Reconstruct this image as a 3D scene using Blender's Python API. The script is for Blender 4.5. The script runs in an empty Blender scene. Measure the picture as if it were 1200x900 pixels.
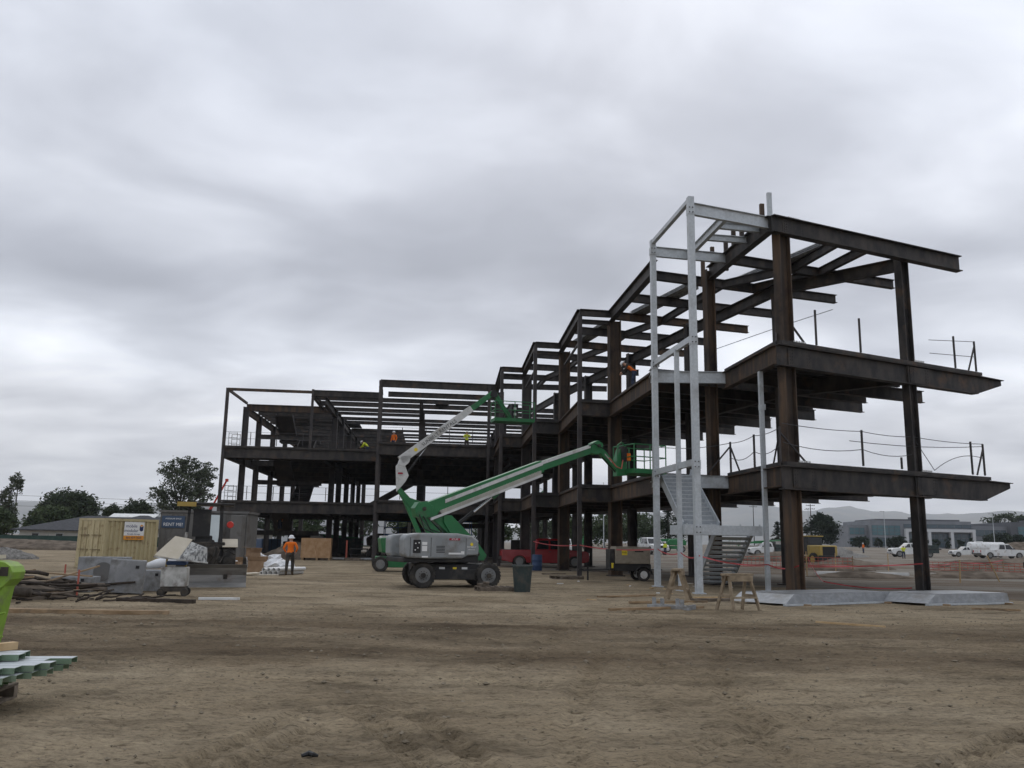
import bpy, bmesh, math, random
import numpy as np
from mathutils import Vector, Matrix, noise
random.seed(7)
R = math.radians
S = bpy.context.scene
COL = S.collection

# ------------------------------------------------------------------ camera
EYE = 1.6
PITCH = math.atan(185 / 1000)
ROLL = R(0.95)
cam = bpy.data.cameras.new('camera')
cam.sensor_width = 36
cam.lens = 30.0
cam.clip_start = 0.1
cam.clip_end = 30000
co = bpy.data.objects.new('camera', cam)
COL.objects.link(co)
Rv, Uv = Vector((1, 0, 0)), Vector((0, -math.sin(PITCH), math.cos(PITCH)))
Fv = Vector((0, math.cos(PITCH), math.sin(PITCH)))
rt = Rv * math.cos(ROLL) + Uv * math.sin(ROLL)
up = -Rv * math.sin(ROLL) + Uv * math.cos(ROLL)
co.matrix_world = Matrix(((rt.x, up.x, -Fv.x, 0), (rt.y, up.y, -Fv.y, 0), (rt.z, up.z, -Fv.z, EYE), (0, 0, 0, 1)))
S.camera = co

# ------------------------------------------------------------------ sky: overcast cloud deck over a Nishita sky
SUN_EL, SUN_AZ = 42, 8          # the veiled sun stands ahead, slightly right
W = bpy.data.worlds.new('World')
S.world = W
W.use_nodes = True
nt = W.node_tree
nt.nodes.clear()
def N(t, typ, **kw):
    n = t.nodes.new(typ)
    for k, v in kw.items():
        if k.startswith('i_'):
            key = k[2:]
            key = int(key) if key.isdigit() else key.replace('_', ' ')
            n.inputs[key].default_value = v
        else:
            setattr(n, k, v)
    return n
def ramp(t, pts, interp='LINEAR'):
    n = t.nodes.new('ShaderNodeValToRGB')
    n.color_ramp.interpolation = interp
    e = n.color_ramp.elements
    e[0].position, e[0].color = pts[0][0], (*pts[0][1], 1)
    e[1].position, e[1].color = pts[-1][0], (*pts[-1][1], 1)
    for p, c in pts[1:-1]:
        x = e.new(p)
        x.color = (*c, 1)
    return n
L = nt.links.new
out = N(nt, 'ShaderNodeOutputWorld')
bg = N(nt, 'ShaderNodeBackground', i_Strength=0.1)
sky = N(nt, 'ShaderNodeTexSky', sky_type='NISHITA', sun_disc=False, sun_elevation=R(SUN_EL), sun_rotation=R(SUN_AZ), air_density=1.0, dust_density=2.0)
tc = N(nt, 'ShaderNodeTexCoord')
sep = N(nt, 'ShaderNodeSeparateXYZ')
L(tc.outputs['Generated'], sep.inputs[0])
zc = N(nt, 'ShaderNodeMath', operation='MAXIMUM', i_1=0.0)
L(sep.outputs['Z'], zc.inputs[0])
za = N(nt, 'ShaderNodeMath', operation='ADD', i_1=0.16)
L(zc.outputs[0], za.inputs[0])
dx = N(nt, 'ShaderNodeMath', operation='DIVIDE'); L(sep.outputs['X'], dx.inputs[0]); L(za.outputs[0], dx.inputs[1])
dy = N(nt, 'ShaderNodeMath', operation='DIVIDE'); L(sep.outputs['Y'], dy.inputs[0]); L(za.outputs[0], dy.inputs[1])
cmb = N(nt, 'ShaderNodeCombineXYZ', i_Z=3.7)
L(dx.outputs[0], cmb.inputs[0]); L(dy.outputs[0], cmb.inputs[1])
mp = N(nt, 'ShaderNodeMapping')
mp.inputs['Location'].default_value = (SKYX, SKYY, 0) if 'SKYX' in globals() else (1.55, 0.3, 0)
mp.inputs['Rotation'].default_value = (0, 0, R(-22))
mp.inputs['Scale'].default_value = (0.85, 1.0, 1)
L(cmb.outputs[0], mp.inputs[0])
n1 = N(nt, 'ShaderNodeTexNoise', i_Scale=2.1, i_Detail=6.0, i_Roughness=0.46, i_Distortion=0.3)
L(mp.outputs[0], n1.inputs['Vector'])
n2 = N(nt, 'ShaderNodeTexNoise', i_Scale=0.62, i_Detail=3.0, i_Roughness=0.45)
L(mp.outputs[0], n2.inputs['Vector'])
mx = N(nt, 'ShaderNodeMath', operation='MULTIPLY_ADD', i_1=0.55)
L(n1.outputs['Fac'], mx.inputs[0])
m2 = N(nt, 'ShaderNodeMath', operation='MULTIPLY', i_1=0.45)
L(n2.outputs['Fac'], m2.inputs[0]); L(m2.outputs[0], mx.inputs[2])
# cloud base: grey where thick, near white where thin (values are radiance x10, the Background is at 0.1)
cr = ramp(nt, [(0.34, (5.0, 5.22, 5.75)), (0.42, (6.0, 6.23, 6.8)), (0.48, (7.3, 7.56, 8.15)), (0.55, (8.8, 9.07, 9.65)), (0.65, (11.4, 11.7, 12.2))], 'LINEAR')
L(mx.outputs[0], cr.inputs[0])
# thinner, brighter layer toward the horizon all round
# (the break between cloud layers wanders up and down with a broad noise)
n3 = N(nt, 'ShaderNodeTexNoise', i_Scale=1.9, i_Detail=4.0, i_Roughness=0.5)
L(tc.outputs['Generated'], n3.inputs['Vector'])
wv = N(nt, 'ShaderNodeMath', operation='MULTIPLY_ADD', i_1=0.34, i_2=-0.17)
L(n3.outputs['Fac'], wv.inputs[0])
ez = N(nt, 'ShaderNodeMath', operation='ADD')
L(zc.outputs[0], ez.inputs[0]); L(wv.outputs[0], ez.inputs[1])
el = ramp(nt, [(0.0, (1.12, 1.10, 1.05)), (0.07, (1.0, .99, .98)), (0.12, (1.08, 1.07, 1.06)), (0.18, (1.22, 1.23, 1.24)), (0.225, (1.06, 1.07, 1.09)), (0.265, (.82, .83, .86)), (0.34, (.84, .85, .88)), (0.44, (1.0, 1.01, 1.04)), (0.6, (1.06, 1.08, 1.12)), (1.0, (1.05, 1.07, 1.11))], 'LINEAR')
L(ez.outputs[0], el.inputs[0])
mu = N(nt, 'ShaderNodeMix', data_type='RGBA', blend_type='MULTIPLY')
mu.inputs[0].default_value = 1
L(cr.outputs[0], mu.inputs[6]); L(el.outputs[0], mu.inputs[7])
fin = N(nt, 'ShaderNodeMix', data_type='RGBA')
fin.inputs[0].default_value = 0.96
L(sky.outputs[0], fin.inputs[6]); L(mu.outputs[2], fin.inputs[7])
L(fin.outputs[2], bg.inputs['Color'])
L(bg.outputs[0], out.inputs[0])

# ------------------------------------------------------------------ sun (veiled)
sl = bpy.data.lights.new('sun', 'SUN')
sl.energy = 0.8
sl.angle = R(50)
sl.color = (1.0, 0.97, 0.92)
so = bpy.data.objects.new('sun', sl)
COL.objects.link(so)
sd = Vector((math.sin(R(SUN_AZ)) * math.cos(R(SUN_EL)), math.cos(R(SUN_AZ)) * math.cos(R(SUN_EL)), math.sin(R(SUN_EL))))
so.rotation_euler = sd.to_track_quat('Z', 'Y').to_euler()
so.location = (0, 0, 60)
S.view_settings.view_transform = 'Standard'
S.view_settings.look = 'None'
S.view_settings.exposure = 0
S.view_settings.gamma = 1
S.cycles.max_bounces = 6
S.cycles.diffuse_bounces = 3
S.cycles.volume_bounces = 1

# ------------------------------------------------------------------ materials
MATS = {}
def pm(name, c1, c2=None, scale=3.0, rough=0.7, metal=0.0, bump=0.0, bscale=30.0, stretch=(1, 1, 1), lo=0.4, hi=0.65, detail=6, dirt=None, dscale=1.2, dlo=.52, dhi=.68, spec=0.4, rand=0.0, rot=0.0):
    m = bpy.data.materials.new(name)
    m.use_nodes = True
    t = m.node_tree
    b = t.nodes['Principled BSDF']
    b.inputs['Roughness'].default_value = rough
    b.inputs['Metallic'].default_value = metal
    b.inputs['Specular IOR Level'].default_value = spec
    tc = N(t, 'ShaderNodeTexCoord')
    mp = N(t, 'ShaderNodeMapping')
    mp.inputs['Scale'].default_value = stretch
    mp.inputs['Rotation'].default_value = (0, 0, rot)
    t.links.new(tc.outputs['Object'], mp.inputs[0])
    if rand:
        oi = N(t, 'ShaderNodeObjectInfo')
        vm = N(t, 'ShaderNodeVectorMath', operation='SCALE')
        cx = N(t, 'ShaderNodeCombineXYZ')
        for i in range(3):
            t.links.new(oi.outputs['Random'], cx.inputs[i])
        t.links.new(cx.outputs[0], vm.inputs[0])
        vm.inputs['Scale'].default_value = rand
        t.links.new(vm.outputs[0], mp.inputs['Location'])
    col = None
    if c2 is not None:
        n = N(t, 'ShaderNodeTexNoise', i_Scale=scale, i_Detail=float(detail), i_Roughness=0.6)
        t.links.new(mp.outputs[0], n.inputs['Vector'])
        r = ramp(t, [(lo, c1), (hi, c2)])
        t.links.new(n.outputs['Fac'], r.inputs[0])
        col = r.outputs[0]
    if dirt is not None:
        n = N(t, 'ShaderNodeTexNoise', i_Scale=dscale, i_Detail=7.0, i_Roughness=0.65)
        t.links.new(tc.outputs['Object'], n.inputs['Vector'])
        r = ramp(t, [(dlo, (0, 0, 0)), (dhi, (1, 1, 1))])
        t.links.new(n.outputs['Fac'], r.inputs[0])
        x = N(t, 'ShaderNodeMix', data_type='RGBA')
        t.links.new(r.outputs[0], x.inputs[0])
        if col:
            t.links.new(col, x.inputs[6])
        else:
            x.inputs[6].default_value = (*c1, 1)
        x.inputs[7].default_value = (*dirt, 1)
        col = x.outputs[2]
    if col:
        t.links.new(col, b.inputs['Base Color'])
    else:
        b.inputs['Base Color'].default_value = (*c1, 1)
    if bump:
        n = N(t, 'ShaderNodeTexNoise', i_Scale=bscale, i_Detail=5.0)
        t.links.new(mp.outputs[0], n.inputs['Vector'])
        bp = N(t, 'ShaderNodeBump', i_Strength=bump, i_Distance=0.02)
        t.links.new(n.outputs['Fac'], bp.inputs['Height'])
        t.links.new(bp.outputs[0], b.inputs['Normal'])
    MATS[name] = m
    return m
pm('steel', (.022, .021, .021), (.058, .049, .043), scale=2.2, rough=.62, bump=.15, bscale=14, stretch=(1, 1, .5), dirt=(.10, .060, .036), dscale=.9, dlo=.56, dhi=.72, rand=40, spec=.3)
pm('rust', (.046, .037, .031), (.105, .066, .040), scale=1.5, rough=.75, bump=.2, bscale=14, stretch=(2.2, 2.2, .25), dirt=(.028, .022, .020), dscale=.55, dlo=.5, dhi=.66, rand=40, spec=.25)
pm('primer', (.035, .032, .034), (.065, .055, .05), scale=1.2, rough=.6, bump=.1, bscale=14, rand=40, spec=.3)
pm('deck', (.055, .056, .06), (.10, .10, .105), scale=1.3, rough=.5, metal=.4, dirt=(.045, .036, .03), dscale=.6, rand=20)
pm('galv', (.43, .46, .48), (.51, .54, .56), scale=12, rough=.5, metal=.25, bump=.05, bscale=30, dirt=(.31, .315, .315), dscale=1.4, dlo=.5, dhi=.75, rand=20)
pm('galv_dull', (.22, .225, .23), (.36, .37, .375), scale=5, rough=.55, metal=.4, dirt=(.16, .14, .12), dscale=1.1, rand=20)
pm('galv_pan', (.235, .245, .255), (.32, .33, .34), scale=2.5, rough=.42, metal=.5, stretch=(1, 3, 3), dirt=(.19, .185, .175), dscale=2, dlo=.48, dhi=.7, rand=20)
pm('galv_riser_shaded', (.27, .29, .305), (.34, .36, .375), scale=8, rough=.55, metal=.25, rand=20)  # darker copy of galv, painted shade that sets the treads apart
pm('cable', (.08, .08, .085), rough=.5, metal=.5)
pm('green', (.010, .125, .036), (.016, .165, .05), scale=2, rough=.42, dirt=(.055, .07, .04), dscale=1.5, dlo=.56, dhi=.8, spec=.5)
pm('lime', (.185, .315, .035), (.225, .37, .05), scale=5, rough=.6, dirt=(.15, .17, .08), dscale=6, dlo=.46, dhi=.72)
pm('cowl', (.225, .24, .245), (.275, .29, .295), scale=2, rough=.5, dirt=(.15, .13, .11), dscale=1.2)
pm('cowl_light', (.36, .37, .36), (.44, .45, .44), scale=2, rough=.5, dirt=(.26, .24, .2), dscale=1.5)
pm('boom_white', (.50, .51, .50), (.60, .60, .59), scale=2.5, rough=.45, dirt=(.33, .31, .28), dscale=1.6, dlo=.54)
pm('boom_beige', (.33, .32, .28), (.42, .41, .36), scale=2.5, rough=.5)
pm('black', (.012, .012, .013), (.022, .021, .02), scale=3, rough=.55, dirt=(.05, .045, .038), dscale=1.5)
pm('black_plain', (.012, .012, .013), rough=.5)
pm('tyre', (.022, .021, .020), (.06, .054, .046), scale=3, rough=.9, bump=.3, bscale=25)
pm('rim', (.15, .155, .155), (.21, .21, .205), scale=4, rough=.6, dirt=(.18, .16, .13), dscale=3)
pm('chrome', (.55, .56, .57), rough=.2, metal=1)
pm('dirt_mound', (.085, .068, .052), (.17, .138, .108), scale=1.2, rough=.95, bump=.8, bscale=6, spec=.1)
pm('gravel', (.12, .115, .105), (.24, .23, .215), scale=6, rough=.95, bump=.9, bscale=9, spec=.1)
pm('wood', (.23, .155, .088), (.36, .26, .16), scale=3, rough=.8, stretch=(1, 1, 4), dirt=(.13, .10, .07), dscale=2, rand=30, spec=.2)
pm('wood_new', (.40, .27, .14), (.52, .38, .22), scale=3, rough=.8, rand=30, spec=.2)
pm('wood_weather', (.20, .155, .105), (.33, .265, .185), scale=4, rough=.9, rand=30, spec=.15, bump=.3)
pm('wood_old', (.105, .085, .066), (.21, .175, .14), scale=3, rough=.9, rand=30, spec=.15, bump=.3)
pm('wood_dark', (.030, .025, .021), (.075, .060, .048), scale=3, rough=.9, rand=30, spec=.15, bump=.5)
pm('bark', (.05, .042, .035), (.10, .085, .07), scale=4, rough=.95, bump=.8, bscale=12, spec=.1)
pm('plywood', (.33, .20, .105), (.44, .29, .17), scale=2, rough=.8, rand=30, spec=.2)
pm('card', (.27, .175, .105), (.36, .25, .16), scale=2, rough=.85, rand=30, spec=.2)
pm('tan', (.40, .335, .19), (.48, .41, .245), scale=1.2, rough=.55, dirt=(.20, .125, .065), dscale=2.6, dlo=.55, dhi=.72, stretch=(1, 1, .3))
pm('tan_dark', (.20, .155, .085), rough=.7)
pm('grey_trailer', (.115, .112, .107), (.15, .145, .138), scale=1, rough=.6, dirt=(.07, .06, .05), dscale=1)
pm('white', (.60, .61, .60), (.70, .70, .69), scale=2, rough=.55, dirt=(.40, .37, .33), dscale=1.8, dlo=.56)
pm('white_dirty', (.36, .36, .34), (.54, .54, .52), scale=3, rough=.7, dirt=(.16, .14, .12), dscale=2.2, dlo=.46, dhi=.62)
pm('scratched', (.40, .40, .38), (.10, .10, .10), scale=5, rough=.7, stretch=(3, 3, .6), lo=.45, hi=.6)
pm('paleblue', (.46, .52, .53), (.54, .59, .60), scale=1, rough=.6)
pm('cream_board', (.46, .41, .32), (.53, .48, .39), scale=2, rough=.8)
pm('concrete', (.235, .24, .245), (.32, .325, .33), scale=2.5, rough=.85, bump=.3, bscale=18, dirt=(.15, .145, .135), dscale=2.2, dlo=.46, dhi=.66, spec=.2)
pm('orange', (.72, .155, .018), (.82, .20, .03), scale=6, rough=.85, spec=.2)
pm('hivis', (.55, .62, .04), (.65, .70, .08), scale=6, rough=.85, spec=.2)
pm('hivis_orange', (.75, .17, .03), rough=.85, spec=.2)
pm('pants', (.040, .036, .032), (.085, .075, .065), scale=5, rough=.95, spec=.1)
pm('denim', (.03, .04, .07), (.06, .07, .10), scale=5, rough=.95, spec=.1)
pm('boots', (.09, .065, .04), rough=.9)
pm('skin', (.42, .24, .16), rough=.6)
pm('hair', (.025, .018, .014), rough=.8)
pm('hat_white', (.72, .73, .74), rough=.35)
pm('red', (.21, .008, .012), (.25, .011, .014), scale=2, rough=.25, spec=.6)
pm('red_crane', (.50, .03, .02), rough=.5)
pm('tape', (.42, .06, .065), rough=.5)
pm('fence_orange', (.40, .10, .07), rough=.6)
pm('glass', (.012, .014, .016), rough=.08, spec=.6)
pm('glass_far', (.035, .06, .075), (.06, .09, .11), scale=.15, rough=.12, spec=.7)
pm('glass_teal', (.045, .11, .13), (.07, .15, .17), scale=.2, rough=.12, spec=.7)
pm('lamp_white', (.75, .75, .72), rough=.2)
pm('lamp_red', (.4, .01, .01), rough=.3)
pm('blue_plastic', (.022, .05, .12), (.035, .065, .14), scale=3, rough=.6)
pm('can_plastic', (.022, .036, .036), (.038, .052, .05), scale=3, rough=.65, dirt=(.07, .065, .055), dscale=3)
pm('blue_lift', (.018, .055, .17), (.028, .075, .21), scale=2, rough=.5)
pm('sign_blue', (.045, .075, .13), rough=.6)
pm('sign_white', (.75, .75, .74), rough=.6)
pm('sign_orange', (.72, .30, .04), rough=.6)
pm('sign_navy', (.02, .03, .10), rough=.6)
pm('sign_yellow', (.75, .58, .04), rough=.6)
pm('sign_red', (.32, .015, .04), rough=.6)
pm('yellow', (.36, .25, .06), (.44, .32, .09), scale=2, rough=.55, dirt=(.22, .17, .08), dscale=2)
pm('machine', (.022, .020, .018), (.07, .058, .045), scale=4, rough=.8, bump=.3)
pm('blade', (.13, .128, .122), (.24, .232, .218), scale=1.5, rough=.5, metal=.5, stretch=(.4, .4, 3), dirt=(.12, .10, .085), dscale=1.5)
pm('generator', (.25, .215, .165), (.33, .29, .23), scale=2, rough=.5, dirt=(.19, .16, .12), dscale=2)
pm('plastic_wrap', (.62, .63, .64), (.72, .73, .74), scale=3, rough=.4, bump=.5, bscale=8)
pm('pipe_white', (.66, .66, .65), rough=.45)
pm('stud_green', (.20, .29, .20), (.29, .37, .28), scale=4, rough=.34, metal=.45, rand=20)
pm('stud_film', (.085, .17, .06), (.13, .23, .09), scale=4, rough=.5, metal=.2, rand=20)
pm('roof_shingle', (.045, .047, .052), (.075, .077, .083), scale=3, rough=.9, spec=.2)
pm('house_wall', (.46, .45, .42), (.54, .53, .50), scale=1, rough=.9)
pm('screen', (.022, .05, .042), (.035, .065, .055), scale=2, rough=.9)
pm('office_grey', (.16, .17, .185), (.21, .22, .235), scale=.2, rough=.8)
pm('office_dark', (.085, .09, .10), (.11, .115, .125), scale=.2, rough=.8)
pm('office_white', (.50, .51, .52), rough=.7)
pm('hill', (.070, .075, .055), (.15, .135, .09), scale=.004, rough=1, detail=8, spec=.05)
pm('leaf_dark', (.022, .036, .017), (.05, .068, .03), scale=.35, rough=.8, spec=.25)
pm('leaf_mid', (.034, .055, .022), (.075, .098, .042), scale=.4, rough=.8, spec=.25)
pm('leaf_euc', (.045, .060, .036), (.105, .122, .075), scale=.35, rough=.8, spec=.25)
pm('leaf_pine', (.014, .025, .015), (.034, .048, .026), scale=.4, rough=.85, spec=.2)
pm('clod', (.15, .125, .09), (.26, .222, .165), scale=3, rough=.95, spec=.1)
pm('rock', (.13, .115, .095), (.24, .215, .18), scale=8, rough=.95, spec=.1)

# ------------------------------------------------------------------ ground height
def sstep(a, b, x):
    t = np.clip((x - a) / (b - a), 0, 1)
    return t * t * (3 - 2 * t)
def rise(x, y):
    return 1.75 * sstep(70, 270, y) * sstep(-10, 35, x) + 0.35 * sstep(85, 130, y) * (1 - sstep(-25, -5, x))
def gz(x, y):
    return float(rise(np.float64(x), np.float64(y)))

# ------------------------------------------------------------------ mesh tools
def V(*a):
    return Vector(a)
class MB:
    def __init__(s):
        s.v, s.f, s.mi, s.cur = [], [], [], 0
    def add(s, vs, fs):
        o = len(s.v)
        s.v += [tuple(p) for p in vs]
        for f in fs:
            s.f.append(tuple(o + i for i in f))
            s.mi.append(s.cur)
        return s
    def box(s, c, d, rz=0, M=None):
        x, y, z = d[0] / 2, d[1] / 2, d[2] / 2
        P = [V(a * x, b * y, e * z) for a in (-1, 1) for b in (-1, 1) for e in (-1, 1)]
        m = Matrix.Translation(V(*c)) @ Matrix.Rotation(rz, 4, 'Z')
        if M is not None:
            m = M
        return s.add([m @ p for p in P], [(0, 1, 3, 2), (4, 6, 7, 5), (0, 4, 5, 1), (2, 3, 7, 6), (0, 2, 6, 4), (1, 5, 7, 3)])
    def b2(s, x0, x1, y0, y1, z0, z1):
        return s.box(((x0 + x1) / 2, (y0 + y1) / 2, (z0 + z1) / 2), (x1 - x0, y1 - y0, z1 - z0))
    def sweep(s, p0, p1, prof, upv=(0, 0, 1), caps=True, prof2=None):
        p0, p1 = V(*p0), V(*p1)
        d = (p1 - p0).normalized()
        u = V(*upv)
        if abs(d.dot(u)) > .98:
            u = V(0, 1, 0)
        x = d.cross(u).normalized()
        y = x.cross(d).normalized()
        n = len(prof)
        pb = prof2 or prof
        vs = [p0 + x * a + y * b for a, b in prof] + [p1 + x * a + y * b for a, b in pb]
        fs = [(i, (i + 1) % n, n + (i + 1) % n, n + i) for i in range(n)]
        if caps:
            fs += [tuple(range(n - 1, -1, -1)), tuple(range(n, 2 * n))]
        return s.add(vs, fs)
    def bar(s, p0, p1, w, h=None, upv=(0, 0, 1), w2=None, h2=None):
        h = h or w
        a, b = w / 2, h / 2
        q = None
        if w2:
            c, e = w2 / 2, (h2 or w2) / 2
            q = [(-c, -e), (c, -e), (c, e), (-c, e)]
        return s.sweep(p0, p1, [(-a, -b), (a, -b), (a, b), (-a, b)], upv, True, q)
    def ibeam(s, p0, p1, d=.5, bf=.26, tf=.028, tw=.02, upv=(0, 0, 1), top=True):
        t = 0 if top else d / 2
        b = bf / 2
        w = tw / 2
        P = [(-b, t), (-b, t - tf), (-w, t - tf), (-w, t - d + tf), (-b, t - d + tf), (-b, t - d), (b, t - d), (b, t - d + tf), (w, t - d + tf), (w, t - tf), (b, t - tf), (b, t)]
        return s.sweep(p0, p1, P, upv)
    def tube(s, pts, r, n=8, caps=True, r2=None):
        pts = [V(*p) for p in pts]
        k = len(pts)
        rings = []
        prev = None
        for i, p in enumerate(pts):
            d = (pts[min(i + 1, k - 1)] - pts[max(i - 1, 0)]).normalized()
            u = V(0, 0, 1) if abs(d.z) < .95 else V(0, 1, 0)
            if prev is not None:
                x = (prev - d * prev.dot(d)).normalized()
            else:
                x = d.cross(u).normalized()
            prev = x
            y = d.cross(x)
            rr = r[i] if isinstance(r, (list, tuple)) else (r if r2 is None else r + (r2 - r) * i / (k - 1))
            rings.append([p + (x * math.cos(2 * math.pi * j / n) + y * math.sin(2 * math.pi * j / n)) * rr for j in range(n)])
        vs = [p for q in rings for p in q]
        fs = []
        for i in range(k - 1):
            for j in range(n):
                a, b = i * n + j, i * n + (j + 1) % n
                fs.append((a, b, b + n, a + n))
        if caps:
            fs += [tuple(range(n - 1, -1, -1)), tuple(range((k - 1) * n, k * n))]
        return s.add(vs, fs)
    def lathe(s, prof, n=16, M=Matrix.Identity(4), close=False):
        k = len(prof)
        vs = [M @ V(r * math.cos(2 * math.pi * j / n), r * math.sin(2 * math.pi * j / n), z) for r, z in prof for j in range(n)]
        fs = []
        for i in range(k - 1 + (1 if close else 0)):
            for j in range(n):
                a, b = i * n + j, i * n + (j + 1) % n
                c = ((i + 1) % k) * n
                fs.append((a, b, c + (j + 1) % n, c + j))
        if not close:
            fs += [tuple(range(n - 1, -1, -1)), tuple(range((k - 1) * n, k * n))]
        return s.add(vs, fs)
    def prism(s, poly, y0, y1, M=Matrix.Identity(4), inset=None):
        # poly in local xz plane, extruded along local y; inset narrows the top (z-dependent)
        n = len(poly)
        f = inset or (lambda x, z: 1.0)
        vs = [M @ V(x, y0 * f(x, z), z) for x, z in poly] + [M @ V(x, y1 * f(x, z), z) for x, z in poly]
        fs = [(i, (i + 1) % n, n + (i + 1) % n, n + i) for i in range(n)] + [tuple(range(n - 1, -1, -1)), tuple(range(n, 2 * n))]
        return s.add(vs, fs)
    def build(s, name, mat, parent=None, smooth=False, bevel=0, loc=None):
        me = bpy.data.meshes.new(name)
        me.from_pydata(s.v, [], s.f)
        ml = mat if isinstance(mat, (list, tuple)) else [mat]
        for m in ml:
            me.materials.append(MATS[m])
        if len(ml) > 1:
            me.polygons.foreach_set('material_index', s.mi)
        bm = bmesh.new()
        bm.from_mesh(me)
        bmesh.ops.recalc_face_normals(bm, faces=bm.faces)
        bm.to_mesh(me)
        bm.free()
        if smooth:
            me.polygons.foreach_set('use_smooth', [True] * len(me.polygons))
        o = bpy.data.objects.new(name, me)
        COL.objects.link(o)
        if parent is not None:
            o.parent = parent
        if loc:
            o.location = loc
        if smooth == 'auto':
            md = o.modifiers.new('es', 'EDGE_SPLIT')
            md.split_angle = R(40)
        if bevel:
            md = o.modifiers.new('bevel', 'BEVEL')
            md.width = bevel
            md.segments = 2
            md.limit_method = 'ANGLE'
        return o
def tag(o, label=None, cat=None, group=None, kind=None):
    for k, v in (('label', label), ('category', cat), ('group', group), ('kind', kind)):
        if v:
            o[k] = v
    return o
def thing(name, label, cat, loc=(0, 0, 0), rz=0, group=None):
    o = bpy.data.objects.new(name, None)
    o.empty_display_size = .3
    COL.objects.link(o)
    o.location = loc
    o.rotation_euler = (0, 0, rz)
    return tag(o, label, cat, group)
def copy_tree(o, parent=None):
    c = o.copy()
    COL.objects.link(c)
    c.parent = parent
    for ch in list(o.children):
        copy_tree(ch, c)
    return c
def text(name, body, mat, parent, M, size, extr=.002, align='CENTER'):
    cu = bpy.data.curves.new(name, 'FONT')
    cu.body = body
    cu.size = size
    cu.extrude = extr
    cu.align_x = align
    cu.align_y = 'CENTER'
    tmp = bpy.data.objects.new('tmp', cu)
    COL.objects.link(tmp)
    me = bpy.data.meshes.new_from_object(tmp.evaluated_get(bpy.context.evaluated_depsgraph_get()))
    bpy.data.objects.remove(tmp)
    me.transform(M)
    me.materials.clear()
    me.materials.append(MATS[mat])
    o = bpy.data.objects.new(name, me)
    COL.objects.link(o)
    o.parent = parent
    return o
def frameM(origin, xdir, ydir):
    x = V(*xdir).normalized()
    y = V(*ydir)
    y = (y - x * y.dot(x)).normalized()
    z = x.cross(y)
    o = V(*origin)
    return Matrix(((x.x, y.x, z.x, o.x), (x.y, y.y, z.y, o.y), (x.z, y.z, z.z, o.z), (0, 0, 0, 1)))
def lerp(a, b, t):
    return tuple(p + (q - p) * t for p, q in zip(a, b))

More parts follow.
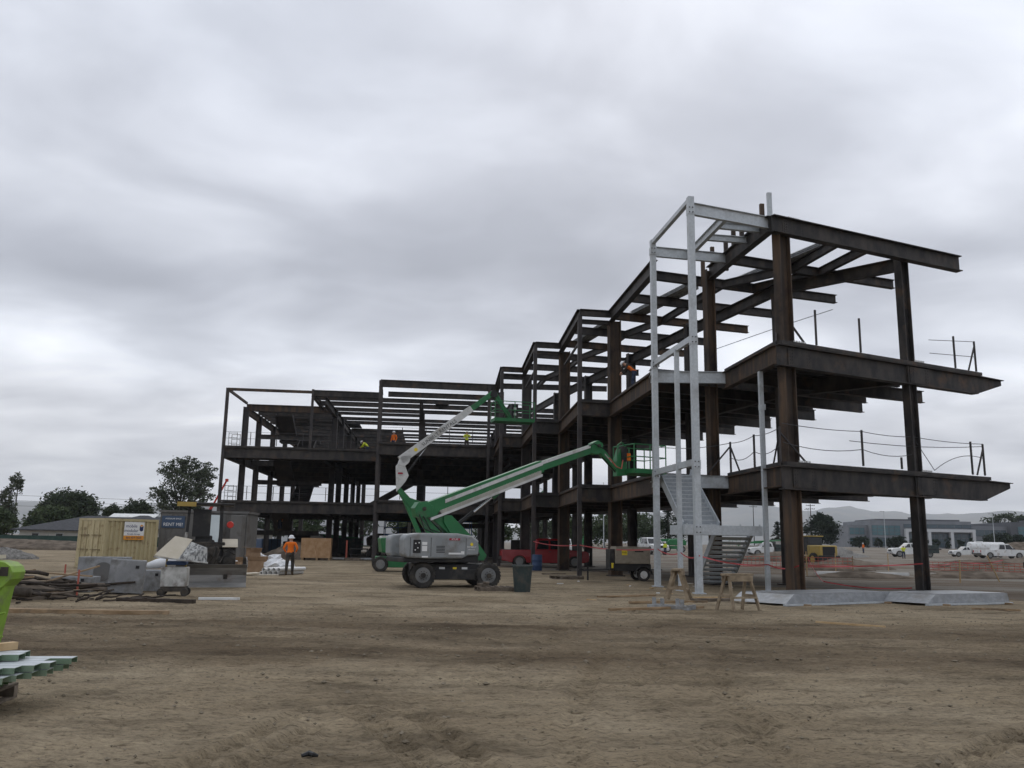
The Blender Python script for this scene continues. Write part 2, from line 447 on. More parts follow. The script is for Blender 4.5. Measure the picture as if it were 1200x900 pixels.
# ------------------------------------------------------------------ ground sheet
def ground():
    def axis_x():
        c = list(np.arange(-10, 13.01, .05))
        a, st = 13.0, .055
        while a < 9000:
            st *= 1.09
            a += st
            c.append(a)
        a, st = -10.0, .055
        neg = []
        while a > -9000:
            st *= 1.09
            a -= st
            neg.append(a)
        return np.array(neg[::-1] + c)
    ys = [-9000, -3000, -900, -250, -60, -20, -6, 0, 2, 3.5, 4.5]
    a, st = 4.5, .04
    while a < 9000:
        st = max(.034, a * (.0052 if a < 12 else .0085)) if a < 60 else a * .06
        a += st
        ys.append(a)
    X, Y = np.meshgrid(axis_x(), np.array(ys, dtype=float))
    Z = rise(X, Y)
    fade = np.exp(-np.abs(Y) / 60) * np.exp(-np.abs(X) / 60)
    rng = np.random.RandomState(3)
    for k in range(26):
        lam = 2.6 * .82 ** k + .16
        th = rng.uniform(0, math.pi)
        if rng.rand() < .5:
            th = math.pi / 2 + rng.uniform(-.22, .22)      # furrows from traffic running across the site
        Z = Z + fade * .0045 * lam ** .65 * np.sin((X * math.cos(th) + Y * math.sin(th)) * 2 * math.pi / lam + rng.uniform(0, 6.3) + 1.5 * np.sin(X * .31 + k) + .9 * np.sin(Y * .53 + 2 * k))
    # wheel ruts
    for yc, w, d in ((16.4, .32, .035), (14.5, .30, .04), (12.6, .25, .02), (19.0, .3, .02), (10.9, .2, .015)):
        yy = Y - yc - .35 * np.sin(X * .14 + yc) - .02 * X
        Z -= d * np.exp(-(yy / w) ** 2) * (0.6 + .4 * np.sin(X * 1.3 + yc)) - d * .7 * np.exp(-((np.abs(yy) - w * 1.7) / (w * .6)) ** 2)
    # curved tyre tracks with lugs
    for cx, cy, r, w, ya, yb in ((-7.0, 8.2, 5.02, .10, 5.2, 8.7), (-7.0, 8.2, 5.36, .10, 5.2, 8.4), (-9.0, 4.0, 8.75, .11, 5, 9), (-9.0, 4.0, 9.2, .11, 5, 9), (9.5, 1.5, 8.1, .13, 5, 9.5), (9.5, 1.5, 9.7, .13, 5, 10), (-30, 20, 31.2, .14, 10, 26), (-30, 20, 33.0, .14, 10, 26), (40, 4, 38.0, .13, 5.5, 14), (40, 4, 39.6, .13, 5.5, 14)):
        dd = np.hypot(X - cx, Y - cy) - r
        ang = np.arctan2(Y - cy, X - cx)
        fd_ = sstep(ya, ya + .6, Y) * (1 - sstep(yb - 1, yb, Y))
        msk = np.exp(-(dd / w) ** 6) * fd_
        kk = 1.9 if r < 6 or 8 < r < 9.5 else 1.0
        Z -= kk * .022 * msk - kk * .014 * np.exp(-((np.abs(dd) - w * 1.35) / .04) ** 2) * fd_
        Z += kk * .012 * msk * np.tanh(3 * np.sin(ang * r * 2 * math.pi / .17 + np.abs(dd) * 16))
    ny, nx = X.shape
    vs = np.stack([X.ravel(), Y.ravel(), Z.ravel()], 1)
    # fine roughness near the camera
    nz = np.zeros(len(vs))
    idx = np.where((np.abs(vs[:, 0]) < 20) & (vs[:, 1] > 3) & (vs[:, 1] < 34))[0]
    for i in idx:
        x, y = vs[i, 0], vs[i, 1]
        nz[i] = noise.noise((x * 2.1, y * 3.1, 0)) * .010 + noise.noise((x * 6, y * 9, 4)) * .009 + noise.noise((x * 14, y * 18, 8)) * .010 + max(0, noise.noise((x * 11, y * 17, 20)) - .28) * .045
    vs[:, 2] += nz
    me = bpy.data.meshes.new('ground')
    I = np.arange(nx * ny).reshape(ny, nx)
    q = np.stack([I[:-1, :-1].ravel(), I[:-1, 1:].ravel(), I[1:, 1:].ravel(), I[1:, :-1].ravel()], 1)
    me.vertices.add(len(vs))
    me.vertices.foreach_set('co', vs.ravel())
    me.loops.add(q.size)
    me.loops.foreach_set('vertex_index', q.ravel())
    me.polygons.add(len(q))
    me.polygons.foreach_set('loop_start', np.arange(0, q.size, 4))
    me.polygons.foreach_set('loop_total', np.full(len(q), 4))
    me.polygons.foreach_set('use_smooth', np.ones(len(q), dtype=bool))
    me.update(calc_edges=True)
    o = bpy.data.objects.new('ground', me)
    COL.objects.link(o)
    o['kind'] = 'structure'
    # material
    m = bpy.data.materials.new('dirt')
    m.use_nodes = True
    t = m.node_tree
    b = t.nodes['Principled BSDF']
    b.inputs['Roughness'].default_value = .95
    b.inputs['Specular IOR Level'].default_value = .12
    K = t.links.new
    tc = N(t, 'ShaderNodeTexCoord')
    def nz_(scale, stretch=(1, 1, 1), det=8.0, rough=.6, rotz=0):
        mp = N(t, 'ShaderNodeMapping')
        mp.inputs['Scale'].default_value = stretch
        mp.inputs['Rotation'].default_value = (0, 0, rotz)
        K(tc.outputs['Object'], mp.inputs[0])
        n = N(t, 'ShaderNodeTexNoise', i_Scale=scale, i_Detail=det, i_Roughness=rough)
        K(mp.outputs[0], n.inputs['Vector'])
        return n.outputs['Fac']
    def mixc(f, a, c, blend='MIX'):
        x = N(t, 'ShaderNodeMix', data_type='RGBA', blend_type=blend)
        if isinstance(f, float):
            x.inputs[0].default_value = f
        else:
            K(f, x.inputs[0])
        for i, s_ in ((6, a), (7, c)):
            if isinstance(s_, tuple):
                x.inputs[i].default_value = (*s_, 1)
            else:
                K(s_, x.inputs[i])
        return x.outputs[2]
    def rp(f, pts):
        r = ramp(t, pts)
        K(f, r.inputs[0])
        return r.outputs[0]
    base = rp(nz_(.35), [(.35, (.242, .190, .124)), (.5, (.318, .256, .172)), (.66, (.394, .324, .225))])
    streak = rp(nz_(.9, (.5, 1.3, 1), 9.0, .66), [(.36, (.62, .61, .60)), (.5, (1, 1, 1)), (.66, (1.12, 1.11, 1.1))])
    c = mixc(1.0, base, streak, 'MULTIPLY')
    # damp, churned haul track running across the site (y about 12.5 to 18.5)
    sx = N(t, 'ShaderNodeSeparateXYZ')
    K(tc.outputs['Object'], sx.inputs[0])
    wob = N(t, 'ShaderNodeMath', operation='MULTIPLY_ADD', i_1=5.5, i_2=-2.75)
    K(nz_(.22, (.5, 1, 1)), wob.inputs[0])
    ad = N(t, 'ShaderNodeMath', operation='ADD')
    K(sx.outputs['Y'], ad.inputs[0]); K(wob.outputs[0], ad.inputs[1])
    mr = N(t, 'ShaderNodeMath', operation='DIVIDE', i_1=40.0)
    K(ad.outputs[0], mr.inputs[0])
    band = rp(mr.outputs[0], [(.27, (0, 0, 0)), (.315, (1, 1, 1)), (.37, (.45, .45, .45)), (.42, (1, 1, 1)), (.50, (.0, .0, .0))])
    patch = rp(nz_(.9, (.35, 1.6, 1), 8.0, .6), [(.30, (.55, .55, .55)), (.52, (1, 1, 1))])
    bm_ = N(t, 'ShaderNodeMix', data_type='RGBA', blend_type='MULTIPLY')
    bm_.inputs[0].default_value = 1
    K(band, bm_.inputs[6]); K(patch, bm_.inputs[7])
    c = mixc(bm_.outputs[2], c, mixc(1.0, c, (.50, .465, .44), 'MULTIPLY'))
    # pebbly speckle
    vor = N(t, 'ShaderNodeTexVoronoi', i_Scale=9.0)
    K(tc.outputs['Object'], vor.inputs['Vector'])
    spk = rp(vor.outputs['Distance'], [(.0, (.62, .6, .58)), (.12, (.78, .77, .76)), (.22, (1, 1, 1))])
    sm = rp(nz_(1.6), [(.45, (0, 0, 0)), (.62, (1, 1, 1))])
    c = mixc(sm, c, mixc(1.0, c, spk, 'MULTIPLY'))
    fine = rp(nz_(14.0, (1, 1.8, 1), 6.0, .7), [(.3, (.52, .51, .50)), (.47, (1, 1, 1)), (.72, (1.28, 1.27, 1.25))])
    c = mixc(.9, c, mixc(1.0, c, fine, 'MULTIPLY'))
    mid = rp(nz_(4.2, (.7, 1.7, 1), 7.0, .68), [(.3, (.6, .59, .58)), (.48, (1, 1, 1)), (.7, (1.22, 1.21, 1.2))])
    c = mixc(.75, c, mixc(1.0, c, mid, 'MULTIPLY'))
    dash_shade = rp(nz_(6.5, (.55, 2.1, 1), 5.0, .6), [(.33, (.45, .43, .42)), (.42, (1, 1, 1))])  # short dark dashes: shade of little dirt ridges painted into the colour
    c = mixc(.8, c, mixc(1.0, c, dash_shade, 'MULTIPLY'))
    dash_shade_fine = rp(nz_(22.0, (.7, 1.8, 1), 4.0, .6), [(.32, (.42, .41, .40)), (.43, (1, 1, 1)), (.64, (1.0, 1.0, 1.0)), (.74, (1.3, 1.29, 1.27))])  # finer dashes, painted as shaded ridges with lit tops
    c = mixc(.85, c, mixc(1.0, c, dash_shade_fine, 'MULTIPLY'))
    # grey gravel beyond, to the right
    gm = N(t, 'ShaderNodeMath', operation='MULTIPLY_ADD', i_1=.06, i_2=-3.75)
    sm2 = N(t, 'ShaderNodeMath', operation='MULTIPLY_ADD', i_1=1.5)
    K(sx.outputs['X'], sm2.inputs[0]); K(sx.outputs['Y'], sm2.inputs[2])
    K(sm2.outputs[0], gm.inputs[0])
    ga = N(t, 'ShaderNodeMath', operation='MULTIPLY_ADD', i_1=3.0)
    K(nz_(.16, (1, .5, 1)), ga.inputs[0]); K(gm.outputs[0], ga.inputs[2])
    gmask = rp(ga.outputs[0], [(.85, (0, 0, 0)), (1.0, (1, 1, 1))])
    gn = N(t, 'ShaderNodeMath', operation='MINIMUM', i_1=1.0)
    K(gmask, gn.inputs[0])
    grav = rp(nz_(.16, (.5, 1.5, 1), 10.0, .65), [(.36, (.125, .092, .066)), (.46, (.175, .142, .108)), (.54, (.215, .195, .165)), (.66, (.27, .255, .225))])
    c = mixc(gn.outputs[0], c, grav)
    K(c, b.inputs['Base Color'])
    h = N(t, 'ShaderNodeMath', operation='ADD')
    K(nz_(11.0, (1, 1.5, 1), 8.0, .7), h.inputs[0])
    h2 = N(t, 'ShaderNodeMath', operation='MULTIPLY', i_1=.8)
    K(nz_(45.0, (1, 1, 1), 4.0, .6), h2.inputs[0]); K(h2.outputs[0], h.inputs[1])
    bp = N(t, 'ShaderNodeBump', i_Strength=1.0, i_Distance=.07)
    K(h.outputs[0], bp.inputs['Height'])
    K(bp.outputs[0], b.inputs['Normal'])
    me.materials.append(m)
ground()

# loose clods and stones on the dirt
def clods():
    mb = MB()
    rng = random.Random(5)
    for i in range(6000):
        y = 5.5 * math.exp(rng.random() * 1.9)
        x = (rng.random() - .5) * y * 1.35
        if rng.random() < .55:
            y = rng.gauss(16.5, 2.6)
            x = (rng.random() - .5) * 26
        if y < 5:
            continue
        r = min(.04, .006 + rng.expovariate(1 / .007)) * min(1, .35 + y / 16)
        P = []
        for a in ((1, 0, 0), (-1, 0, 0), (0, 1, 0), (0, -1, 0), (0, 0, 1), (0, 0, -1)):
            k = r * rng.uniform(.6, 1.3)
            P.append((x + a[0] * k * 1.2, y + a[1] * k, .005 + a[2] * k * .7 + noise.noise((x * 2.1, y * 3.1, 0)) * .010))
        mb.add(P, [(0, 2, 4), (2, 1, 4), (1, 3, 4), (3, 0, 4), (2, 0, 5), (1, 2, 5), (3, 1, 5), (0, 3, 5)])
    tag(mb.build('loose_clods', 'clod'), 'loose dirt clods and pebbles scattered over the ground', 'stones', kind='stuff')
clods()

# ------------------------------------------------------------------ far hills
def hills(name, az0, az1, dist, prof, seed, depth=2600):
    mb = MB()
    n, m = 150, 10
    for i in range(n + 1):
        a = az0 + (az1 - az0) * i / n
        h = 0
        for k in range(len(prof) - 1):
            if prof[k][0] <= a <= prof[k + 1][0]:
                u = (a - prof[k][0]) / (prof[k + 1][0] - prof[k][0])
                u = u * u * (3 - 2 * u)
                h = prof[k][1] + (prof[k + 1][1] - prof[k][1]) * u
        for j in range(m + 1):
            v = j / m
            d = dist + depth * v
            s = math.sin(v * math.pi / 2) ** 1.15
            q = noise.fractal((a * .35 + seed, v * 2.2, seed), .9, 2.1, 6)
            z = h * (d / dist) * s * (1 + .22 * q * (1 - .4 * v)) + 10 * noise.fractal((a * 1.3, v * 4, seed + 5), .9, 2, 4) * s
            mb.v.append((math.sin(R(a)) * d, math.cos(R(a)) * d, z - 3))
    for i in range(n):
        for j in range(m):
            a = i * (m + 1) + j
            mb.f.append((a, a + m + 1, a + m + 2, a + 1))
            mb.mi.append(0)
    o = mb.build(name, 'hill', smooth=True)
    o['kind'] = 'structure'
hills('hills', -60, 4, 5200, [(-60, 150), (-40, 175), (-31, 165), (-27, 158), (-22, 170), (-14, 120), (-4, 90), (4, 60)], 2.0)
hills('hills', -2, 60, 5400, [(-2, 60), (6, 170), (12, 215), (15.5, 285), (18, 222), (21, 230), (24, 200), (27, 190), (30, 205), (33, 225), (38, 210), (60, 180)], 9.0)

# ------------------------------------------------------------------ steel frame building
Z2, Z3, ZR = 4.5, 8.87, 13.67
FR = thing('steel_frame_building', 'three storey bare steel building frame with dark floors, stepped facade and no walls', 'building', (0, 0, 0))
def P3(p, z):
    return (p[0], p[1], z)
def beam(p, q, d=.5, bf=.25, mat='steel', name='beam', par=None):
    return MB().ibeam(p, q, d, bf, tf=max(.022, d * .05), tw=.018).build(name, mat, par or FR)
def wcol(p, z0, z1, ang, d=.6, bf=.38, mat='rust', plate=True):
    u = (math.cos(ang), math.sin(ang), 0)
    c = MB().ibeam((p[0], p[1], z0), (p[0], p[1], z1), d, bf, tf=.045, tw=.03, upv=u, top=False)
    o = c.build('column', mat, FR)
    if plate:
        MB().box((p[0], p[1], .02), (.75, .75, .05), ang).build('base_plate', 'steel', o)
    return o
def wcolv(p, z0, z1, ang, d=.6, bf=.38, mat='rust', plate=True):
    # vertical wide flange column, depth d along direction ang
    b, h, tf, tw = bf / 2, d / 2, .045, .03
    poly = [(h, b), (h - tf, b), (h - tf, tw / 2), (-h + tf, tw / 2), (-h + tf, b), (-h, b), (-h, -b), (-h + tf, -b), (-h + tf, -tw / 2), (h - tf, -tw / 2), (h - tf, -b), (h, -b)]
    c, s = math.cos(ang), math.sin(ang)
    n = 12
    vs = [(p[0] + x * c - y * s, p[1] + x * s + y * c, z) for z in (z0, z1) for x, y in poly]
    fs = [(i, (i + 1) % n, n + (i + 1) % n, n + i) for i in range(n)] + [tuple(range(n))[::-1], tuple(range(n, 2 * n))]
    m = MB().add(vs, fs)
    o = m.build('column', mat, FR)
    if plate:
        MB().box((p[0], p[1], .02), (.75, .75, .06), ang).build('base_plate', 'steel', o)
    return o
def hss(p, z0, z1, w=.2, mat='primer', name='facade_post'):
    return MB().box((p[0], p[1], (z0 + z1) / 2), (w, w, z1 - z0), R(8)).build(name, mat, FR)
def deckq(a, b, c, d, z, n, name='deck_panel', mat='deck', par=None):
    # ribbed metal deck on the quad a-b-c-d (ribs run a->b); top at z
    mb = MB()
    prof = [(0, 0), (.28, 0), (.36, -.075), (.64, -.075), (.72, 0), (1, 0)]
    rows = []
    for i in range(n):
        for t, dz in prof[:-1]:
            rows.append(((i + t) / n, dz))
    rows.append((1, 0))
    vs = []
    for off in (0, -.012):
        for t, dz in rows:
            p, q = lerp(a, d, t), lerp(b, c, t)
            vs += [(p[0], p[1], z + dz + off), (q[0], q[1], z + dz + off)]
    k = len(rows)
    fs = []
    for o in (0, 2 * k):
        for i in range(k - 1):
            fs.append((o + 2 * i, o + 2 * i + 1, o + 2 * i + 3, o + 2 * i + 2))
    mb.add(vs, fs)
    return mb.build(name, mat, par or FR)
AB = R(27)
# plan lines: facade (left) points and right tips for each cross line of the curved wing
FL = [(9.6, 30.0), (9.05, 34.3), (6.25, 36.7), (5.75, 40.3), (5.2, 43.65), (3.35, 46.9), (3.05, 50.3), (1.35, 53.5), (0.95, 57.4), (-.75, 61.0), (-1.1, 65.0)]
RT = [(18.65, 34.2), (17.36, 37.5), (15.66, 40.0), (14.3, 43.1), (13.1, 46.2), (11.9, 49.4), (10.8, 52.5), (9.8, 55.7), (8.9, 58.9), (8.1, 62.2), (7.4, 65.5)]
FT = [(20.95, 35.9), (18.9, 38.7), (17.4, 41.8), (16.05, 44.7), (14.75, 48.1), (13.5, 51.2), (12.3, 54.4), (11.2, 57.7), (10.2, 61.0), (9.4, 64.3), (8.8, 67.7)]
SE = [lerp(f, t, .86) for f, t in zip(FL, FT)]
# facade plan with steps
FP = [(9.5, 30.0), (8.95, 35.2), (6.05, 35.2), (5.15, 43.6), (3.5, 43.35), (2.95, 51.2), (1.4, 50.95), (.8, 58.9), (-.7, 58.65), (-1.2, 65.9)]
# main columns
CA, CB = (9.98, 30.42), (15.78, 33.3)
for p, a, mt in ((CA, AB, 'rust'), (CB, AB, 'steel')):
    wcolv(p, 0, ZR - .04, a, *((.54, .38) if p == CA else (.44, .34)), mt)
Dl = [(11.9, 37.0), (9.55, 44.9), (7.45, 52.5), (5.45, 60.0), (3.6, 67.2)]
for i, p in enumerate(Dl):
    wcolv(p, 0, ZR - .3 if i else ZR - .55, R(22 - 3 * i), .5, .36, 'steel')
wcolv((8.55, 36.0), 0, ZR - .2, R(20), .42, .36, 'rust')
for i, p in enumerate(((5.35, 43.8), (3.2, 51.3), (1.05, 59.0), (-.95, 66.2))):
    wcolv(p, 0, ZR - .5, R(14 - 2 * i), .62, .42, ('rust', 'rust', 'primer', 'primer')[i])
for p, t in (((3.5, 43.35), .35), ((1.4, 50.95), .3), ((-.7, 58.65), .3), ((-1.75, 65.6), .1)):
    hss(p, 0, ZR - t, .21)
# facade edge beams
for i in range(len(FP) - 1):
    a, b = FP[i], FP[i + 1]
    jog = i % 2 == 1
    mt = 'galv' if i == 1 else ('steel' if jog else 'rust')
    if i == 1:
        continue                                   # that step belongs to the galvanised stair tower
    for z in (Z2, Z3):
        beam(P3(a, z - .12), P3(b, z - .12), .72, .28, mt, 'edge_beam')
        MB().bar(P3(a, z - .05), P3(b, z - .05), .04, .16).build('slab_edge', 'steel', FR)
    if not jog:
        beam(P3(a, ZR), P3(b if i else (8.62, 36.1), ZR), .62, .3, 'steel', 'edge_beam')
    else:
        beam(P3(a, ZR), P3(b, ZR), .34, .26, 'steel', 'edge_beam')
        beam(P3(a, ZR - .55), P3(b, ZR - .55), .22, .2, 'steel', 'edge_beam')
# sloping outriggers between stepped posts and floors
for a, b in (((3.5, 43.35), (2.95, 51.2)), ((1.4, 50.95), (.8, 58.9)), ((-.7, 58.65), (-1.2, 65.9))):
    MB().bar(P3(a, ZR - 1.75), P3(lerp(a, b, .75), ZR - 1.75), .1, .1).build('facade_rail', 'primer', FR)
# near end frame
for z, d, p, q in ((Z2 - .1, .84, FL[0], FT[0]), (Z3 - .1, .80, FL[0], FT[0]), (ZR, .66, FL[0], RT[0])):
    e = lerp(p, q, 1 if z == ZR else .86)
    a = P3(lerp(p, q, -.01), z)
    o = beam(a, P3(e, z), d, .32, 'steel', 'end_beam')
    if z != ZR:
        t = P3(q, z)
        m = MB()                                   # tapered cantilever nib
        x = V(*q, 0) - V(*e, 0)
        nrm = V(-x.y, x.x, 0).normalized() * .15
        for s_ in (0, 1):
            pass
        E0, T0 = V(*e, z), V(*q, z - .04)
        m.add([E0 + nrm, E0 - nrm, T0 - nrm, T0 + nrm, E0 + nrm - V(0, 0, .03), E0 - nrm - V(0, 0, .03), T0 - nrm - V(0, 0, .03), T0 + nrm - V(0, 0, .03)], [(0, 1, 2, 3), (7, 6, 5, 4), (0, 4, 5, 1), (1, 5, 6, 2), (2, 6, 7, 3), (3, 7, 4, 0)])
        w = nrm.normalized() * .01
        m.add([E0 + w, E0 - w, T0 - w, T0 + w, E0 + w - V(0, 0, d), E0 - w - V(0, 0, d), T0 - w - V(0, 0, .22), T0 + w - V(0, 0, .22)], [(0, 1, 2, 3), (7, 6, 5, 4), (0, 4, 5, 1), (1, 5, 6, 2), (2, 6, 7, 3), (3, 7, 4, 0)])
        m.build('cantilever_nib', 'steel', o)
        MB().bar(P3(p, z + .07), P3(lerp(p, q, .885), z + .07), .34, .13).build('slab_edge', 'steel', FR)
    for c in (CA, CB):
        # bolted splice plates and studs left white at the columns
        dr = (math.cos(AB), math.sin(AB))
        nn = (math.sin(AB), -math.cos(AB))
        for sgn in (1,):
            cc = (c[0] + dr[0] * .35 + nn[0] * .19, c[1] + dr[1] * .35 + nn[1] * .19)
            cc = (c[0] + dr[0] * .45, c[1] + dr[1] * .45)
            k = (cc[0] - p[0]) * dr[0] + (cc[1] - p[1]) * dr[1]
            base = (p[0] + dr[0] * k, p[1] + dr[1] * k)
            MB().box((base[0] + nn[0] * .03, base[1] + nn[1] * .03, z - d / 2), (1.15, .02, d * .8), AB).build('splice_plate', 'steel', o)
            bt = MB()
            for bx_ in (-.48, -.36, .36, .48):
                for bz in range(5):
                    q_ = (base[0] + dr[0] * bx_ + nn[0] * .045, base[1] + dr[1] * bx_ + nn[1] * .045)
                    bt.box((q_[0], q_[1], z - d * (.2 + .15 * bz)), (.035, .03, .035), AB)
            bt.build('bolt_group', 'primer', o)
            st = MB()
            for s_ in range(5):
                st.box((base[0] + dr[0] * (-.3 + s_ * .12) + nn[0] * .1, base[1] + dr[1] * (-.3 + s_ * .12) + nn[1] * .1, z + .17 if z != ZR else z + .03), (.05, .05, .07), AB)
            st.build('stud_row', 'white', o)
# second line: frame along the right columns B - D - ...
lineD = [CB] + Dl + [(1.9, 74.5)]
for i in range(len(lineD) - 1):
    for z, d in ((Z2 - .12, .7), (Z3 - .12, .7), (ZR - .42, .52)):
        beam(P3(lineD[i], z), P3(lineD[i + 1], z), d, .28, 'steel', 'girder')
# third line on the roof between facade and D line
ml = [lerp(FL[k], RT[k], .36) for k in range(0, 11)]
for i in range(0, 10, 1):
    beam(P3(ml[i], ZR - .05), P3(ml[i + 1], ZR - .05), .36, .2, 'steel', 'beam')
ml2 = [lerp(FL[k], RT[k], .52) for k in range(0, 3)]
for i in range(2):
    beam(P3(ml2[i], ZR - .05), P3(ml2[i + 1], ZR - .05), .36, .2, 'steel', 'beam')
# cross beams of the wing
for k in range(1, 11):
    for z, T in ((Z2 - .14, FT), (Z3 - .14, FT), (ZR - .02, RT)):
        d = .40 if z > 12 else .55
        beam(P3(FL[k], z), P3(T[k], z), d, .26, 'rust' if (k in (4, 6)) and z > 12 else 'steel', 'beam')
    if k < 10:
        for z in (Z2 - .14, Z3 - .14):
            beam(P3(lerp(FL[k], FL[k + 1], .5), z), P3(lerp(SE[k], SE[k + 1], .5), z), .45, .2, 'steel', 'beam')
# thin sag rods under the roof edge on the right
for k in range(2, 5):
    MB().tube([P3(lerp(RT[k], FL[k], .02), ZR - .75), P3(lerp(RT[k + 1], FL[k + 1], .02), ZR - .75)], .02, 6).build('tie_rod', 'galv', FR)
# floor decks of the wing: one panel per bay
EDGE = {0: ((9.5, 30.0), (8.95, 35.2)), 1: None}
def facx(y):
    # facade x at a given y (outermost)
    pts = [((9.5, 30.0), (8.95, 35.2)), ((6.05, 35.2), (5.15, 43.6)), ((3.5, 43.35), (2.95, 51.2)), ((1.4, 50.95), (.8, 58.9)), ((-.7, 58.65), (-1.2, 65.9))]
    for a, b in pts:
        if a[1] - .3 <= y <= b[1]:
            return a[0] + (b[0] - a[0]) * (y - a[1]) / (b[1] - a[1])
    return -1.2
for z in (Z2, Z3):
    for a, b, k0, k1 in ((0, 1, 0, 1.2), (1, 2, 1.2, 4), (2, 3, 4, 6.2), (3, 4, 6.2, 8.4), (4, 5, 8.4, 10)):
        seg = [((9.5, 30.0), (8.95, 35.2)), ((6.05, 35.2), (5.15, 43.6)), ((3.5, 43.35), (2.95, 51.2)), ((1.4, 50.95), (.8, 58.9)), ((-.7, 58.65), (-1.2, 65.9))][a]
        def se(k):
            i = min(int(k), 9)
            return lerp(SE[i], SE[i + 1], k - i)
        nb = max(1, round(k1 - k0))
        for j in range(nb):
            t0, t1 = j / nb, (j + 1) / nb
            deckq(lerp(seg[0], seg[1], t0), se(k0 + (k1 - k0) * t0), se(k0 + (k1 - k0) * t1), lerp(seg[0], seg[1], t1), z + .0, 9)
# guard posts and cables on the near end (floors 2 and 3)
def gpost(p, z, h=1.15, brace=None, dx=(0, 0)):
    o = MB().box((p[0], p[1], z + h / 2), (.06, .06, h), AB).build('guard_post', 'primer', FR)
    if brace:
        for b_ in brace:
            MB().bar((p[0], p[1], z + h * .85), (b_[0], b_[1], z), .05, .05).build('brace', 'primer', o)
    return o
def cable(pts, r=.014):
    MB().tube(pts, r, 5).build('guard_cable', 'cable', FR)
def sag(a, b, s, n=6):
    return [lerp(a, b, i / n)[:2] + (lerp(a, b, i / n)[2] - s * 4 * (i / n) * (1 - i / n),) for i in range(n + 1)]
A0 = FL[0]
Tn = lerp(FL[0], FT[0], .875)
for z in (Z2 + .1, Z3 + .1):
    ts = (.36, .62, .93, 1.0) if z < 5 else (.17, .38, .88, 1.0)
    for t in ts:
        p = lerp(A0, Tn, t)
        gpost(p, z, 1.35 if t < 1 else 1.3, [lerp(A0, Tn, t - .045)] if t == 1.0 else None)
    if z < 5:
        gpost(lerp(A0, Tn, .55), z, .45)
        ps = [lerp(A0, Tn, t) for t in (0.0, .36, .62, 1.0)]
        for h, s in ((1.3, .06), (.62, .16)):
            for i in range(3):
                if h < 1 and i == 2:
                    cable(sag(P3(ps[2], z + 1.25), P3(lerp(A0, Tn, .72), z + .05), 0))
                    cable(sag(P3(lerp(A0, Tn, .72), z + .05), P3(ps[3], z + .7), -.3, 10))
                else:
                    cable(sag(P3(ps[i], z + h), P3(ps[i + 1], z + h), s))
        cable(sag(P3(lerp(A0, Tn, .3), z + .9), P3(ps[3], z + 1.2), .12))
    else:
        cable([P3(lerp(A0, Tn, .74), z + 1.0), P3(lerp(A0, Tn, 1), z + 1.28)])
        cable([P3(lerp(A0, Tn, .74), z + .45), P3(lerp(A0, Tn, 1), z + .62)])
# guard along the near facade, floor 2
fz = Z2 + .03
f0, f1 = FP[0], FP[1]
for t, br in ((.0, [(9.55, 31.0), (10.6, 30.5)]), (.45, None), (.93, [(8.2, 35.6), (9.5, 35.3)])):
    gpost(lerp(f0, f1, t), fz, 1.25, br)
for i, (a, b) in enumerate(((.0, .45), (.45, .93))):
    for h, s in ((1.2, .07), (.6, .2)):
        cable(sag(P3(lerp(f0, f1, a), fz + h), P3(lerp(f0, f1, b), fz + h), s))
cable(sag(P3(lerp(f0, f1, .93), fz + 1.2), (5.9, 36.0, fz + 1.15), .15))
gpost((5.95, 35.6), fz, 1.2)
MB().bar((9.55, 30.15, Z3 + .02), (10.0, 31.4, Z3 + 1.6), .07).build('brace', 'primer', FR)
MB().bar((11.0, 31.0, Z3 + .02), (10.0, 31.2, Z3 + 1.7), .07).build('brace', 'primer', FR)
# short stub posts standing on the roof steel
for (x, y, h, m) in ((9.55, 30.25, 1.0, 'galv'), (9.55, 31.2, .95, 'rust'), (9.3, 33.2, .6, 'rust'), (9.2, 34.1, 1.1, 'rust'), (9.1, 35.0, .95, 'rust'), (8.75, 36.0, .9, 'rust'), (8.6, 37.2, .8, 'rust')):
    MB().box((x, y, ZR + h / 2 - .25), (.16, .12, h + .5), R(10)).build('stub_post', m, FR)

# ---------- left wing (receding grid)
e1, e2 = V(.993, .12, 0), V(-.09, .996, 0)
L0 = V(-23.3, 69.0, 0)
def LW(i, t):
    p = L0 + e1 * i + e2 * t
    return (p.x, p.y)
xi = (0, 7.9, 15.8, 23.4)
tj = (0, 7.4, 13.4, 21, 28.5, 36, 44)
for a in xi:
    for j, t in enumerate(tj):
        if (j == 0 and a in (0, 7.9, 15.8, 23.4)):
            continue
        wcolv(LW(a, t), 0, ZR - .45, R(7), .5, .36, 'primer', plate=j < 3)
for t in (7.4, 13.4, 21, 28.5, 36):
    wcolv(LW(30.2, t), 0, ZR - .45, R(7), .46, .34, 'steel', plate=False)
J, J2, K_ = (-10.1, 64.6), (-10.9, 70.55), (-16.5, 69.85)
hss(LW(0, 0), 0, ZR - .02, .24)
hss(J, 0, ZR + .0, .22)
hss((-10.15, 66.2), 0, Z3, .16)
hss(J2, 0, ZR - .35, .22)
hss(K_, Z3 - .2, ZR + .12, .2)
hss((-10.3, 66.8), Z3, ZR - .4, .14)
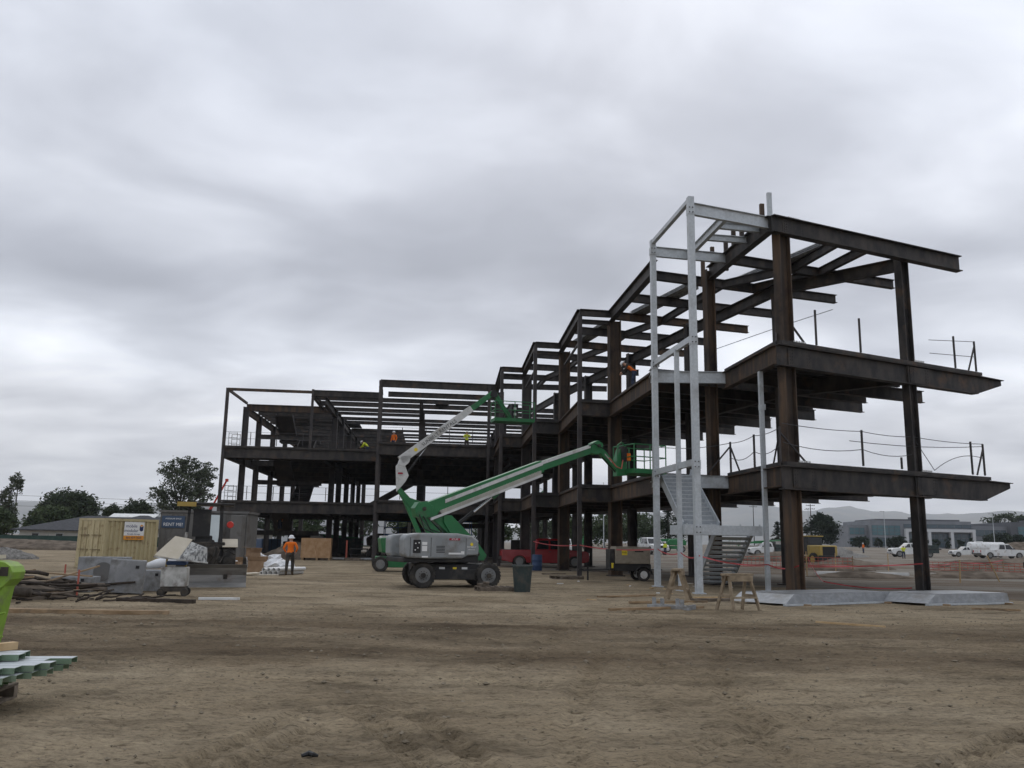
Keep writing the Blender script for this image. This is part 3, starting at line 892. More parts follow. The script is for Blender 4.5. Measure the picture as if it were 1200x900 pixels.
# front edges
Lp = LW(0, 0)
I_ = (-1.2, 65.9)
for z, d in ((Z2 - .12, .8), (Z3 - .12, .8)):
    for a, b in ((Lp, J2), (J2, J), (J, I_), (Lp, LW(0, 36))):
        beam(P3(a, z), P3(b, z), d, .3, 'steel', 'edge_beam')
    MB().bar((*Lp, z + .09), (*J2, z + .09), .36, .14).build('slab_edge', 'steel', FR)
    MB().bar((*J, z + .09), (*I_, z + .09), .36, .14).build('slab_edge', 'steel', FR)
MB().bar((*Lp, ZR - .12), (*K_, ZR - .12), .2, .22).build('facade_rail', 'rust', FR)
MB().bar((*Lp, ZR - .12), (*LW(0, 7.4), ZR - .12), .16, .2).build('facade_rail', 'rust', FR)
beam((*K_, ZR + .06), (*J2, ZR + .06), .5, .28, 'steel', 'edge_beam')
beam((*J, ZR + .05), (*I_, ZR + .05), .55, .3, 'steel', 'edge_beam')
beam((*J, ZR - .1), (*J2, ZR - .1), .4, .26, 'steel', 'edge_beam')
beam((*K_, ZR - .1), (*LW(6.8, 7.4), ZR - .1), .4, .26, 'steel', 'edge_beam')
# cross beams: rows of the roof (close spacing) and floors
t = -4.4 + 3.1
k = 0
while t < 45:
    if t < 1.0:
        i0 = 13.1
    else:
        i0 = 0 if t >= 7.3 else 6.7
    d = (.42, .36, .39)[k % 3] if t < 7 else (.34, .28, .31)[k % 3] if t < 20 else (.25, .21, .23)[k % 3]
    i1 = 29.5 - t * .02 if t > 2 else 22.4
    # every row is made of bay-long pieces, some not set yet
    cuts = [i0] + [x for x in (7.9, 15.8, 23.4) if i0 + .5 < x < i1 - .5] + [i1]
    for a, b in zip(cuts, cuts[1:]):
        if (k * 7 + int(a)) % 13 == 4:
            continue
        zz_ = ZR - .06 - .05 * (k % 2)
        beam(P3(LW(a, t), zz_), P3(LW(b, t), zz_), d, .22, 'steel', 'beam')
    if t > 8:
        for a, b in ((0, 7.9),) if t < 22 else ((0, 7.9), (7.9, 13.5)):
            beam(P3(LW(a, t + 1.5), ZR - .1), P3(LW(b, t + 1.5), ZR - .1), .36, .2, 'steel', 'joist')
    if k % 2 == 0 and t < 36.5:
        for z in (Z2 - .14, Z3 - .14):
            beam(P3(LW(i0 if t < 1 else 0, t), z), P3(LW(i1, t), z), .5, .24, 'steel', 'beam')
    t += 3.1
    k += 1
for a in (7.9, 15.8, 23.4):
    for z, d in ((Z2 - .2, .7), (Z3 - .2, .7), (ZR - .5, .62)):
        for t0, t1 in zip(tj[:-1], tj[1:]):
            if t1 > 37 and z < 12:
                continue
            beam(P3(LW(a, t0), z), P3(LW(a, t1), z), d, .3, 'steel', 'girder')
for t0, t1 in zip(tj[1:-1], tj[2:]):
    beam(P3(LW(0, t0), ZR - .45), P3(LW(0, t1), ZR - .45), .6, .3, 'rust', 'girder')
beam(P3(LW(0, 7.4), ZR - .2), P3(LW(7.9, 7.4), ZR - .2), .6, .3, 'rust', 'girder')
# plates and joint covers seen on the roof
for (i, t, w, l) in ((17, 3.2, 1.2, 2.2), (20, 5.0, 1.0, 2.0), (3, 14.5, 2.2, 2.4), (5.5, 16, 2.4, 2.2), (2, 18, 2.6, 3), (6, 21, 3, 3)):
    deckq(LW(i, t), LW(i + w, t), LW(i + w, t + l), LW(i, t + l), ZR + .08, 4)
# decks
for z in (Z2, Z3):
    cuts = [0, 7.9, 15.8, 23.4, 30.5]
    for a, b in zip(cuts, cuts[1:]):
        for t0, t1 in zip(tj[:-2], tj[1:-1]):
            if a == 0 and t0 == 7.4:
                continue                          # stair opening
            s0 = t0
            deckq(LW(a, s0), LW(b, s0), LW(b, t1), LW(a, t1), z, 8)
    deckq(J, I_, (-1.6, 72.0), (-10.9, 70.55), z, 6)
    deckq(LW(2.5, 7.4), LW(7.9, 7.4), LW(7.9, 13.4), LW(2.5, 13.4), z, 6)
# floor guards of the left wing
for z in (Z2 + .1, Z3 + .1):
    for a, b, n in ((Lp, J2, 6), (J, I_, 5)):
        for i in range(1, n):
            p = lerp(a, b, i / n)
            MB().box((p[0], p[1], z + .55), (.05, .05, 1.1)).build('guard_post', 'primer', FR)
        for h in (1.08, .55):
            cable([P3(a, z + h), P3(b, z + h)], .012)
    for s_ in (0, 1.1):
        pl_ = MB()
        a = V(*LW(-.1, 2 + s_), z)
        for q in ((0, 0, 0, 1.25), (.0, .7, 0, 1.25)):
            pl_.box((a.x + q[1], a.y, z + .62), (.04, .04, 1.25))
        for h in (.35, .8, 1.2):
            pl_.box((a.x + .35, a.y, z + h), (.7, .04, .04))
        pl_.build('guard_frame', 'galv_dull', FR)
# dark plate stairs inside: three flights, landings
def dstair(i, t0, t1, z0, z1, w=1.5):
    a, b = V(*LW(i, t0), z0), V(*LW(i, t1), z1)
    nn = e1 * w
    o = MB().bar(a, b, .05, .36).build('stair_stringer', 'primer', FR)
    MB().bar(a + nn, b + nn, .05, .36).build('stringer', 'primer', o)
    n = 12
    for q in range(n):
        c = a.lerp(b, (q + .5) / n) + nn * .5
        MB().box((c.x, c.y, c.z), (w, abs(t1 - t0) / n * 1.1, .04), R(7)).build('tread', 'primer', o)
    dn = V(0, 0, -.10)
    MB().add([a + dn, a + nn + dn, b + nn + dn, b + dn, a + dn * 1.3, a + nn + dn * 1.3, b + nn + dn * 1.3, b + dn * 1.3], [(0, 1, 2, 3), (7, 6, 5, 4), (0, 4, 5, 1), (1, 5, 6, 2), (2, 6, 7, 3), (3, 7, 4, 0)]).build('soffit_plate', 'primer', o)
for z0, z1 in ((0, Z2), (Z2, Z3), (Z3, ZR - 1.0)):
    zm = (z0 + z1) / 2
    dstair(2.5, 11.6, 7.9, zm, z1)
    dstair(4.3, 8.0, 11.6, z0, zm)
    MB().box((*LW(4.2, 12.4), zm - .1), (3.8, 1.5, .22), R(7)).build('landing', 'primer', FR)
    beam(P3(LW(1.2, 7.6), zm), P3(LW(7, 7.6), zm), .4, .24, 'steel', 'beam')
# one long dark flight leaning through the middle bay
for z0, z1 in ((.2, 3.2), (4.6, 7.2)):
    a, b = V(*LW(11.2, 9), z0), V(*LW(15.6, 9), z1)
    o = MB().bar(a, b, .06, .5).build('stair_stringer', 'primer', FR)
    MB().bar(a + e2 * 1.6, b + e2 * 1.6, .06, .5).build('stringer', 'primer', o)
    for q in range(16):
        c = a.lerp(b, (q + .5) / 16) + e2 * .8
        MB().box((c.x, c.y, c.z), (.3, 1.6, .04), R(7)).build('tread', 'primer', o)
    beam((b.x - .5, b.y - .2, z1), P3(LW(22, 9), z1), .4, .24, 'steel', 'beam')

# bundles of deck sheets lying on the roof steel (loose, so things of their own)
def bundle(p, q, z, lab, w=.8, h=.22):
    m = MB()
    d = (V(*q, 0) - V(*p, 0)).normalized()
    s = V(d.y, -d.x, 0)
    for k in range(3):
        prof = []
        for i in range(4):
            x = -w / 2 + i * w / 4
            prof += [(x, .0), (x + w * .06, .06), (x + w * .18, .06), (x + w * .24, 0)]
        prof = prof + [(a, b - .015) for a, b in prof[::-1]]
        m.sweep((*p, z + k * .07), (*q, z + k * .07), prof)
    tag(m.build('deck_sheet_bundle', 'galv_dull'), lab, 'steel sheets', 'deck bundles on the roof steel')
bundle((13.0, 32.9), (10.6, 38.4), ZR + .02, 'bundle of ribbed steel deck sheets on the roof beside the corner column')
bundle((8.5, 39.2), (6.6, 44.4), ZR + .0, 'bundle of ribbed deck sheets on the roof over the second facade step')
bundle((5.4, 46.5), (3.9, 51.8), ZR + .0, 'bundle of ribbed deck sheets on the roof over the third facade step')

# ------------------------------------------------------------------ galvanised stair tower
ST = thing('galvanized_stair_tower', 'bright galvanized stair tower of slim posts with zigzag steel stairs beside the frame', 'stair tower', (0, 0, 0))
P1, P2, P3_, P4 = (6.35, 29.2), (5.72, 33.6), (6.08, 30.9), (9.28, 31.3)
def gbox(p, z0, z1, w, name='post', mat='galv'):
    return MB().box((p[0], p[1], (z0 + z1) / 2), (w, w, z1 - z0), R(8)).build(name, mat, ST)
gbox(P1, 0, 14.0, .22)
gbox(P2, 0, 13.95, .21)
gbox(P3_, 0, Z3 - .15, .15)
gbox(P4, 0, Z3 - .85, .15)
gbox((P4[0] + .02, P4[1]), Z3 - 2.3, Z3 - 2.1, .2, 'bracket')
for p in (P1, P2, P3_, P4):
    MB().box((p[0], p[1], .015), (.4, .4, .04)).build('base_plate', 'galv', ST)
def gbeam(p, q, d=.36, bf=.16, name='beam'):
    return MB().ibeam(p, q, d, bf, .02, .014).build(name, 'galv', ST)
MB().bar((*P1, 13.9), (*P2, 13.85), .16, .16).build('beam', 'galv', ST)
gbeam((P1[0] + .12, P1[1] + .03, ZR + .12), (9.7, 30.3, ZR + .02), .46)
gbeam((P2[0] + .12, P2[1], ZR), (9.0, 34.3, ZR), .42)
gbeam((7.75, 29.7, ZR - .02), (7.25, 33.9, ZR - .04), .32)
gbeam((7.7, 30.6, ZR - .05), (9.5, 31.0, ZR - .05), .26)
gbeam((7.6, 31.9, ZR - .05), (9.4, 32.2, ZR - .05), .26)
for z in (Z3, Z2):
    MB().bar((*P2, z - .12), (*P1, z - .1), .14, .22).build('beam', 'galv', ST)
    gbeam((P2[0] + .1, P2[1] + 1.6, z - .1), (8.95, 35.15, z - .1), .5)
    gbeam((P2[0] + .05, P2[1], z - .1), (P2[0] + .1, P2[1] + 1.6, z - .1), .3)
for p_, zs in ((P1, (Z2 - .1, Z3 - .1, ZR - .1, 2.2)), (P2, (Z2 - .1, Z3 - .1, ZR - .1))):
    for z_ in zs:
        k_ = MB().box((p_[0], p_[1] - .005, z_ - .1), (.245, .245, .3), R(8)).build('splice_sleeve', 'galv', ST)
        MB().box((p_[0] - .06, p_[1] - .14, z_), (.035, .03, .035)).box((p_[0] + .06, p_[1] - .14, z_), (.035, .03, .035)).box((p_[0] - .06, p_[1] - .14, z_ - .18), (.035, .03, .035)).box((p_[0] + .06, p_[1] - .14, z_ - .18), (.035, .03, .035)).build('bolt_group', 'primer', k_)
# landing and flights
LZ = 2.25
la, lb = V(6.2, 30.75, LZ), V(9.15, 31.35, LZ)
ld = (lb - la).normalized()
lnr = V(-ld.y, ld.x, 0)
land = MB().add([la, lb, lb + lnr * 1.25, la + lnr * 1.25, la - V(0, 0, .03), lb - V(0, 0, .03), lb + lnr * 1.25 - V(0, 0, .03), la + lnr * 1.25 - V(0, 0, .03)], [(0, 1, 2, 3), (7, 6, 5, 4), (0, 4, 5, 1), (1, 5, 6, 2), (2, 6, 7, 3), (3, 7, 4, 0)]).build('landing', 'galv', ST)
for a, b in ((la, lb), (lb, lb + lnr * 1.25), (la + lnr * 1.25, lb + lnr * 1.25), (la, la + lnr * 1.25)):
    MB().bar(a - V(0, 0, .12), b - V(0, 0, .12), .05, .34).build('landing_beam', 'galv', land)
for t in (.04, .35, .72, .97):
    c = la.lerp(lb, t)
    MB().box((c.x, c.y, LZ + .05), (.05, .05, .12)).build('stub', 'galv', land)
def gflight(a, dirv, w, z0, z1, run, n, name='stair_flight', rh=1.0):
    side = V(dirv[1], -dirv[0], 0).normalized()
    d = V(*dirv, 0).normalized()
    a0 = V(*a, z0)
    b0 = a0 + d * run
    b0.z = z1
    root = None
    for s_ in (0, 1):
        m = MB().bar(a0 + side * w * s_ + V(0, 0, .05), b0 + side * w * s_ + V(0, 0, .05), .05, .34)
        if root is None:
            root = m.build(name, 'galv', ST)
        else:
            m.build('stringer', 'galv', root)
    for q in range(n):
        t0 = (q + .5) / n
        c = a0.lerp(b0, t0) + side * w / 2
        ang = math.atan2(d.y, d.x)
        MB().box((c.x, c.y, c.z), (run / n * 1.02, w - .05, .045), ang).build('tread', 'galv', root)
        rr = a0.lerp(b0, (q + (1 if z1 > z0 else 0)) / n) + side * w / 2
        h = abs(z1 - z0) / n
        cc = c - d * run / n * .5 * (1 if z1 > z0 else -1)
        MB().box((cc.x, cc.y, c.z - h / 2 + h * (1 - rh) / 2), (.02, w - .05, h * rh * .94), ang).build('riser', 'galv_riser_shaded' if rh == 1 else 'galv', root)
    return root
fd = V(-.09, 1, 0)
u0 = la.lerp(lb, .16) + lnr * 1.25
gflight((u0.x, u0.y), (-.1, 1), 1.38, LZ, Z2, 3.3, 13)
d0 = la.lerp(lb, .60) + lnr * 1.25
gflight((d0.x, d0.y), (-.02, 1), 1.38, LZ - .1, .08, 3.3, 12, rh=.55)

# ------------------------------------------------------------------ wheels
def wheel(par, c, r, w, ang=0, rimmat='rim', lugs=True, name='wheel', rim_r=.6):
    # axle runs along local y turned by ang
    M = Matrix.Translation(V(*c)) @ Matrix.Rotation(ang, 4, 'Z') @ Matrix.Rotation(R(90), 4, 'X')
    h = w / 2
    prof = [(r * rim_r, -h * .8), (r * .8, -h), (r * .96, -h * .92), (r, -h * .6), (r, h * .6), (r * .96, h * .92), (r * .8, h), (r * rim_r, h * .8)]
    o = MB().lathe(prof, 26, M, close=True).build(name, 'tyre', par, smooth='auto')
    rm = MB()
    q = r * rim_r
    for s in (-1, 1):
        rm.lathe([(q * 1.02, s * h * .80), (q * .9, s * h * .86), (q * .82, s * h * .45), (q * .45, s * h * .40), (q * .36, s * h * .62), (q * .12, s * h * .66), (.002, s * h * .66)], 22, M)
    rm.build('rim', rimmat, o, smooth='auto')
    if lugs:
        lg = MB()
        n = 24
        for i in range(n):
            a = 2 * math.pi * i / n
            for s in (-1, 1):
                m = M @ Matrix.Rotation(a + s * .06, 4, 'Z') @ Matrix.Translation(V(r * 1.0, 0, s * h * .45)) @ Matrix.Rotation(s * .5, 4, 'X')
                lg.box((0, 0, 0), (r * .07, r * .09, h * .95), M=m)
        lg.build('tread', 'tyre', o)
    return o

# ------------------------------------------------------------------ boom lift near the centre
def arm(name, par, f, a, b, h0, h1, w, mat, bevel=.015):
    # box arm from (s,z) a to b in the boom plane f(s,z,off)
    d = V(b[0] - a[0], 0, b[1] - a[1]).normalized()
    n = V(-d.z, 0, d.x)
    A, B = V(a[0], 0, a[1]), V(b[0], 0, b[1])
    P = []
    for c, h in ((A, h0), (B, h1)):
        for sy in (-1, 1):
            for sz in (-1, 1):
                q = c + n * sz * h / 2
                P.append(f(q.x, q.z, sy * w / 2))
    return MB().add(P, [(0, 1, 3, 2), (4, 6, 7, 5), (0, 4, 5, 1), (2, 3, 7, 6), (0, 2, 6, 4), (1, 5, 7, 3)]).build(name, mat, par, bevel=bevel)
def poly_plate(name, par, f, pts, w, mat, off=0, bevel=.012):
    n = len(pts)
    vs = [f(s, z, off - w / 2) for s, z in pts] + [f(s, z, off + w / 2) for s, z in pts]
    fs = [(i, (i + 1) % n, n + (i + 1) % n, n + i) for i in range(n)] + [tuple(range(n))[::-1], tuple(range(n, 2 * n))]
    return MB().add(vs, fs).build(name, mat, par, bevel=bevel)
def basket(par, f, s0, s1, z0, wid, mat, h=1.1):
    y0, y1 = -wid / 2, wid / 2
    fl = MB().add([f(s, z, y) for s in (s0, s1) for y in (y0, y1) for z in (z0 - .05, z0 + .13)], [(0, 1, 3, 2), (4, 6, 7, 5), (0, 4, 5, 1), (2, 3, 7, 6), (0, 2, 6, 4), (1, 5, 7, 3)]).build('basket', mat, par)
    for s, y in ((s0, y0), (s0, y1), (s1, y0), (s1, y1), ((s0 + s1) / 2, y0), ((s0 + s1) / 2, y1)):
        MB().tube([f(s, z0, y), f(s, z0 + h, y)], .025, 6).build('basket_post', mat, fl)
    for z in (z0 + h, z0 + h * .55):
        MB().tube([f(s0, z, y0), f(s1, z, y0), f(s1, z, y1), f(s0, z, y1), f(s0, z, y0)], .025, 6).build('basket_rail', mat, fl)
    return fl

BL = thing('boom_lift', 'green articulating boom lift with grey engine cowl and black chassis raised to second floor', 'boom lift', (-2.1, 31.3, 0), 0)
d1 = V(.898, .439, 0)
def f1(s, z, off=0):
    return d1 * s + V(d1.y, -d1.x, 0) * off + V(0, -.1, z)
ca = R(14)
cd, cn = V(math.cos(ca), math.sin(ca), 0), V(-math.sin(ca), math.cos(ca), 0)
def chassis(par, wb, tr, r, mat):
    m = MB()
    m.box((0, 0, r + .16), (wb + .5, tr - .55, .44), ca)
    m.box((0, 0, r + .02), (wb - .7, tr - .35, .36), ca)
    m.box(tuple(cd * (wb / 2 - .0) + V(0, 0, r)), (.34, tr - .2, .30), ca)
    m.box(tuple(cd * (-wb / 2) + V(0, 0, r)), (.34, tr - .2, .30), ca)
    o = m.build('chassis', mat, par, bevel=.03)
    MB().lathe([(.62, r + .36), (.62, r + .5), (.5, r + .52)], 24).build('turntable_ring', 'black', par, smooth='auto')
    return o
ch = chassis(BL, 2.3, 2.25, .43, 'black')
for i, (x, mt) in enumerate(((-.45, 'white'), (.0, 'sign_yellow'), (.35, 'white'), (.95, 'white'))):
    c = cd * x - cn * (2.25 / 2 - .272) + V(0, 0, .64)
    MB().box(tuple(c), (.2 if mt == 'white' else .13, .012, .12), ca).build('decal', mt, ch)
for s in (-1, 1):
    for t in (-1, 1):
        w_ = wheel(BL, tuple(cd * 1.15 * s + cn * 1.0 * t + V(0, 0, .43)), .43, .34, ca)
        hb = MB()
        Mh_ = Matrix.Translation(cd * 1.15 * s + cn * (1.0 * t + .145 * t) + V(0, 0, .43)) @ Matrix.Rotation(ca, 4, 'Z') @ Matrix.Rotation(R(90 * t), 4, 'X')
        for b_ in range(9):
            hb.lathe([(.016, -.10), (.016, -.04)], 6, Mh_ @ Matrix.Rotation(b_ * 2 * math.pi / 9, 4, 'Z') @ Matrix.Translation(V(.14, 0, 0)))
        hb.build('wheel_nuts', 'machine', w_)
        MB().lathe([(.085, -.13), (.08, -.02), (.05, .0), (.002, .0)], 16, Mh_).build('hub', 'machine', w_)
# cowl (grey engine/tank cover), rounded
pr = [(-2.05, 1.02), (-2.12, 1.15), (-2.13, 1.66), (-2.05, 1.78), (-1.6, 1.83), (-.2, 1.84), (.35, 1.76), (.60, 1.60), (.64, 1.35), (.62, 1.12), (.2, 1.10), (.0, 1.0), (-1.3, .99)]
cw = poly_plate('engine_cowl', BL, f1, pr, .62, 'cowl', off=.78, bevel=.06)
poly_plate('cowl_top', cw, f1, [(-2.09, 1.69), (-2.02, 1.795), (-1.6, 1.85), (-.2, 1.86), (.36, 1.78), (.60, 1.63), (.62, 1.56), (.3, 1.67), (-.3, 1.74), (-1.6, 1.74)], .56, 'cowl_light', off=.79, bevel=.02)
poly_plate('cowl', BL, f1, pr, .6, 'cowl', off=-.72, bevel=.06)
poly_plate('counterweight', BL, f1, [(-2.1, .86), (-2.1, 1.03), (-1.3, 1.0), (0, 1.0), (.2, 1.1), (.68, 1.12), (.66, .86)], 1.9, 'black', bevel=.03)
poly_plate('control_panel', cw, f1, [(-1.82, 1.18), (-1.82, 1.62), (-1.55, 1.62), (-1.55, 1.18)], .02, 'black_plain', off=1.10)
for (a, b, c, e) in ((-1.50, 1.24, -1.32, 1.42), (-1.50, 1.45, -1.32, 1.55), (-.52, 1.14, .02, 1.20), (-.06, 1.14, .06, 1.25), (-1.50, 1.03, -1.28, 1.08)):
    poly_plate('decal', cw, f1, [(a, b), (a, e), (c, e), (c, b)], .012, 'sign_white', off=1.10, bevel=0)
poly_plate('decal', cw, f1, [(-.52, 1.62), (-.50, 1.69), (-.1, 1.69), (-.12, 1.62)], .012, 'sign_red', off=1.10, bevel=0)
text('lettering', 'ATLAS', 'sign_white', cw, frameM(f1(-.31, 1.655, 1.11), d1, (0, 0, 1)), .085)
MB().lathe([(.055, 0), (.055, .012)], 18, frameM(f1(.34, 1.49, 1.09), d1, (0, 0, 1))).build('emblem', 'sign_yellow', cw)
text('lettering', 'SUNBELT', 'sign_white', cw, frameM(f1(.34, 1.40, 1.10), d1, (0, 0, 1)), .085)
text('lettering', 'RENTALS', 'sign_white', cw, frameM(f1(.34, 1.31, 1.10), d1, (0, 0, 1)), .06)
for (s, z) in ((-1.74, 1.5), (-1.66, 1.35), (-1.75, 1.28), (-1.62, 1.52)):
    MB().lathe([(.022, 0), (.022, .02)], 10, frameM(f1(s, z, 1.11), d1, (0, 0, 1))).build('knob', 'sign_white', cw)
for sx_ in (-1.93, -1.18, .12):
    poly_plate('panel_gap', cw, f1, [(sx_, 1.06 if sx_ < 0 else 1.12), (sx_, 1.70), (sx_ + .016, 1.70), (sx_ + .016, 1.06 if sx_ < 0 else 1.12)], .012, 'black_plain', off=1.088, bevel=0)
for k_ in range(5):
    poly_plate('vent_slot', cw, f1, [(-.98, 1.2 + k_ * .05), (-.98, 1.222 + k_ * .05), (-.66, 1.222 + k_ * .05), (-.66, 1.2 + k_ * .05)], .012, 'black_plain', off=1.088, bevel=0)
# boom pivot plates, riser, main boom
for of in (-.22, .22):
    poly_plate('turret_plate', BL, f1, [(.2, .92), (1.2, .92), (1.32, 1.1), (.95, 1.56), (-.1, 2.5), (-.4, 2.5), (-.4, 2.25), (.05, 1.6)], .06, 'green', off=of)
arm('lower_arm', BL, f1, (1.1, 1.08), (-1.05, 2.75), .42, .30, .36, 'green')
arm('lower_link', BL, f1, (-.45, 1.75), (-1.35, 2.6), .2, .2, .3, 'green')
arm('link_arm', BL, f1, (.1, 1.7), (-.75, 2.7), .24, .24, .22, 'green')
poly_plate('knuckle', BL, f1, [(-1.42, 2.42), (-1.5, 2.72), (-1.36, 2.93), (-1.05, 2.97), (-.8, 2.8), (-.85, 2.5), (-1.1, 2.36)], .46, 'green')
arm('main_boom', BL, f1, (-1.1, 2.62), (3.6, 4.46), .52, .46, .40, 'green')
arm('telescopic_boom', BL, f1, (3.2, 4.32), (6.1, 5.36), .36, .34, .30, 'green')
for q, of in (((.17, 2.69), .205), ((-.20, 2.34), .205)):
    pass
# pale side panels on the boom: upper stripe and beige cable carrier below
def stripe(name, s0, z0, s1, z1, h, mat, off, w=.03):
    poly_plate(name, BL, f1, [(s0, z0), (s0, z0 + h), (s1, z1 + h), (s1, z1)], w, mat, off=off, bevel=0)
stripe('boom_stripe', -.35, 2.93, 3.6, 4.50, .13, 'boom_white', .215)
stripe('boom_stripe', 3.6, 4.53, 5.75, 5.30, .13, 'boom_white', .165)
stripe('cable_carrier', -.55, 2.50, 3.5, 4.12, .16, 'boom_beige', .25, .09)
stripe('boom_stripe', -.9, 2.30, 3.55, 4.06, .09, 'boom_white', .26, .10)
cc = MB()
for i in range(34):
    t = i / 34
    s_, z_ = -.5 + t * 3.95, 2.60 + t * 1.60
    cc.box(tuple(f1(s_, z_ + .03, .30)), (.035, .02, .11), math.atan2(d1.y, d1.x))
cc.build('carrier_links', 'boom_beige', BL)
MB().tube([f1(-.0, 2.0, .0), f1(.85, 2.65, .0)], .08, 12).build('lift_cylinder', 'black', BL, smooth='auto')
MB().tube([f1(.8, 2.6, .0), f1(1.7, 3.3, .0)], .045, 12).build('lift_rod', 'chrome', BL, smooth='auto')
arm('cylinder_mount', BL, f1, (1.6, 3.2), (2.0, 3.55), .16, .12, .2, 'green')
poly_plate('jib_knuckle', BL, f1, [(5.75, 5.1), (5.85, 5.5), (6.1, 5.62), (6.35, 5.5), (6.3, 5.15), (6.05, 5.05)], .36, 'green')
arm('jib', BL, f1, (6.12, 5.4), (7.15, 4.45), .24, .2, .24, 'green')
stripe('boom_stripe', 6.45, 5.06, 6.75, 4.78, .06, 'boom_white', .13)
MB().tube([f1(6.4, 5.0, .0), f1(7.1, 4.35, .0)], .035, 8).build('jib_rod', 'black', BL)
poly_plate('basket_mount', BL, f1, [(7.0, 4.25), (7.0, 4.85), (7.15, 5.35), (7.45, 5.35), (7.5, 4.3)], .3, 'green')
bk = basket(BL, f1, 7.42, 8.95, 4.42, 1.5, 'green')
MB().tube([f1(7.05, 4.3, .1), f1(7.05, 5.0, .1), f1(7.08, 5.5, .1), f1(7.25, 5.62, .1), f1(7.42, 5.5, .1), f1(7.42, 4.6, .1)], .035, 8).build('guard_hoop', 'green', bk)
poly_plate('control_box', bk, f1, [(7.2, 4.85), (7.2, 5.45), (7.45, 5.45), (7.45, 4.85)], .4, 'black')
poly_plate('tool_tray', bk, f1, [(7.5, 4.9), (7.5, 5.2), (7.68, 5.2), (7.68, 4.9)], .25, 'orange')
MB().tube([f1(6.6, 4.95, .2), f1(6.9, 4.6, .28), f1(7.15, 4.55, .25), f1(7.25, 4.9, .2)], .025, 6).build('hose', 'fence_orange', BL)

for k_, (a_, b_) in enumerate((((-1.35, 2.5), (-.5, 1.75)), ((-1.2, 2.45), (-.2, 1.78)), ((5.6, 5.35), (6.5, 5.2)))):
    m_ = ((a_[0] + b_[0]) / 2 - .25, (a_[1] + b_[1]) / 2 - .12 + .3 * (k_ == 2))
    MB().tube([f1(*a_, .3), f1(m_[0], m_[1], .36), f1(*b_, .3)], .022, 6).build('hose', 'black_plain', BL)
for s_, z_ in ((-1.15, 2.7), (.95, 1.15), (6.1, 5.4), (-.55, 2.55)):
    MB().lathe([(.07, 0), (.07, .05), (.04, .06), (.002, .06)], 14, frameM(f1(s_, z_, .235), d1, (0, 0, 1))).build('pivot_pin', 'machine', BL, smooth='auto')

# ------------------------------------------------------------------ second boom lift behind it
B2 = thing('boom_lift', 'boom lift with long white boom raised to third floor, standing behind grey cowled lift', 'boom lift', (-5.6, 45.3, 0), 0)
d2 = V(.9707, .2402, 0)
def f2(s, z, off=0):
    return d2 * s + V(d2.y, -d2.x, 0) * off + V(0, 0, z)
ca = R(10)
cd, cn = V(math.cos(ca), math.sin(ca), 0), V(-math.sin(ca), math.cos(ca), 0)
chassis(B2, 2.2, 2.2, .38, 'green')
for s in (-1, 1):
    for t in (-1, 1):
        wheel(B2, tuple(cd * 1.1 * s + cn * .95 * t + V(0, 0, .38)), .38, .3, ca)
poly_plate('engine_cowl', B2, f2, [(-1.1, .95), (-1.2, 1.7), (.9, 1.75), (1.1, 1.4), (1.0, .95)], 1.8, 'green', bevel=.06)
poly_plate('cowl_top', B2, f2, [(-1.15, 1.66), (-1.1, 1.8), (.85, 1.84), (.95, 1.7)], 1.6, 'boom_white', bevel=.02)
arm('lower_arm', B2, f2, (1.6, 1.8), (.45, 3.5), .36, .34, .36, 'green')
arm('lower_link', B2, f2, (.9, 1.9), (-.05, 3.9), .22, .22, .3, 'green')
poly_plate('knuckle', B2, f2, [(-.36, 4.15), (-.1, 3.75), (.75, 2.9), (1.0, 3.2), (.9, 3.6), (.3, 3.8), (-.2, 4.3)], .4, 'green')
poly_plate('riser_plate', B2, f2, [(-.40, 4.10), (-.48, 5.45), (-.40, 5.55), (-.02, 5.5), (.2, 4.95), (.05, 4.65), (-.1, 4.45)], .3, 'boom_white')
poly_plate('decal', B2, f2, [(-.38, 5.02), (-.38, 5.1), (-.12, 5.1), (-.12, 5.02)], .02, 'sign_red', off=.165, bevel=0)
poly_plate('elbow', B2, f2, [(-.40, 5.5), (-.30, 5.85), (-.2, 5.98), (.3, 6.05), (.2, 5.65), (-.05, 5.42)], .34, 'boom_white')
arm('main_boom', B2, f2, (-.25, 5.75), (3.5, 8.72), .46, .36, .34, 'boom_white')
arm('telescopic_boom', B2, f2, (3.3, 8.55), (4.68, 9.66), .30, .28, .26, 'green')
ml_ = V(3.75, 0, 2.97).normalized()
M_ = frameM(f2(1.75, 7.30, .175), d2 * ml_.x + V(0, 0, ml_.z), (0, 0, 1))
text('lettering', 'SUNBELT RENTALS', 'black_plain', B2, M_, .27)
MB().lathe([(.1, 0), (.1, .012)], 16, frameM(f2(.52, 6.34, .172), d2, (0, 0, 1))).build('emblem', 'sign_yellow', B2)
MB().tube([f2(.0, 4.9), f2(.75, 6.0)], .06, 10).build('lift_cylinder', 'black', B2)
MB().tube([f2(.75, 6.0), f2(1.15, 6.55)], .035, 10).build('lift_rod', 'chrome', B2)
poly_plate('jib_knuckle', B2, f2, [(4.5, 9.5), (4.6, 9.8), (4.85, 9.8), (4.95, 9.5), (4.75, 9.35)], .3, 'black')
arm('jib', B2, f2, (4.8, 9.62), (5.75, 8.2), .24, .18, .2, 'green')
MB().bar(f2(4.95, 9.5, .12), f2(5.75, 8.35, .12), .05, .05).build('jib_rod', 'green', B2)
bk = basket(B2, f2, 4.72, 6.95, 8.12, 1.0, 'green', 1.05)
poly_plate('control_box', bk, f2, [(5.75, 8.2), (5.72, 9.1), (6.1, 9.1), (6.1, 8.2)], .4, 'black')
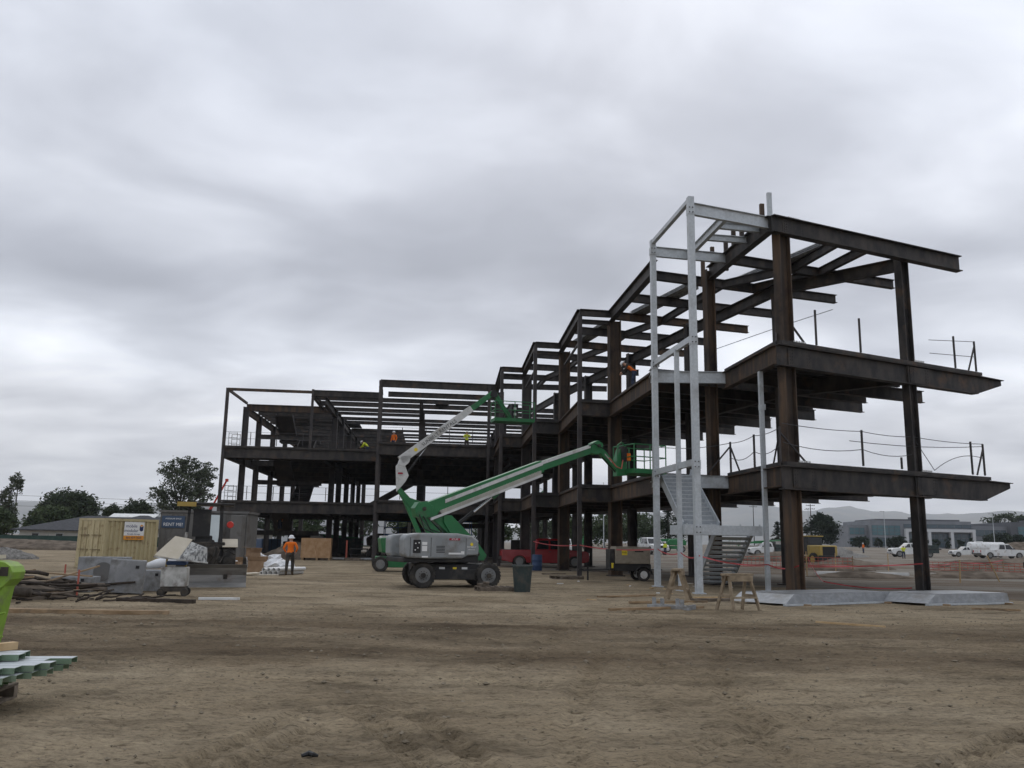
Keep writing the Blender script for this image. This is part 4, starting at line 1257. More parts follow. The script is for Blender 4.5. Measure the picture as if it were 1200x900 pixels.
for z in (8.45, 8.75):
    poly_plate('decal', bk, f2, [(5.85, z), (5.85, z + .14), (5.98, z + .14), (5.98, z)], .02, 'sign_white', off=.21, bevel=0)

# ------------------------------------------------------------------ people
def person(label, loc, face, shirt='orange', pants='pants', hat='hat_white', pose='stand', h=1.78, vest=None, group=None, holds=None):
    """face: heading in radians (0 = looking along +y). Body grown with a Skin modifier over a joint skeleton."""
    k = h / 1.78
    J = {'pelvis': (0, 0, .95), 'spine': (0, .01, 1.15), 'chest': (0, 0, 1.36), 'neck': (0, .02, 1.52), 'head': (0, .04, 1.62), 'crown': (0, .03, 1.74)}
    if pose == 'walk':
        leg = {'L': ((-.10, 0, .92), (-.11, -.10, .50), (-.11, -.22, .10), (-.12, -.10, .05)), 'R': ((.10, 0, .92), (.11, .12, .50), (.11, .10, .09), (.12, .25, .04))}
        armj = {'L': ((-.20, 0, 1.44), (-.31, -.05, 1.20), (-.22, .12, 1.03)), 'R': ((.20, 0, 1.44), (.31, -.04, 1.20), (.22, .14, 1.04))}
    elif pose == 'bend':
        J.update({'spine': (0, .12, 1.10), 'chest': (0, .32, 1.22), 'neck': (0, .44, 1.32), 'head': (0, .54, 1.35), 'crown': (0, .63, 1.40)})
        leg = {'L': ((-.10, 0, .92), (-.12, .10, .50), (-.13, 0, .09), (-.13, .14, .04)), 'R': ((.10, 0, .92), (.12, .14, .50), (.13, .06, .09), (.13, .2, .04))}
        armj = {'L': ((-.2, .34, 1.28), (-.27, .45, 1.02), (-.15, .62, .90)), 'R': ((.2, .34, 1.28), (.27, .45, 1.02), (.15, .64, .90))}
    elif pose == 'reach':
        leg = {'L': ((-.10, 0, .92), (-.12, .05, .50), (-.13, 0, .09), (-.13, .14, .04)), 'R': ((.10, 0, .92), (.12, .05, .50), (.13, 0, .09), (.13, .14, .04))}
        armj = {'L': ((-.2, 0, 1.44), (-.30, .16, 1.26), (-.22, .40, 1.25)), 'R': ((.2, 0, 1.44), (.31, .16, 1.24), (.2, .40, 1.18))}
    else:
        leg = {'L': ((-.10, 0, .92), (-.12, .03, .50), (-.13, 0, .09), (-.14, .15, .04)), 'R': ((.10, 0, .92), (.12, .02, .50), (.13, -.01, .09), (.14, .14, .04))}
        armj = {'L': ((-.2, 0, 1.44), (-.28, -.03, 1.17), (-.25, .08, .93)), 'R': ((.2, 0, 1.44), (.28, -.03, 1.17), (.25, .08, .93))}
    vs, es, rad, zone = [], [], [], []
    def av(p, r, z):
        vs.append(tuple(c * k for c in p)); rad.append(r * k); zone.append(z)
        return len(vs) - 1
    ip = av(J['pelvis'], .145, 'p'); isp = av(J['spine'], .135, 's'); ic = av(J['chest'], .155, 's')
    ine = av(J['neck'], .062, 'n'); ih = av(J['head'], .088, 'n'); icr = av(J['crown'], .07, 'n')
    es += [(ip, isp), (isp, ic), (ic, ine), (ine, ih), (ih, icr)]
    for q in 'LR':
        a = [av(p, r, z) for p, r, z in zip(leg[q], (.108, .082, .062, .048), ('p', 'p', 'b', 'b'))]
        es += [(ip, a[0]), (a[0], a[1]), (a[1], a[2]), (a[2], a[3])]
        b = [av(p, r, z) for p, r, z in zip(armj[q], (.068, .05, .036), ('s', 's', 'h'))]
        es += [(ic, b[0]), (b[0], b[1]), (b[1], b[2])]
    me = bpy.data.meshes.new('body')
    me.from_pydata(vs, es, [])
    o = bpy.data.objects.new('body', me)
    COL.objects.link(o)
    md = o.modifiers.new('skin', 'SKIN')
    md.use_smooth_shade = True
    for i, r in enumerate(rad):
        me.skin_vertices[0].data[i].radius = (r, r * (.72 if zone[i] in 'ps' and i < 3 else 1))
    me.skin_vertices[0].data[0].use_root = True
    ss = o.modifiers.new('sub', 'SUBSURF')
    ss.levels = ss.render_levels = 2
    dg = bpy.context.evaluated_depsgraph_get()
    m2 = bpy.data.meshes.new_from_object(o.evaluated_get(dg))
    bpy.data.objects.remove(o)
    for m in (shirt, pants, 'boots', 'skin'):
        m2.materials.append(MATS[m])
    segs = [(Vector(vs[a]), Vector(vs[b]), zone[a], zone[b]) for a, b in es]
    for p in m2.polygons:
        c = p.center
        best = None
        for a, b, za, zb in segs:
            d = b - a
            t = max(0, min(1, (c - a).dot(d) / max(d.length_squared, 1e-6)))
            dist = (c - a - d * t).length
            if best is None or dist < best[0]:
                best = (dist, za if t < .55 else zb, za, zb, t)
        z = best[1]
        if best[2] == 's' and best[3] == 'h':
            z = 's' if best[4] < .93 else 'h'
        if best[2] == 'p' and best[3] == 'b':
            z = 'p' if best[4] < .8 else 'b'
        if best[2] == 'p' and best[3] == 's':
            z = 'p' if best[4] < .3 else 's'
        if best[2] == 's' and best[3] == 'n':
            z = 's' if best[4] < .75 else 'n'
        p.material_index = {'s': 0, 'p': 1, 'b': 2, 'n': 3, 'h': 3}[z]
    root = thing('person', label, 'person', loc, face, group)
    ob = bpy.data.objects.new('body', m2)
    COL.objects.link(ob)
    ob.parent = root
    # hands with separate fingers
    for q, sx in (('L', -1), ('R', 1)):
        w = V(*armj[q][2]) * k
        dr = (V(*armj[q][2]) - V(*armj[q][1])).normalized()
        sd_ = dr.cross(V(0, 0, 1)).normalized() if abs(dr.z) < .95 else V(1, 0, 0)
        hd = MB()
        hd.bar(w - dr * .01, w + dr * .085 * k, .08 * k, .035 * k, upv=tuple(sd_))
        nn = dr.cross(sd_)
        for i in range(4):
            b0 = w + dr * .08 * k + nn * (i - 1.5) * .021 * k
            ln = (.062, .075, .07, .055)[i] * k
            b1 = b0 + dr * ln * .55 + sd_ * .006
            b2_ = b1 + (dr * .6 + sd_ * .5 * sx) * ln * .6
            hd.tube([b0, b1, b2_], [.0095 * k, .009 * k, .007 * k], 6)
        t0 = w + dr * .02 * k + nn * .04 * k
        hd.tube([t0, t0 + (dr * .5 + nn * .8) * .035 * k, t0 + (dr * .9 + nn * .6) * .07 * k], [.011 * k, .010 * k, .008 * k], 6)
        hd.build('hand', 'skin', root, smooth=True)
    H, Cn = V(*J['head']) * k, V(*J['crown']) * k
    ax = (Cn - H).normalized()
    fw = V(0, 1, 0) - ax * ax.y
    fw.normalize()
    Mh = frameM(H + ax * .055 * k, ax.cross(fw) * -1, fw)
    zax = Mh.to_3x3() @ V(0, 0, 1)
    # face features: eyes, nose, mouth, ears
    fc = MB()
    for sx in (-1, 1):
        c = H + fw * .083 * k + V(sx * .032 * k, 0, 0) + ax * .012 * k
        fc.lathe([(.002, -.008), (.011, -.004), (.012, .004), (.002, .008)], 8, Matrix.Translation(c))
    fc.build('eyes', 'hair', root)
    e_ = MB()
    c = H + fw * .092 * k - ax * .012 * k
    e_.add([c + ax * .03, c + fw * .025 - ax * .012, c + V(.016, 0, 0) - ax * .015, c - V(.016, 0, 0) - ax * .015], [(0, 1, 2), (0, 3, 1), (1, 3, 2), (0, 2, 3)])
    for sx in (-1, 1):
        e_.box(tuple(H + V(sx * .088 * k, 0, 0)), (.018, .035, .055))
    e_.build('nose_and_ears', 'skin', root)
    MB().box(tuple(H + fw * .086 * k - ax * .052 * k), (.045, .012, .01)).build('mouth', 'sign_red', root)
    if hat:
        up_ = ax
        Mx = frameM(H + ax * .045 * k, (1, 0, 0), fw)
        if (Mx.to_3x3() @ V(0, 0, 1)).dot(ax) < 0:
            Mx = frameM(H + ax * .045 * k, (-1, 0, 0), fw)
        MB().lathe([(.128 * k, .0), (.125 * k, .012), (.117 * k, .02), (.113 * k, .06), (.09 * k, .105), (.05 * k, .128), (.003, .135)], 20, Mx).lathe([(.165 * k, -.004), (.165 * k, .008), (.11 * k, .02)], 20, Mx).build('hard_hat', hat, root, smooth='auto')
    if vest:
        c0, c1 = V(*J['pelvis']) * k, V(*J['chest']) * k
        m = MB()
        pts = []
        for t, rx, ry in ((.12, .185, .15), (.5, .19, .15), (.85, .205, .155), (1.12, .185, .13)):
            c = c0.lerp(c1, t)
            pts.append([(c.x + rx * k * math.cos(a), c.y + ry * k * math.sin(a), c.z) for a in [2 * math.pi * i / 14 for i in range(14)]])
        vs_ = [p for r_ in pts for p in r_]
        fs_ = [(i * 14 + j, i * 14 + (j + 1) % 14, (i + 1) * 14 + (j + 1) % 14, (i + 1) * 14 + j) for i in range(3) for j in range(14)]
        m.add(vs_, fs_).build('safety_vest', vest, root, smooth=True)
    return root
person('worker in orange long sleeved shirt and white hard hat walking across the open dirt', (-9.6, 38.2, 0), R(4), 'orange', 'pants', pose='walk', h=1.72)
person('worker in orange shirt on the top deck near the white lift boom', (-9.9, 71.8, Z3), R(150), 'orange', 'denim', pose='stand')
person('worker in yellow vest bending at the top deck edge near the step', (-12.9, 76.8, Z3), R(90), 'hivis', 'denim', pose='bend', vest='hivis')
person('worker in yellow shirt and white hard hat standing under the raised green basket', (-3.7, 70.8, Z3), R(200), 'hivis', 'pants', pose='reach')
person('worker in dark shirt and orange vest leaning by the brown facade column', (5.95, 40.6, Z3), R(75), 'pants', 'denim', pose='bend', vest='hivis_orange')
person('worker in yellow vest seen past the stair tower on the gravel', (21.0, 117, gz(21, 117)), R(20), 'hivis', 'denim', vest='hivis', pose='stand')
person('worker in yellow vest standing before the white flatbed truck', (52.2, 115, gz(52, 115)), R(170), 'hivis', 'denim', vest='hivis', pose='reach')
person('worker in orange shirt far off near the grey gravel heap', (62.0, 152, gz(62, 152)), R(100), 'orange', 'denim', pose='stand')
person('worker in orange vest on the dark inside stair landing', (-21.0, 79.2, Z2 / 2 + .02), R(160), 'orange', 'denim', vest='hivis_orange', pose='stand')

# ------------------------------------------------------------------ road vehicles (x = length forward, built at the origin)
def pickup(label, loc, rz, paint, wheelr=.38, L_=5.6, flat=None, group=None, cab_long=True, name='pickup_truck', k=1.0):
    t = thing(name, label, 'truck', loc, rz, group)
    W2 = .95
    h0 = wheelr * .95
    fx, rx = L_ / 2, -L_ / 2
    ax1, ax2 = fx - .95, rx + 1.15
    def arch(x, r):
        return [(x + r * math.cos(a), h0 * .82 + max(0, r * math.sin(a))) for a in [math.pi * i / 8 for i in range(9)]]
    r = wheelr * 1.18
    low = [(rx, h0 * .9 + .1)] + [(p[0], p[1]) for p in arch(ax2, r)[::-1]] + [(p[0], p[1]) for p in arch(ax1, r)[::-1]] + [(fx - .05, h0 * .8 + .1)]
    c0, c1 = (-.75, 1.15) if cab_long else (-.2, 1.2)
    belt = 1.06
    if flat:
        # cab and chassis truck, separate bed behind
        body = [(c0 - .05, h0 * .8 + .1)] + arch(ax1, r)[::-1] + [(fx - .05, h0 * .8 + .1), (fx, .95), (fx - .15, 1.12), (c1 + .25, 1.22), (c0 - .05, 1.22)]
    else:
        body = low + [(fx, .62), (fx - .02, .95), (fx - .18, 1.06), (c1 + .25, 1.14), (c0, 1.12), (rx, 1.10)]
    b = MB().prism(body, -W2, W2, inset=lambda x, z: 1 - .05 * max(0, z - .6)).build('body', paint, t, bevel=.035)
    top = 1.85
    g0 = 1.2 if flat else 1.11
    cab = [(c0 + .02, g0), (c1 + .32, g0), (c1 - .32, top - .04), (c1 - .5, top), (c0 + .32, top), (c0 + .14, top - .06)]
    ins = lambda x, z: 1 - .16 * max(0, (z - g0)) / (top - g0)
    MB().prism(cab, -W2 * .96, W2 * .96, inset=ins).build('cab', paint, t, bevel=.04)
    # glass: side windows, windscreen, rear
    sc = lambda z: W2 * .96 * (1 - .16 * (z - g0) / (top - g0)) + .006
    zb, zt = g0 + .06, top - .13
    mid = (c0 + c1) / 2 + .05
    for s in (-1, 1):
        for (xa, xb, xc, xd) in ((c0 + .16, mid - .06, mid - .06, c0 + .34), (mid + .06, c1 + .12, c1 - .30, mid + .06)):
            vs = [(xa, s * sc(zb), zb), (xb, s * sc(zb), zb), (xc, s * sc(zt), zt), (xd, s * sc(zt), zt)]
            vs += [(p[0], p[1] + s * .008, p[2]) for p in vs]
            MB().add(vs, [(0, 1, 2, 3), (4, 5, 6, 7), (0, 1, 5, 4), (1, 2, 6, 5), (2, 3, 7, 6), (3, 0, 4, 7)]).build('side_window', 'glass', t)
        MB().box((mid + .02, s * (W2 + .005), g0 - .10), (.16, .02, .035)).build('door_handle', 'black_plain', t)
        MB().box((c1 + .1, s * (W2 + .1), g0 + .14), (.12, .2, .16)).build('mirror', 'black_plain', t, bevel=.02)
        MB().box((fx - .03, s * .72, .86), (.12, .34, .2)).build('headlight', 'lamp_white', t, bevel=.03)
        if not flat:
            MB().box((rx + .01, s * .82, .88), (.06, .16, .3)).build('tail_light', 'lamp_red', t)
    def front(x, z):
        return c1 + .32 - (.64) * (z - g0) / (top - .04 - g0)
    vs = [(front(0, zb) + .012, -sc(zb) * .9, zb), (front(0, zb) + .012, sc(zb) * .9, zb), (front(0, zt) + .012, sc(zt) * .9, zt), (front(0, zt) + .012, -sc(zt) * .9, zt)]
    vs += [(p[0] - .01, p[1], p[2] - .01) for p in vs]
    MB().add(vs, [(0, 1, 2, 3), (7, 6, 5, 4), (0, 1, 5, 4), (1, 2, 6, 5), (2, 3, 7, 6), (3, 0, 4, 7)]).build('windscreen', 'glass', t)
    MB().b2(fx - .02, fx + .1, -.92, .92, .42, .66).build('bumper', 'chrome' if paint == 'white' else 'black', t, bevel=.03)
    MB().b2(fx - .02, fx + .03, -.5, .5, .72, .98).build('grille', 'black_plain', t)
    for x in (ax1, ax2):
        for s in (-1, 1):
            wheel(t, (x, s * (W2 - .14), wheelr), wheelr, .26, 0, 'rim', lugs=False, rim_r=.66)
    if not flat:
        MB().b2(rx - .1, rx + .02, -.9, .9, .48, .64).build('bumper', 'black', t, bevel=.02)
        MB().b2(rx + .1, c0 - .06, -.78, .78, 1.085, 1.115).build('bed_liner', 'black_plain', t)
    if flat:
        flat(t, rx, c0, h0)
    if k != 1:
        t.scale = (k, k, k)
    return t
pickup('dark red crew cab pickup parked under the steel frame', (2.3, 57.2, 0), R(4), 'red', L_=5.7)
def flatbed(t, rx, c0, h0):
    MB().b2(rx - .3, c0 - .1, -1.05, 1.05, 1.0, 1.12).build('flat_bed', 'black', t)
    [MB().b2(rx, c0 - .2, y_, y_ + .07, .55, 1.6).build('tool_box', 'can_plastic', t, bevel=.02) for y_ in (-1.04, .97)]
    MB().b2(c0 - .25, c0 - .15, -1, 1, 1.1, 2.0).build('headboard', 'black', t)
def tank(t, rx, c0, h0):
    MB().lathe([(.9, 0), (1.0, .1), (1.0, -rx + c0 + 3.4), (.9, -rx + c0 + 3.5)], 20, frameM((rx - 3.6, 0, 1.75), (0, 1, 0), (0, 0, 1)) ).build('tank', 'white', t, smooth='auto')
    MB().b2(rx - 3.5, c0, -.9, .9, .6, .8).build('frame_rail', 'black', t)
    MB().b2(-2.8, -1.5, -.3, .3, 2.7, 2.9).build('manhole', 'white', t)
    for s in (-1, 1):
        for x in (rx - 2.4, rx - 1.2):
            wheel(t, (x, s * .8, .45), .45, .3, 0, 'rim', lugs=False)
pickup('white flatbed work truck parked side on at the gravel edge', (59.5, 128, gz(59, 128)), R(176), 'white', .42, 6.0, flat=flatbed, cab_long=False, name='flatbed_truck', k=1.1)
pickup('white tanker truck with round tank beside the white pickup', (71.8, 136, gz(71, 136)), R(180), 'white', .45, 6.2, flat=tank, cab_long=False, name='tanker_truck', k=.85)
pickup('white crew cab pickup parked in front of the white tanker', (72.3, 128, gz(72, 128)), R(2), 'white', .40, 5.9, k=1.15)
pickup('white work truck with roof rack seen between frame columns', (19.8, 122, gz(20, 122)), R(-75), 'white', .45, 5.8, k=1.25)
pickup('white pickup parked behind the red pickup under the frame', (7.5, 118, gz(7.5, 118)), R(-95), 'white', .42, 5.8, k=1.1)
pickup('white truck peeking out behind the near corner column', (35.5, 118, gz(35.5, 118)), R(178), 'white', .42, 5.8, flat=flatbed, cab_long=False, name='flatbed_truck')

# ------------------------------------------------------------------ generator trailer
T = thing('generator_trailer', 'tan towable generator on two wheels parked beside the galvanized stair tower', 'trailer', (5.25, 38.6, 0), R(7))
T.scale = (.78, .78, .78)
MB().b2(-.85, 1.15, -.65, .65, .95, 1.85).build('cabinet', 'generator', T, bevel=.03)
MB().b2(-.82, 1.12, -.62, .62, 1.86, 1.90).build('lid', 'generator', T, bevel=.01)
MB().b2(-.95, 1.2, -.6, .6, .55, .94).build('frame', 'black', T, bevel=.03)
MB().b2(-1.15, -.86, -.5, .5, .6, 1.75).build('control_cabinet', 'black', T, bevel=.03)
MB().bar((-1.0, .3, .62), (-2.6, 0, .55), .09, .09).bar((-1.0, -.3, .62), (-2.6, 0, .55), .09, .09).build('drawbar', 'black', T)
MB().tube([(-2.3, 0, .0), (-2.3, 0, .75)], .05, 8).build('jack_stand', 'black', T)
MB().box((-2.7, 0, .58), (.3, .12, .1)).build('coupler', 'black', T)
for s in (-1, 1):
    wheel(T, (.72, s * .72, .36), .36, .24, 0, 'white', lugs=False, rim_r=.58)
    MB().prism([(.72 + .5 * math.cos(a), .38 + .46 * math.sin(a)) for a in [math.pi * i / 8 for i in range(9)]] + [(.72 + .46 * math.cos(a), .38 + .42 * math.sin(a)) for a in [math.pi * i / 8 for i in range(8, -1, -1)]], s * .56, s * .86).build('fender', 'black', T)
MB().b2(-.5, -.18, -.665, -.655, 1.42, 1.72).build('decal', 'sign_yellow', T)
text('lettering', 'FUEL', 'black_plain', T, frameM((-.34, -.668, 1.56), (1, 0, 0), (0, 0, 1)), .13)
MB().b2(-1.06, -.92, -.515, -.505, .7, .98).build('decal', 'sign_yellow', T)
MB().b2(.25, .75, -.662, -.655, 1.6, 1.66).build('vent', 'black_plain', T)
MB().bar((1.2, .2, .62), (1.9, .4, .6), .07, .07).bar((1.9, .4, .6), (2.05, .2, .62), .07, .07).build('tow_bar', 'black', T)

# ------------------------------------------------------------------ bins and barrel
tag(MB().lathe([(.255, 0), (.26, .02), (.325, .80), (.355, .80), (.355, .86), (.33, .87), (.31, .84), (.25, .05), (.003, .04)], 26, Matrix.Translation(V(.44, 28.5, 0))).build('trash_can', 'can_plastic', smooth='auto'), 'dark green plastic trash can standing alone on the dirt', 'trash can')
tag(MB().lathe([(.27, 0), (.29, .03), (.29, .28), (.30, .30), (.29, .32), (.29, .58), (.30, .6), (.29, .62), (.29, .88), (.27, .9), (.003, .89)], 22, Matrix.Translation(V(1.62, 50.3, 0))).build('plastic_barrel', 'blue_plastic', smooth='auto'), 'blue plastic barrel standing in front of the red pickup', 'barrel')

# ------------------------------------------------------------------ pallets
def pallet(label, loc, rz, mat='wood_old', group=None, w=1.2, d=1.0):
    t = thing('wooden_pallet', label, 'pallet', loc, rz, group)
    for i in range(3):
        MB().b2(-w / 2, w / 2, -d / 2 + i * (d / 2 - .045), -d / 2 + i * (d / 2 - .045) + .09, .02, .12).build('stringer', mat, t)
    for i in range(6):
        x = -w / 2 + i * (w - .11) / 5
        MB().b2(x, x + .11, -d / 2, d / 2, .121, .142).build('slat', mat, t)
    for x in (-w / 2, 0 - .05, w / 2 - .1):
        MB().b2(x, x + .1, -d / 2, d / 2, .0, .019).build('slat', mat, t)
    return t
pallet('old wooden pallet lying in front of the green boom lift wheel', (-.45, 29.0, 0), R(14))
tag(MB().box((-.85, 29.05, .19), (.34, .25, .1), R(30)).box((-.75, 29.0, .26), (.2, .2, .07), R(-10)).build('scrap_box', 'wood_old', bevel=.02), 'crumpled cardboard scrap lying on the wooden pallet', 'box')
pallet('flat broken pallet lying near the brown facade columns', (2.6, 39.3, 0), R(30))

# ------------------------------------------------------------------ sawhorse ladders
def sawhorse(label, loc, rz):
    t = thing('sawhorse', label, 'sawhorse', loc, rz, 'wooden sawhorses')
    h, w, s = .86, .72, .34
    for sx in (-1, 1):
        for sy in (-1, 1):
            MB().bar((sx * w / 2 * 1.12, sy * s, 0), (sx * w / 2 * .86, sy * .07, h), .09, .04, upv=(1, 0, 0)).build('leg', 'wood_weather', t)
        MB().bar((sx * w / 2 * 1.0, -s * .62, h * .42), (sx * w / 2 * 1.0, s * .62, h * .42), .035, .08).build('brace', 'wood_weather', t)
    MB().b2(-w / 2 - .06, w / 2 + .06, -.13, .13, h, h + .05).build('top_board', 'wood_weather', t)
    MB().b2(-w / 2, w / 2, -.16, -.12, h - .14, h - .005).b2(-w / 2, w / 2, .12, .16, h - .14, h - .005).build('apron', 'wood_weather', t)
    MB().b2(-w / 2 * .98, w / 2 * .98, -s * .66 - .08, -s * .66 + .1, h * .36, h * .36 + .04).build('step_board', 'wood_weather', t)
    return t
sawhorse('weathered wooden sawhorse standing beside the galvanized pan on the dirt', (5.75, 22.0, 0), R(24))
sawhorse('wooden sawhorse straddling the foot of the galvanized stair post', (4.95, 25.6, 0), R(72))

# ------------------------------------------------------------------ galvanised landing pans on the ground
def pan(label, p, q, depth, h=.31):
    p, q = V(*p, 0), V(*q, 0)
    d = (q - p).normalized()
    n = V(-d.y, d.x, 0)
    t = thing('galvanized_pan', label, 'steel pan', tuple(p), 0, 'galvanized pans on the dirt')
    ln = (q - p).length
    def w(a, b, z):
        return d * a + n * b + V(0, 0, z)
    zb, s = .06, .38
    def quadplate(name, P, th=.012):
        P = [V(*x) for x in P]
        nr = (P[1] - P[0]).cross(P[2] - P[0]).normalized() * th
        Q = [x - nr for x in P]
        MB().add(P + Q, [(0, 1, 2, 3), (7, 6, 5, 4), (0, 4, 5, 1), (1, 5, 6, 2), (2, 6, 7, 3), (3, 7, 4, 0)]).build(name, 'galv_pan', t)
    quadplate('front_plate', [w(0, 0, zb), w(ln, 0, zb), w(ln - .04, .03, h), w(.0 + s, .03, h)])
    quadplate('end_plate', [w(-.55, depth, zb), w(0, 0, zb), w(s, .03, h), w(-.15, depth, h)])
    quadplate('top_plate', [w(s, .035, h + .012), w(ln - .04, .035, h + .012), w(ln - .3, depth, h + .012), w(-.15, depth, h + .012)])
    quadplate('end_plate', [w(ln, 0, zb), w(ln - .3, depth, zb), w(ln - .3, depth, h), w(ln - .04, .03, h)])
    quadplate('back_plate', [w(ln - .3, depth, zb), w(-.55, depth, zb), w(-.15, depth, h), w(ln - .3, depth, h)])
    MB().bar(w(-.1, -.05, .03), w(ln, -.05, .03), .12, .05).build('flange', 'galv', t)
    for a in (.12, .88):
        tag(MB().box(tuple(p + d * ln * a + n * depth * .45 + V(0, 0, .025)), (.09, depth * 1.3, .05), math.atan2(d.y, d.x) + .1).build('timber_bearer', 'wood'), 'wooden bearer stick under the %s pan, %s' % (('long galvanized' if 'saw' in label else 'second galvanized'), 'open end' if a < .5 else 'far end'), 'timber')
    return t
pan('long galvanized steel pan lying beside the sawhorse at the corner column', (7.55, 23.9), (11.45, 26.2), 1.5)
pan('galvanized steel pan lying beside the right column foot', (12.0, 25.1), (15.2, 26.6), 1.5)
# galvanised bracket pair
t = thing('bracket_frame', 'galvanized bracket frame with upright lugs lying on the dirt before the stair post', 'bracket', (4.1, 22.3, 0), R(-35))
t.scale = (.72, .72, .6)
MB().b2(-.75, .75, -.28, -.12, .0, .15).build('rail', 'galv_dull', t)
MB().b2(-.75, .75, .12, .28, .0, .15).build('rail', 'galv_dull', t)
for x, y in ((-.7, .2), (.55, -.2), (.2, .2), (-.2, -.2)):
    MB().b2(x - .07, x + .07, y - .02, y + .02, .15, .42).build('lug', 'galv_dull', t)
MB().b2(.76, .84, -.32, .32, .0, .2).build('end_plate', 'galv_dull', t)

# ------------------------------------------------------------------ boards lying on the ground
def board(label, a, b, w=.14, h=.05, mat='wood', z=0, z2=None, group='loose timber on the dirt', name='timber_board'):
    return tag(MB().bar((*a, z + h / 2), (*b, (z if z2 is None else z2) + h / 2), w, h).build(name, mat), label, 'timber', group)
board('long pale timber board lying in front of the brushwood heap', (-13.5, 18.0), (-7.0, 18.15), .16, .09, 'wood')
board('dark plank lying just behind the long pale timber board', (-12.6, 18.35), (-8.2, 18.3), .18, .06, 'wood_old')
board('brown timber beam lying by the white cart wheels', (-9.6, 21.6), (-7.6, 21.3), .14, .1, 'wood_dark')
board('broken timber board on the dirt beside the trash can and trailer', (2.7, 26.3), (4.6, 27.6), .16, .05, 'wood')
board('thin timber batten lying behind the galvanized bracket frame', (3.3, 24.0), (5.6, 24.8), .1, .06, 'wood')
board('timber batten lying in front of the galvanized bracket frame', (2.45, 21.3), (5.0, 22.6), .12, .06, 'wood')
board('timber stack board beside the sawhorse feet at the stair post', (5.3, 25.3), (7.6, 26.0), .22, .08, 'wood_old')
board('new pale timber offcut lying behind both sawhorses', (5.6, 26.4), (7.3, 26.9), .2, .06, 'wood_new')
board('thin lath lying on open dirt in front of the long pan', (6.6, 18.9), (7.7, 18.0), .05, .04, 'wood_new')
board('short wood stake lying between the two galvanized pans', (12.6, 23.9), (13.7, 23.5), .08, .05, 'wood')
board('timber strip lying near the red pickup barrel', (1.7, 44.5), (2.9, 45.1), .15, .05, 'wood_old')
board('white plastic pipe lying by the cart wheels', (-8.0, 22.7), (-7.0, 22.9), .1, .06, 'white')
for i, (a, b) in enumerate((((18.0, 51.2), (23.0, 51.8)), ((18.6, 52.6), (24.0, 52.4)))):
    board('pair of white plastic pipes lying on gravel behind the corner columns', a, b, .2, .16, 'pipe_white', group='white pipes on the gravel', name='plastic_pipe')

# ------------------------------------------------------------------ storage container
CT = thing('storage_container', 'tan corrugated steel storage container with white company sign on its side', 'container', (-19.7, 42.2, 0), R(56))
CT.scale = (.94, .94, .93)
# local: x along long side (right), y depth; door end at -x
Lc, Wc, Hc = 3.05, 2.44, 2.6
m = MB()
n = 11
rows = []
for i in range(n):
    x = .12 + i * (Lc - .24) / n
    s = (Lc - .24) / n
    rows += [(x, 0), (x + s * .3, 0), (x + s * .42, .06), (x + s * .78, .06), (x + s * .9, 0)]
rows.append((Lc - .12, 0))
for yb, sg in ((0.02, 1), (Wc - .02, -1)):
    vs = [(x, yb + sg * d, z) for x, d in rows for z in (.18, Hc - .12)]
    k = len(rows)
    m.add(vs, [(2 * i, 2 * i + 2, 2 * i + 3, 2 * i + 1) for i in range(k - 1)])
m.add([(Lc - .03, 0, .1), (Lc - .03, Wc, .1), (Lc - .03, Wc, Hc - .1), (Lc - .03, 0, Hc - .1)], [(0, 1, 2, 3)])
m.add([(0, 0, Hc - .06), (Lc, 0, Hc - .06), (Lc, Wc, Hc - .06), (0, Wc, Hc - .06)], [(0, 1, 2, 3)])
m.build('corrugated_wall', 'tan', CT)
for y in (0.04, Wc - .04):
    for x in (.06, Lc - .06):
        MB().box((x, y, Hc / 2), (.14, .14, Hc)).build('corner_post', 'tan', CT)
    MB().b2(.13, Lc - .13, y - .05, y + .05, .02, .18).build('rail', 'tan', CT)
    MB().b2(.13, Lc - .13, y - .05, y + .05, Hc - .13, Hc).build('rail', 'tan', CT)
for s, y0 in ((0, .1), (1, Wc / 2 + .005)):
    dr = MB().b2(-.03, .03, y0, y0 + Wc / 2 - .1, .14, Hc - .14).build('door', 'tan', CT, bevel=.01)
    for z in (.25, 1.0, 1.75):
        MB().b2(-.045, -.025, y0 + .12, y0 + Wc / 2 - .24, z, z + .55).build('door_panel', 'tan', dr)
    for y in (y0 + .3, y0 + .8):
        MB().tube([(-.08, y, .12), (-.08, y, Hc - .1)], .022, 8).build('lock_rod', 'tan', dr)
    for z in (.95, 1.7):
        MB().b2(-.1, -.05, y0 + .1, y0 + .95, z, z + .035).build('lock_handle', 'tan_dark', dr)
MB().b2(-.02, .02, .05, Wc - .05, .0, .13).build('door_sill', 'tan', CT)
MB().b2(-.02, .02, .05, Wc - .05, Hc - .13, Hc).build('door_header', 'tan', CT)
text('lettering', '753 896', 'tan_dark', CT, frameM((-.052, 1.9, 2.05), (0, -1, 0), (0, 0, 1)), .2) 
sg = MB().b2(1.05, 2.2, -.055, -.035, 1.72, 2.44).build('sign_board', 'sign_white', CT)
MB().b2(1.05, 2.2, -.06, -.036, 1.50, 1.715).build('sign_strip', 'sign_orange', CT)
text('lettering', 'mobile\nmodular', 'sign_navy', sg, frameM((1.46, -.058, 2.10), (1, 0, 0), (0, 0, 1)), .24)
text('lettering', 'Portable Storage', 'sign_navy', sg, frameM((1.6, -.058, 1.80), (1, 0, 0), (0, 0, 1)), .11)
text('lettering', '866-459-7600', 'sign_navy', CT, frameM((1.62, -.063, 1.605), (1, 0, 0), (0, 0, 1)), .16)
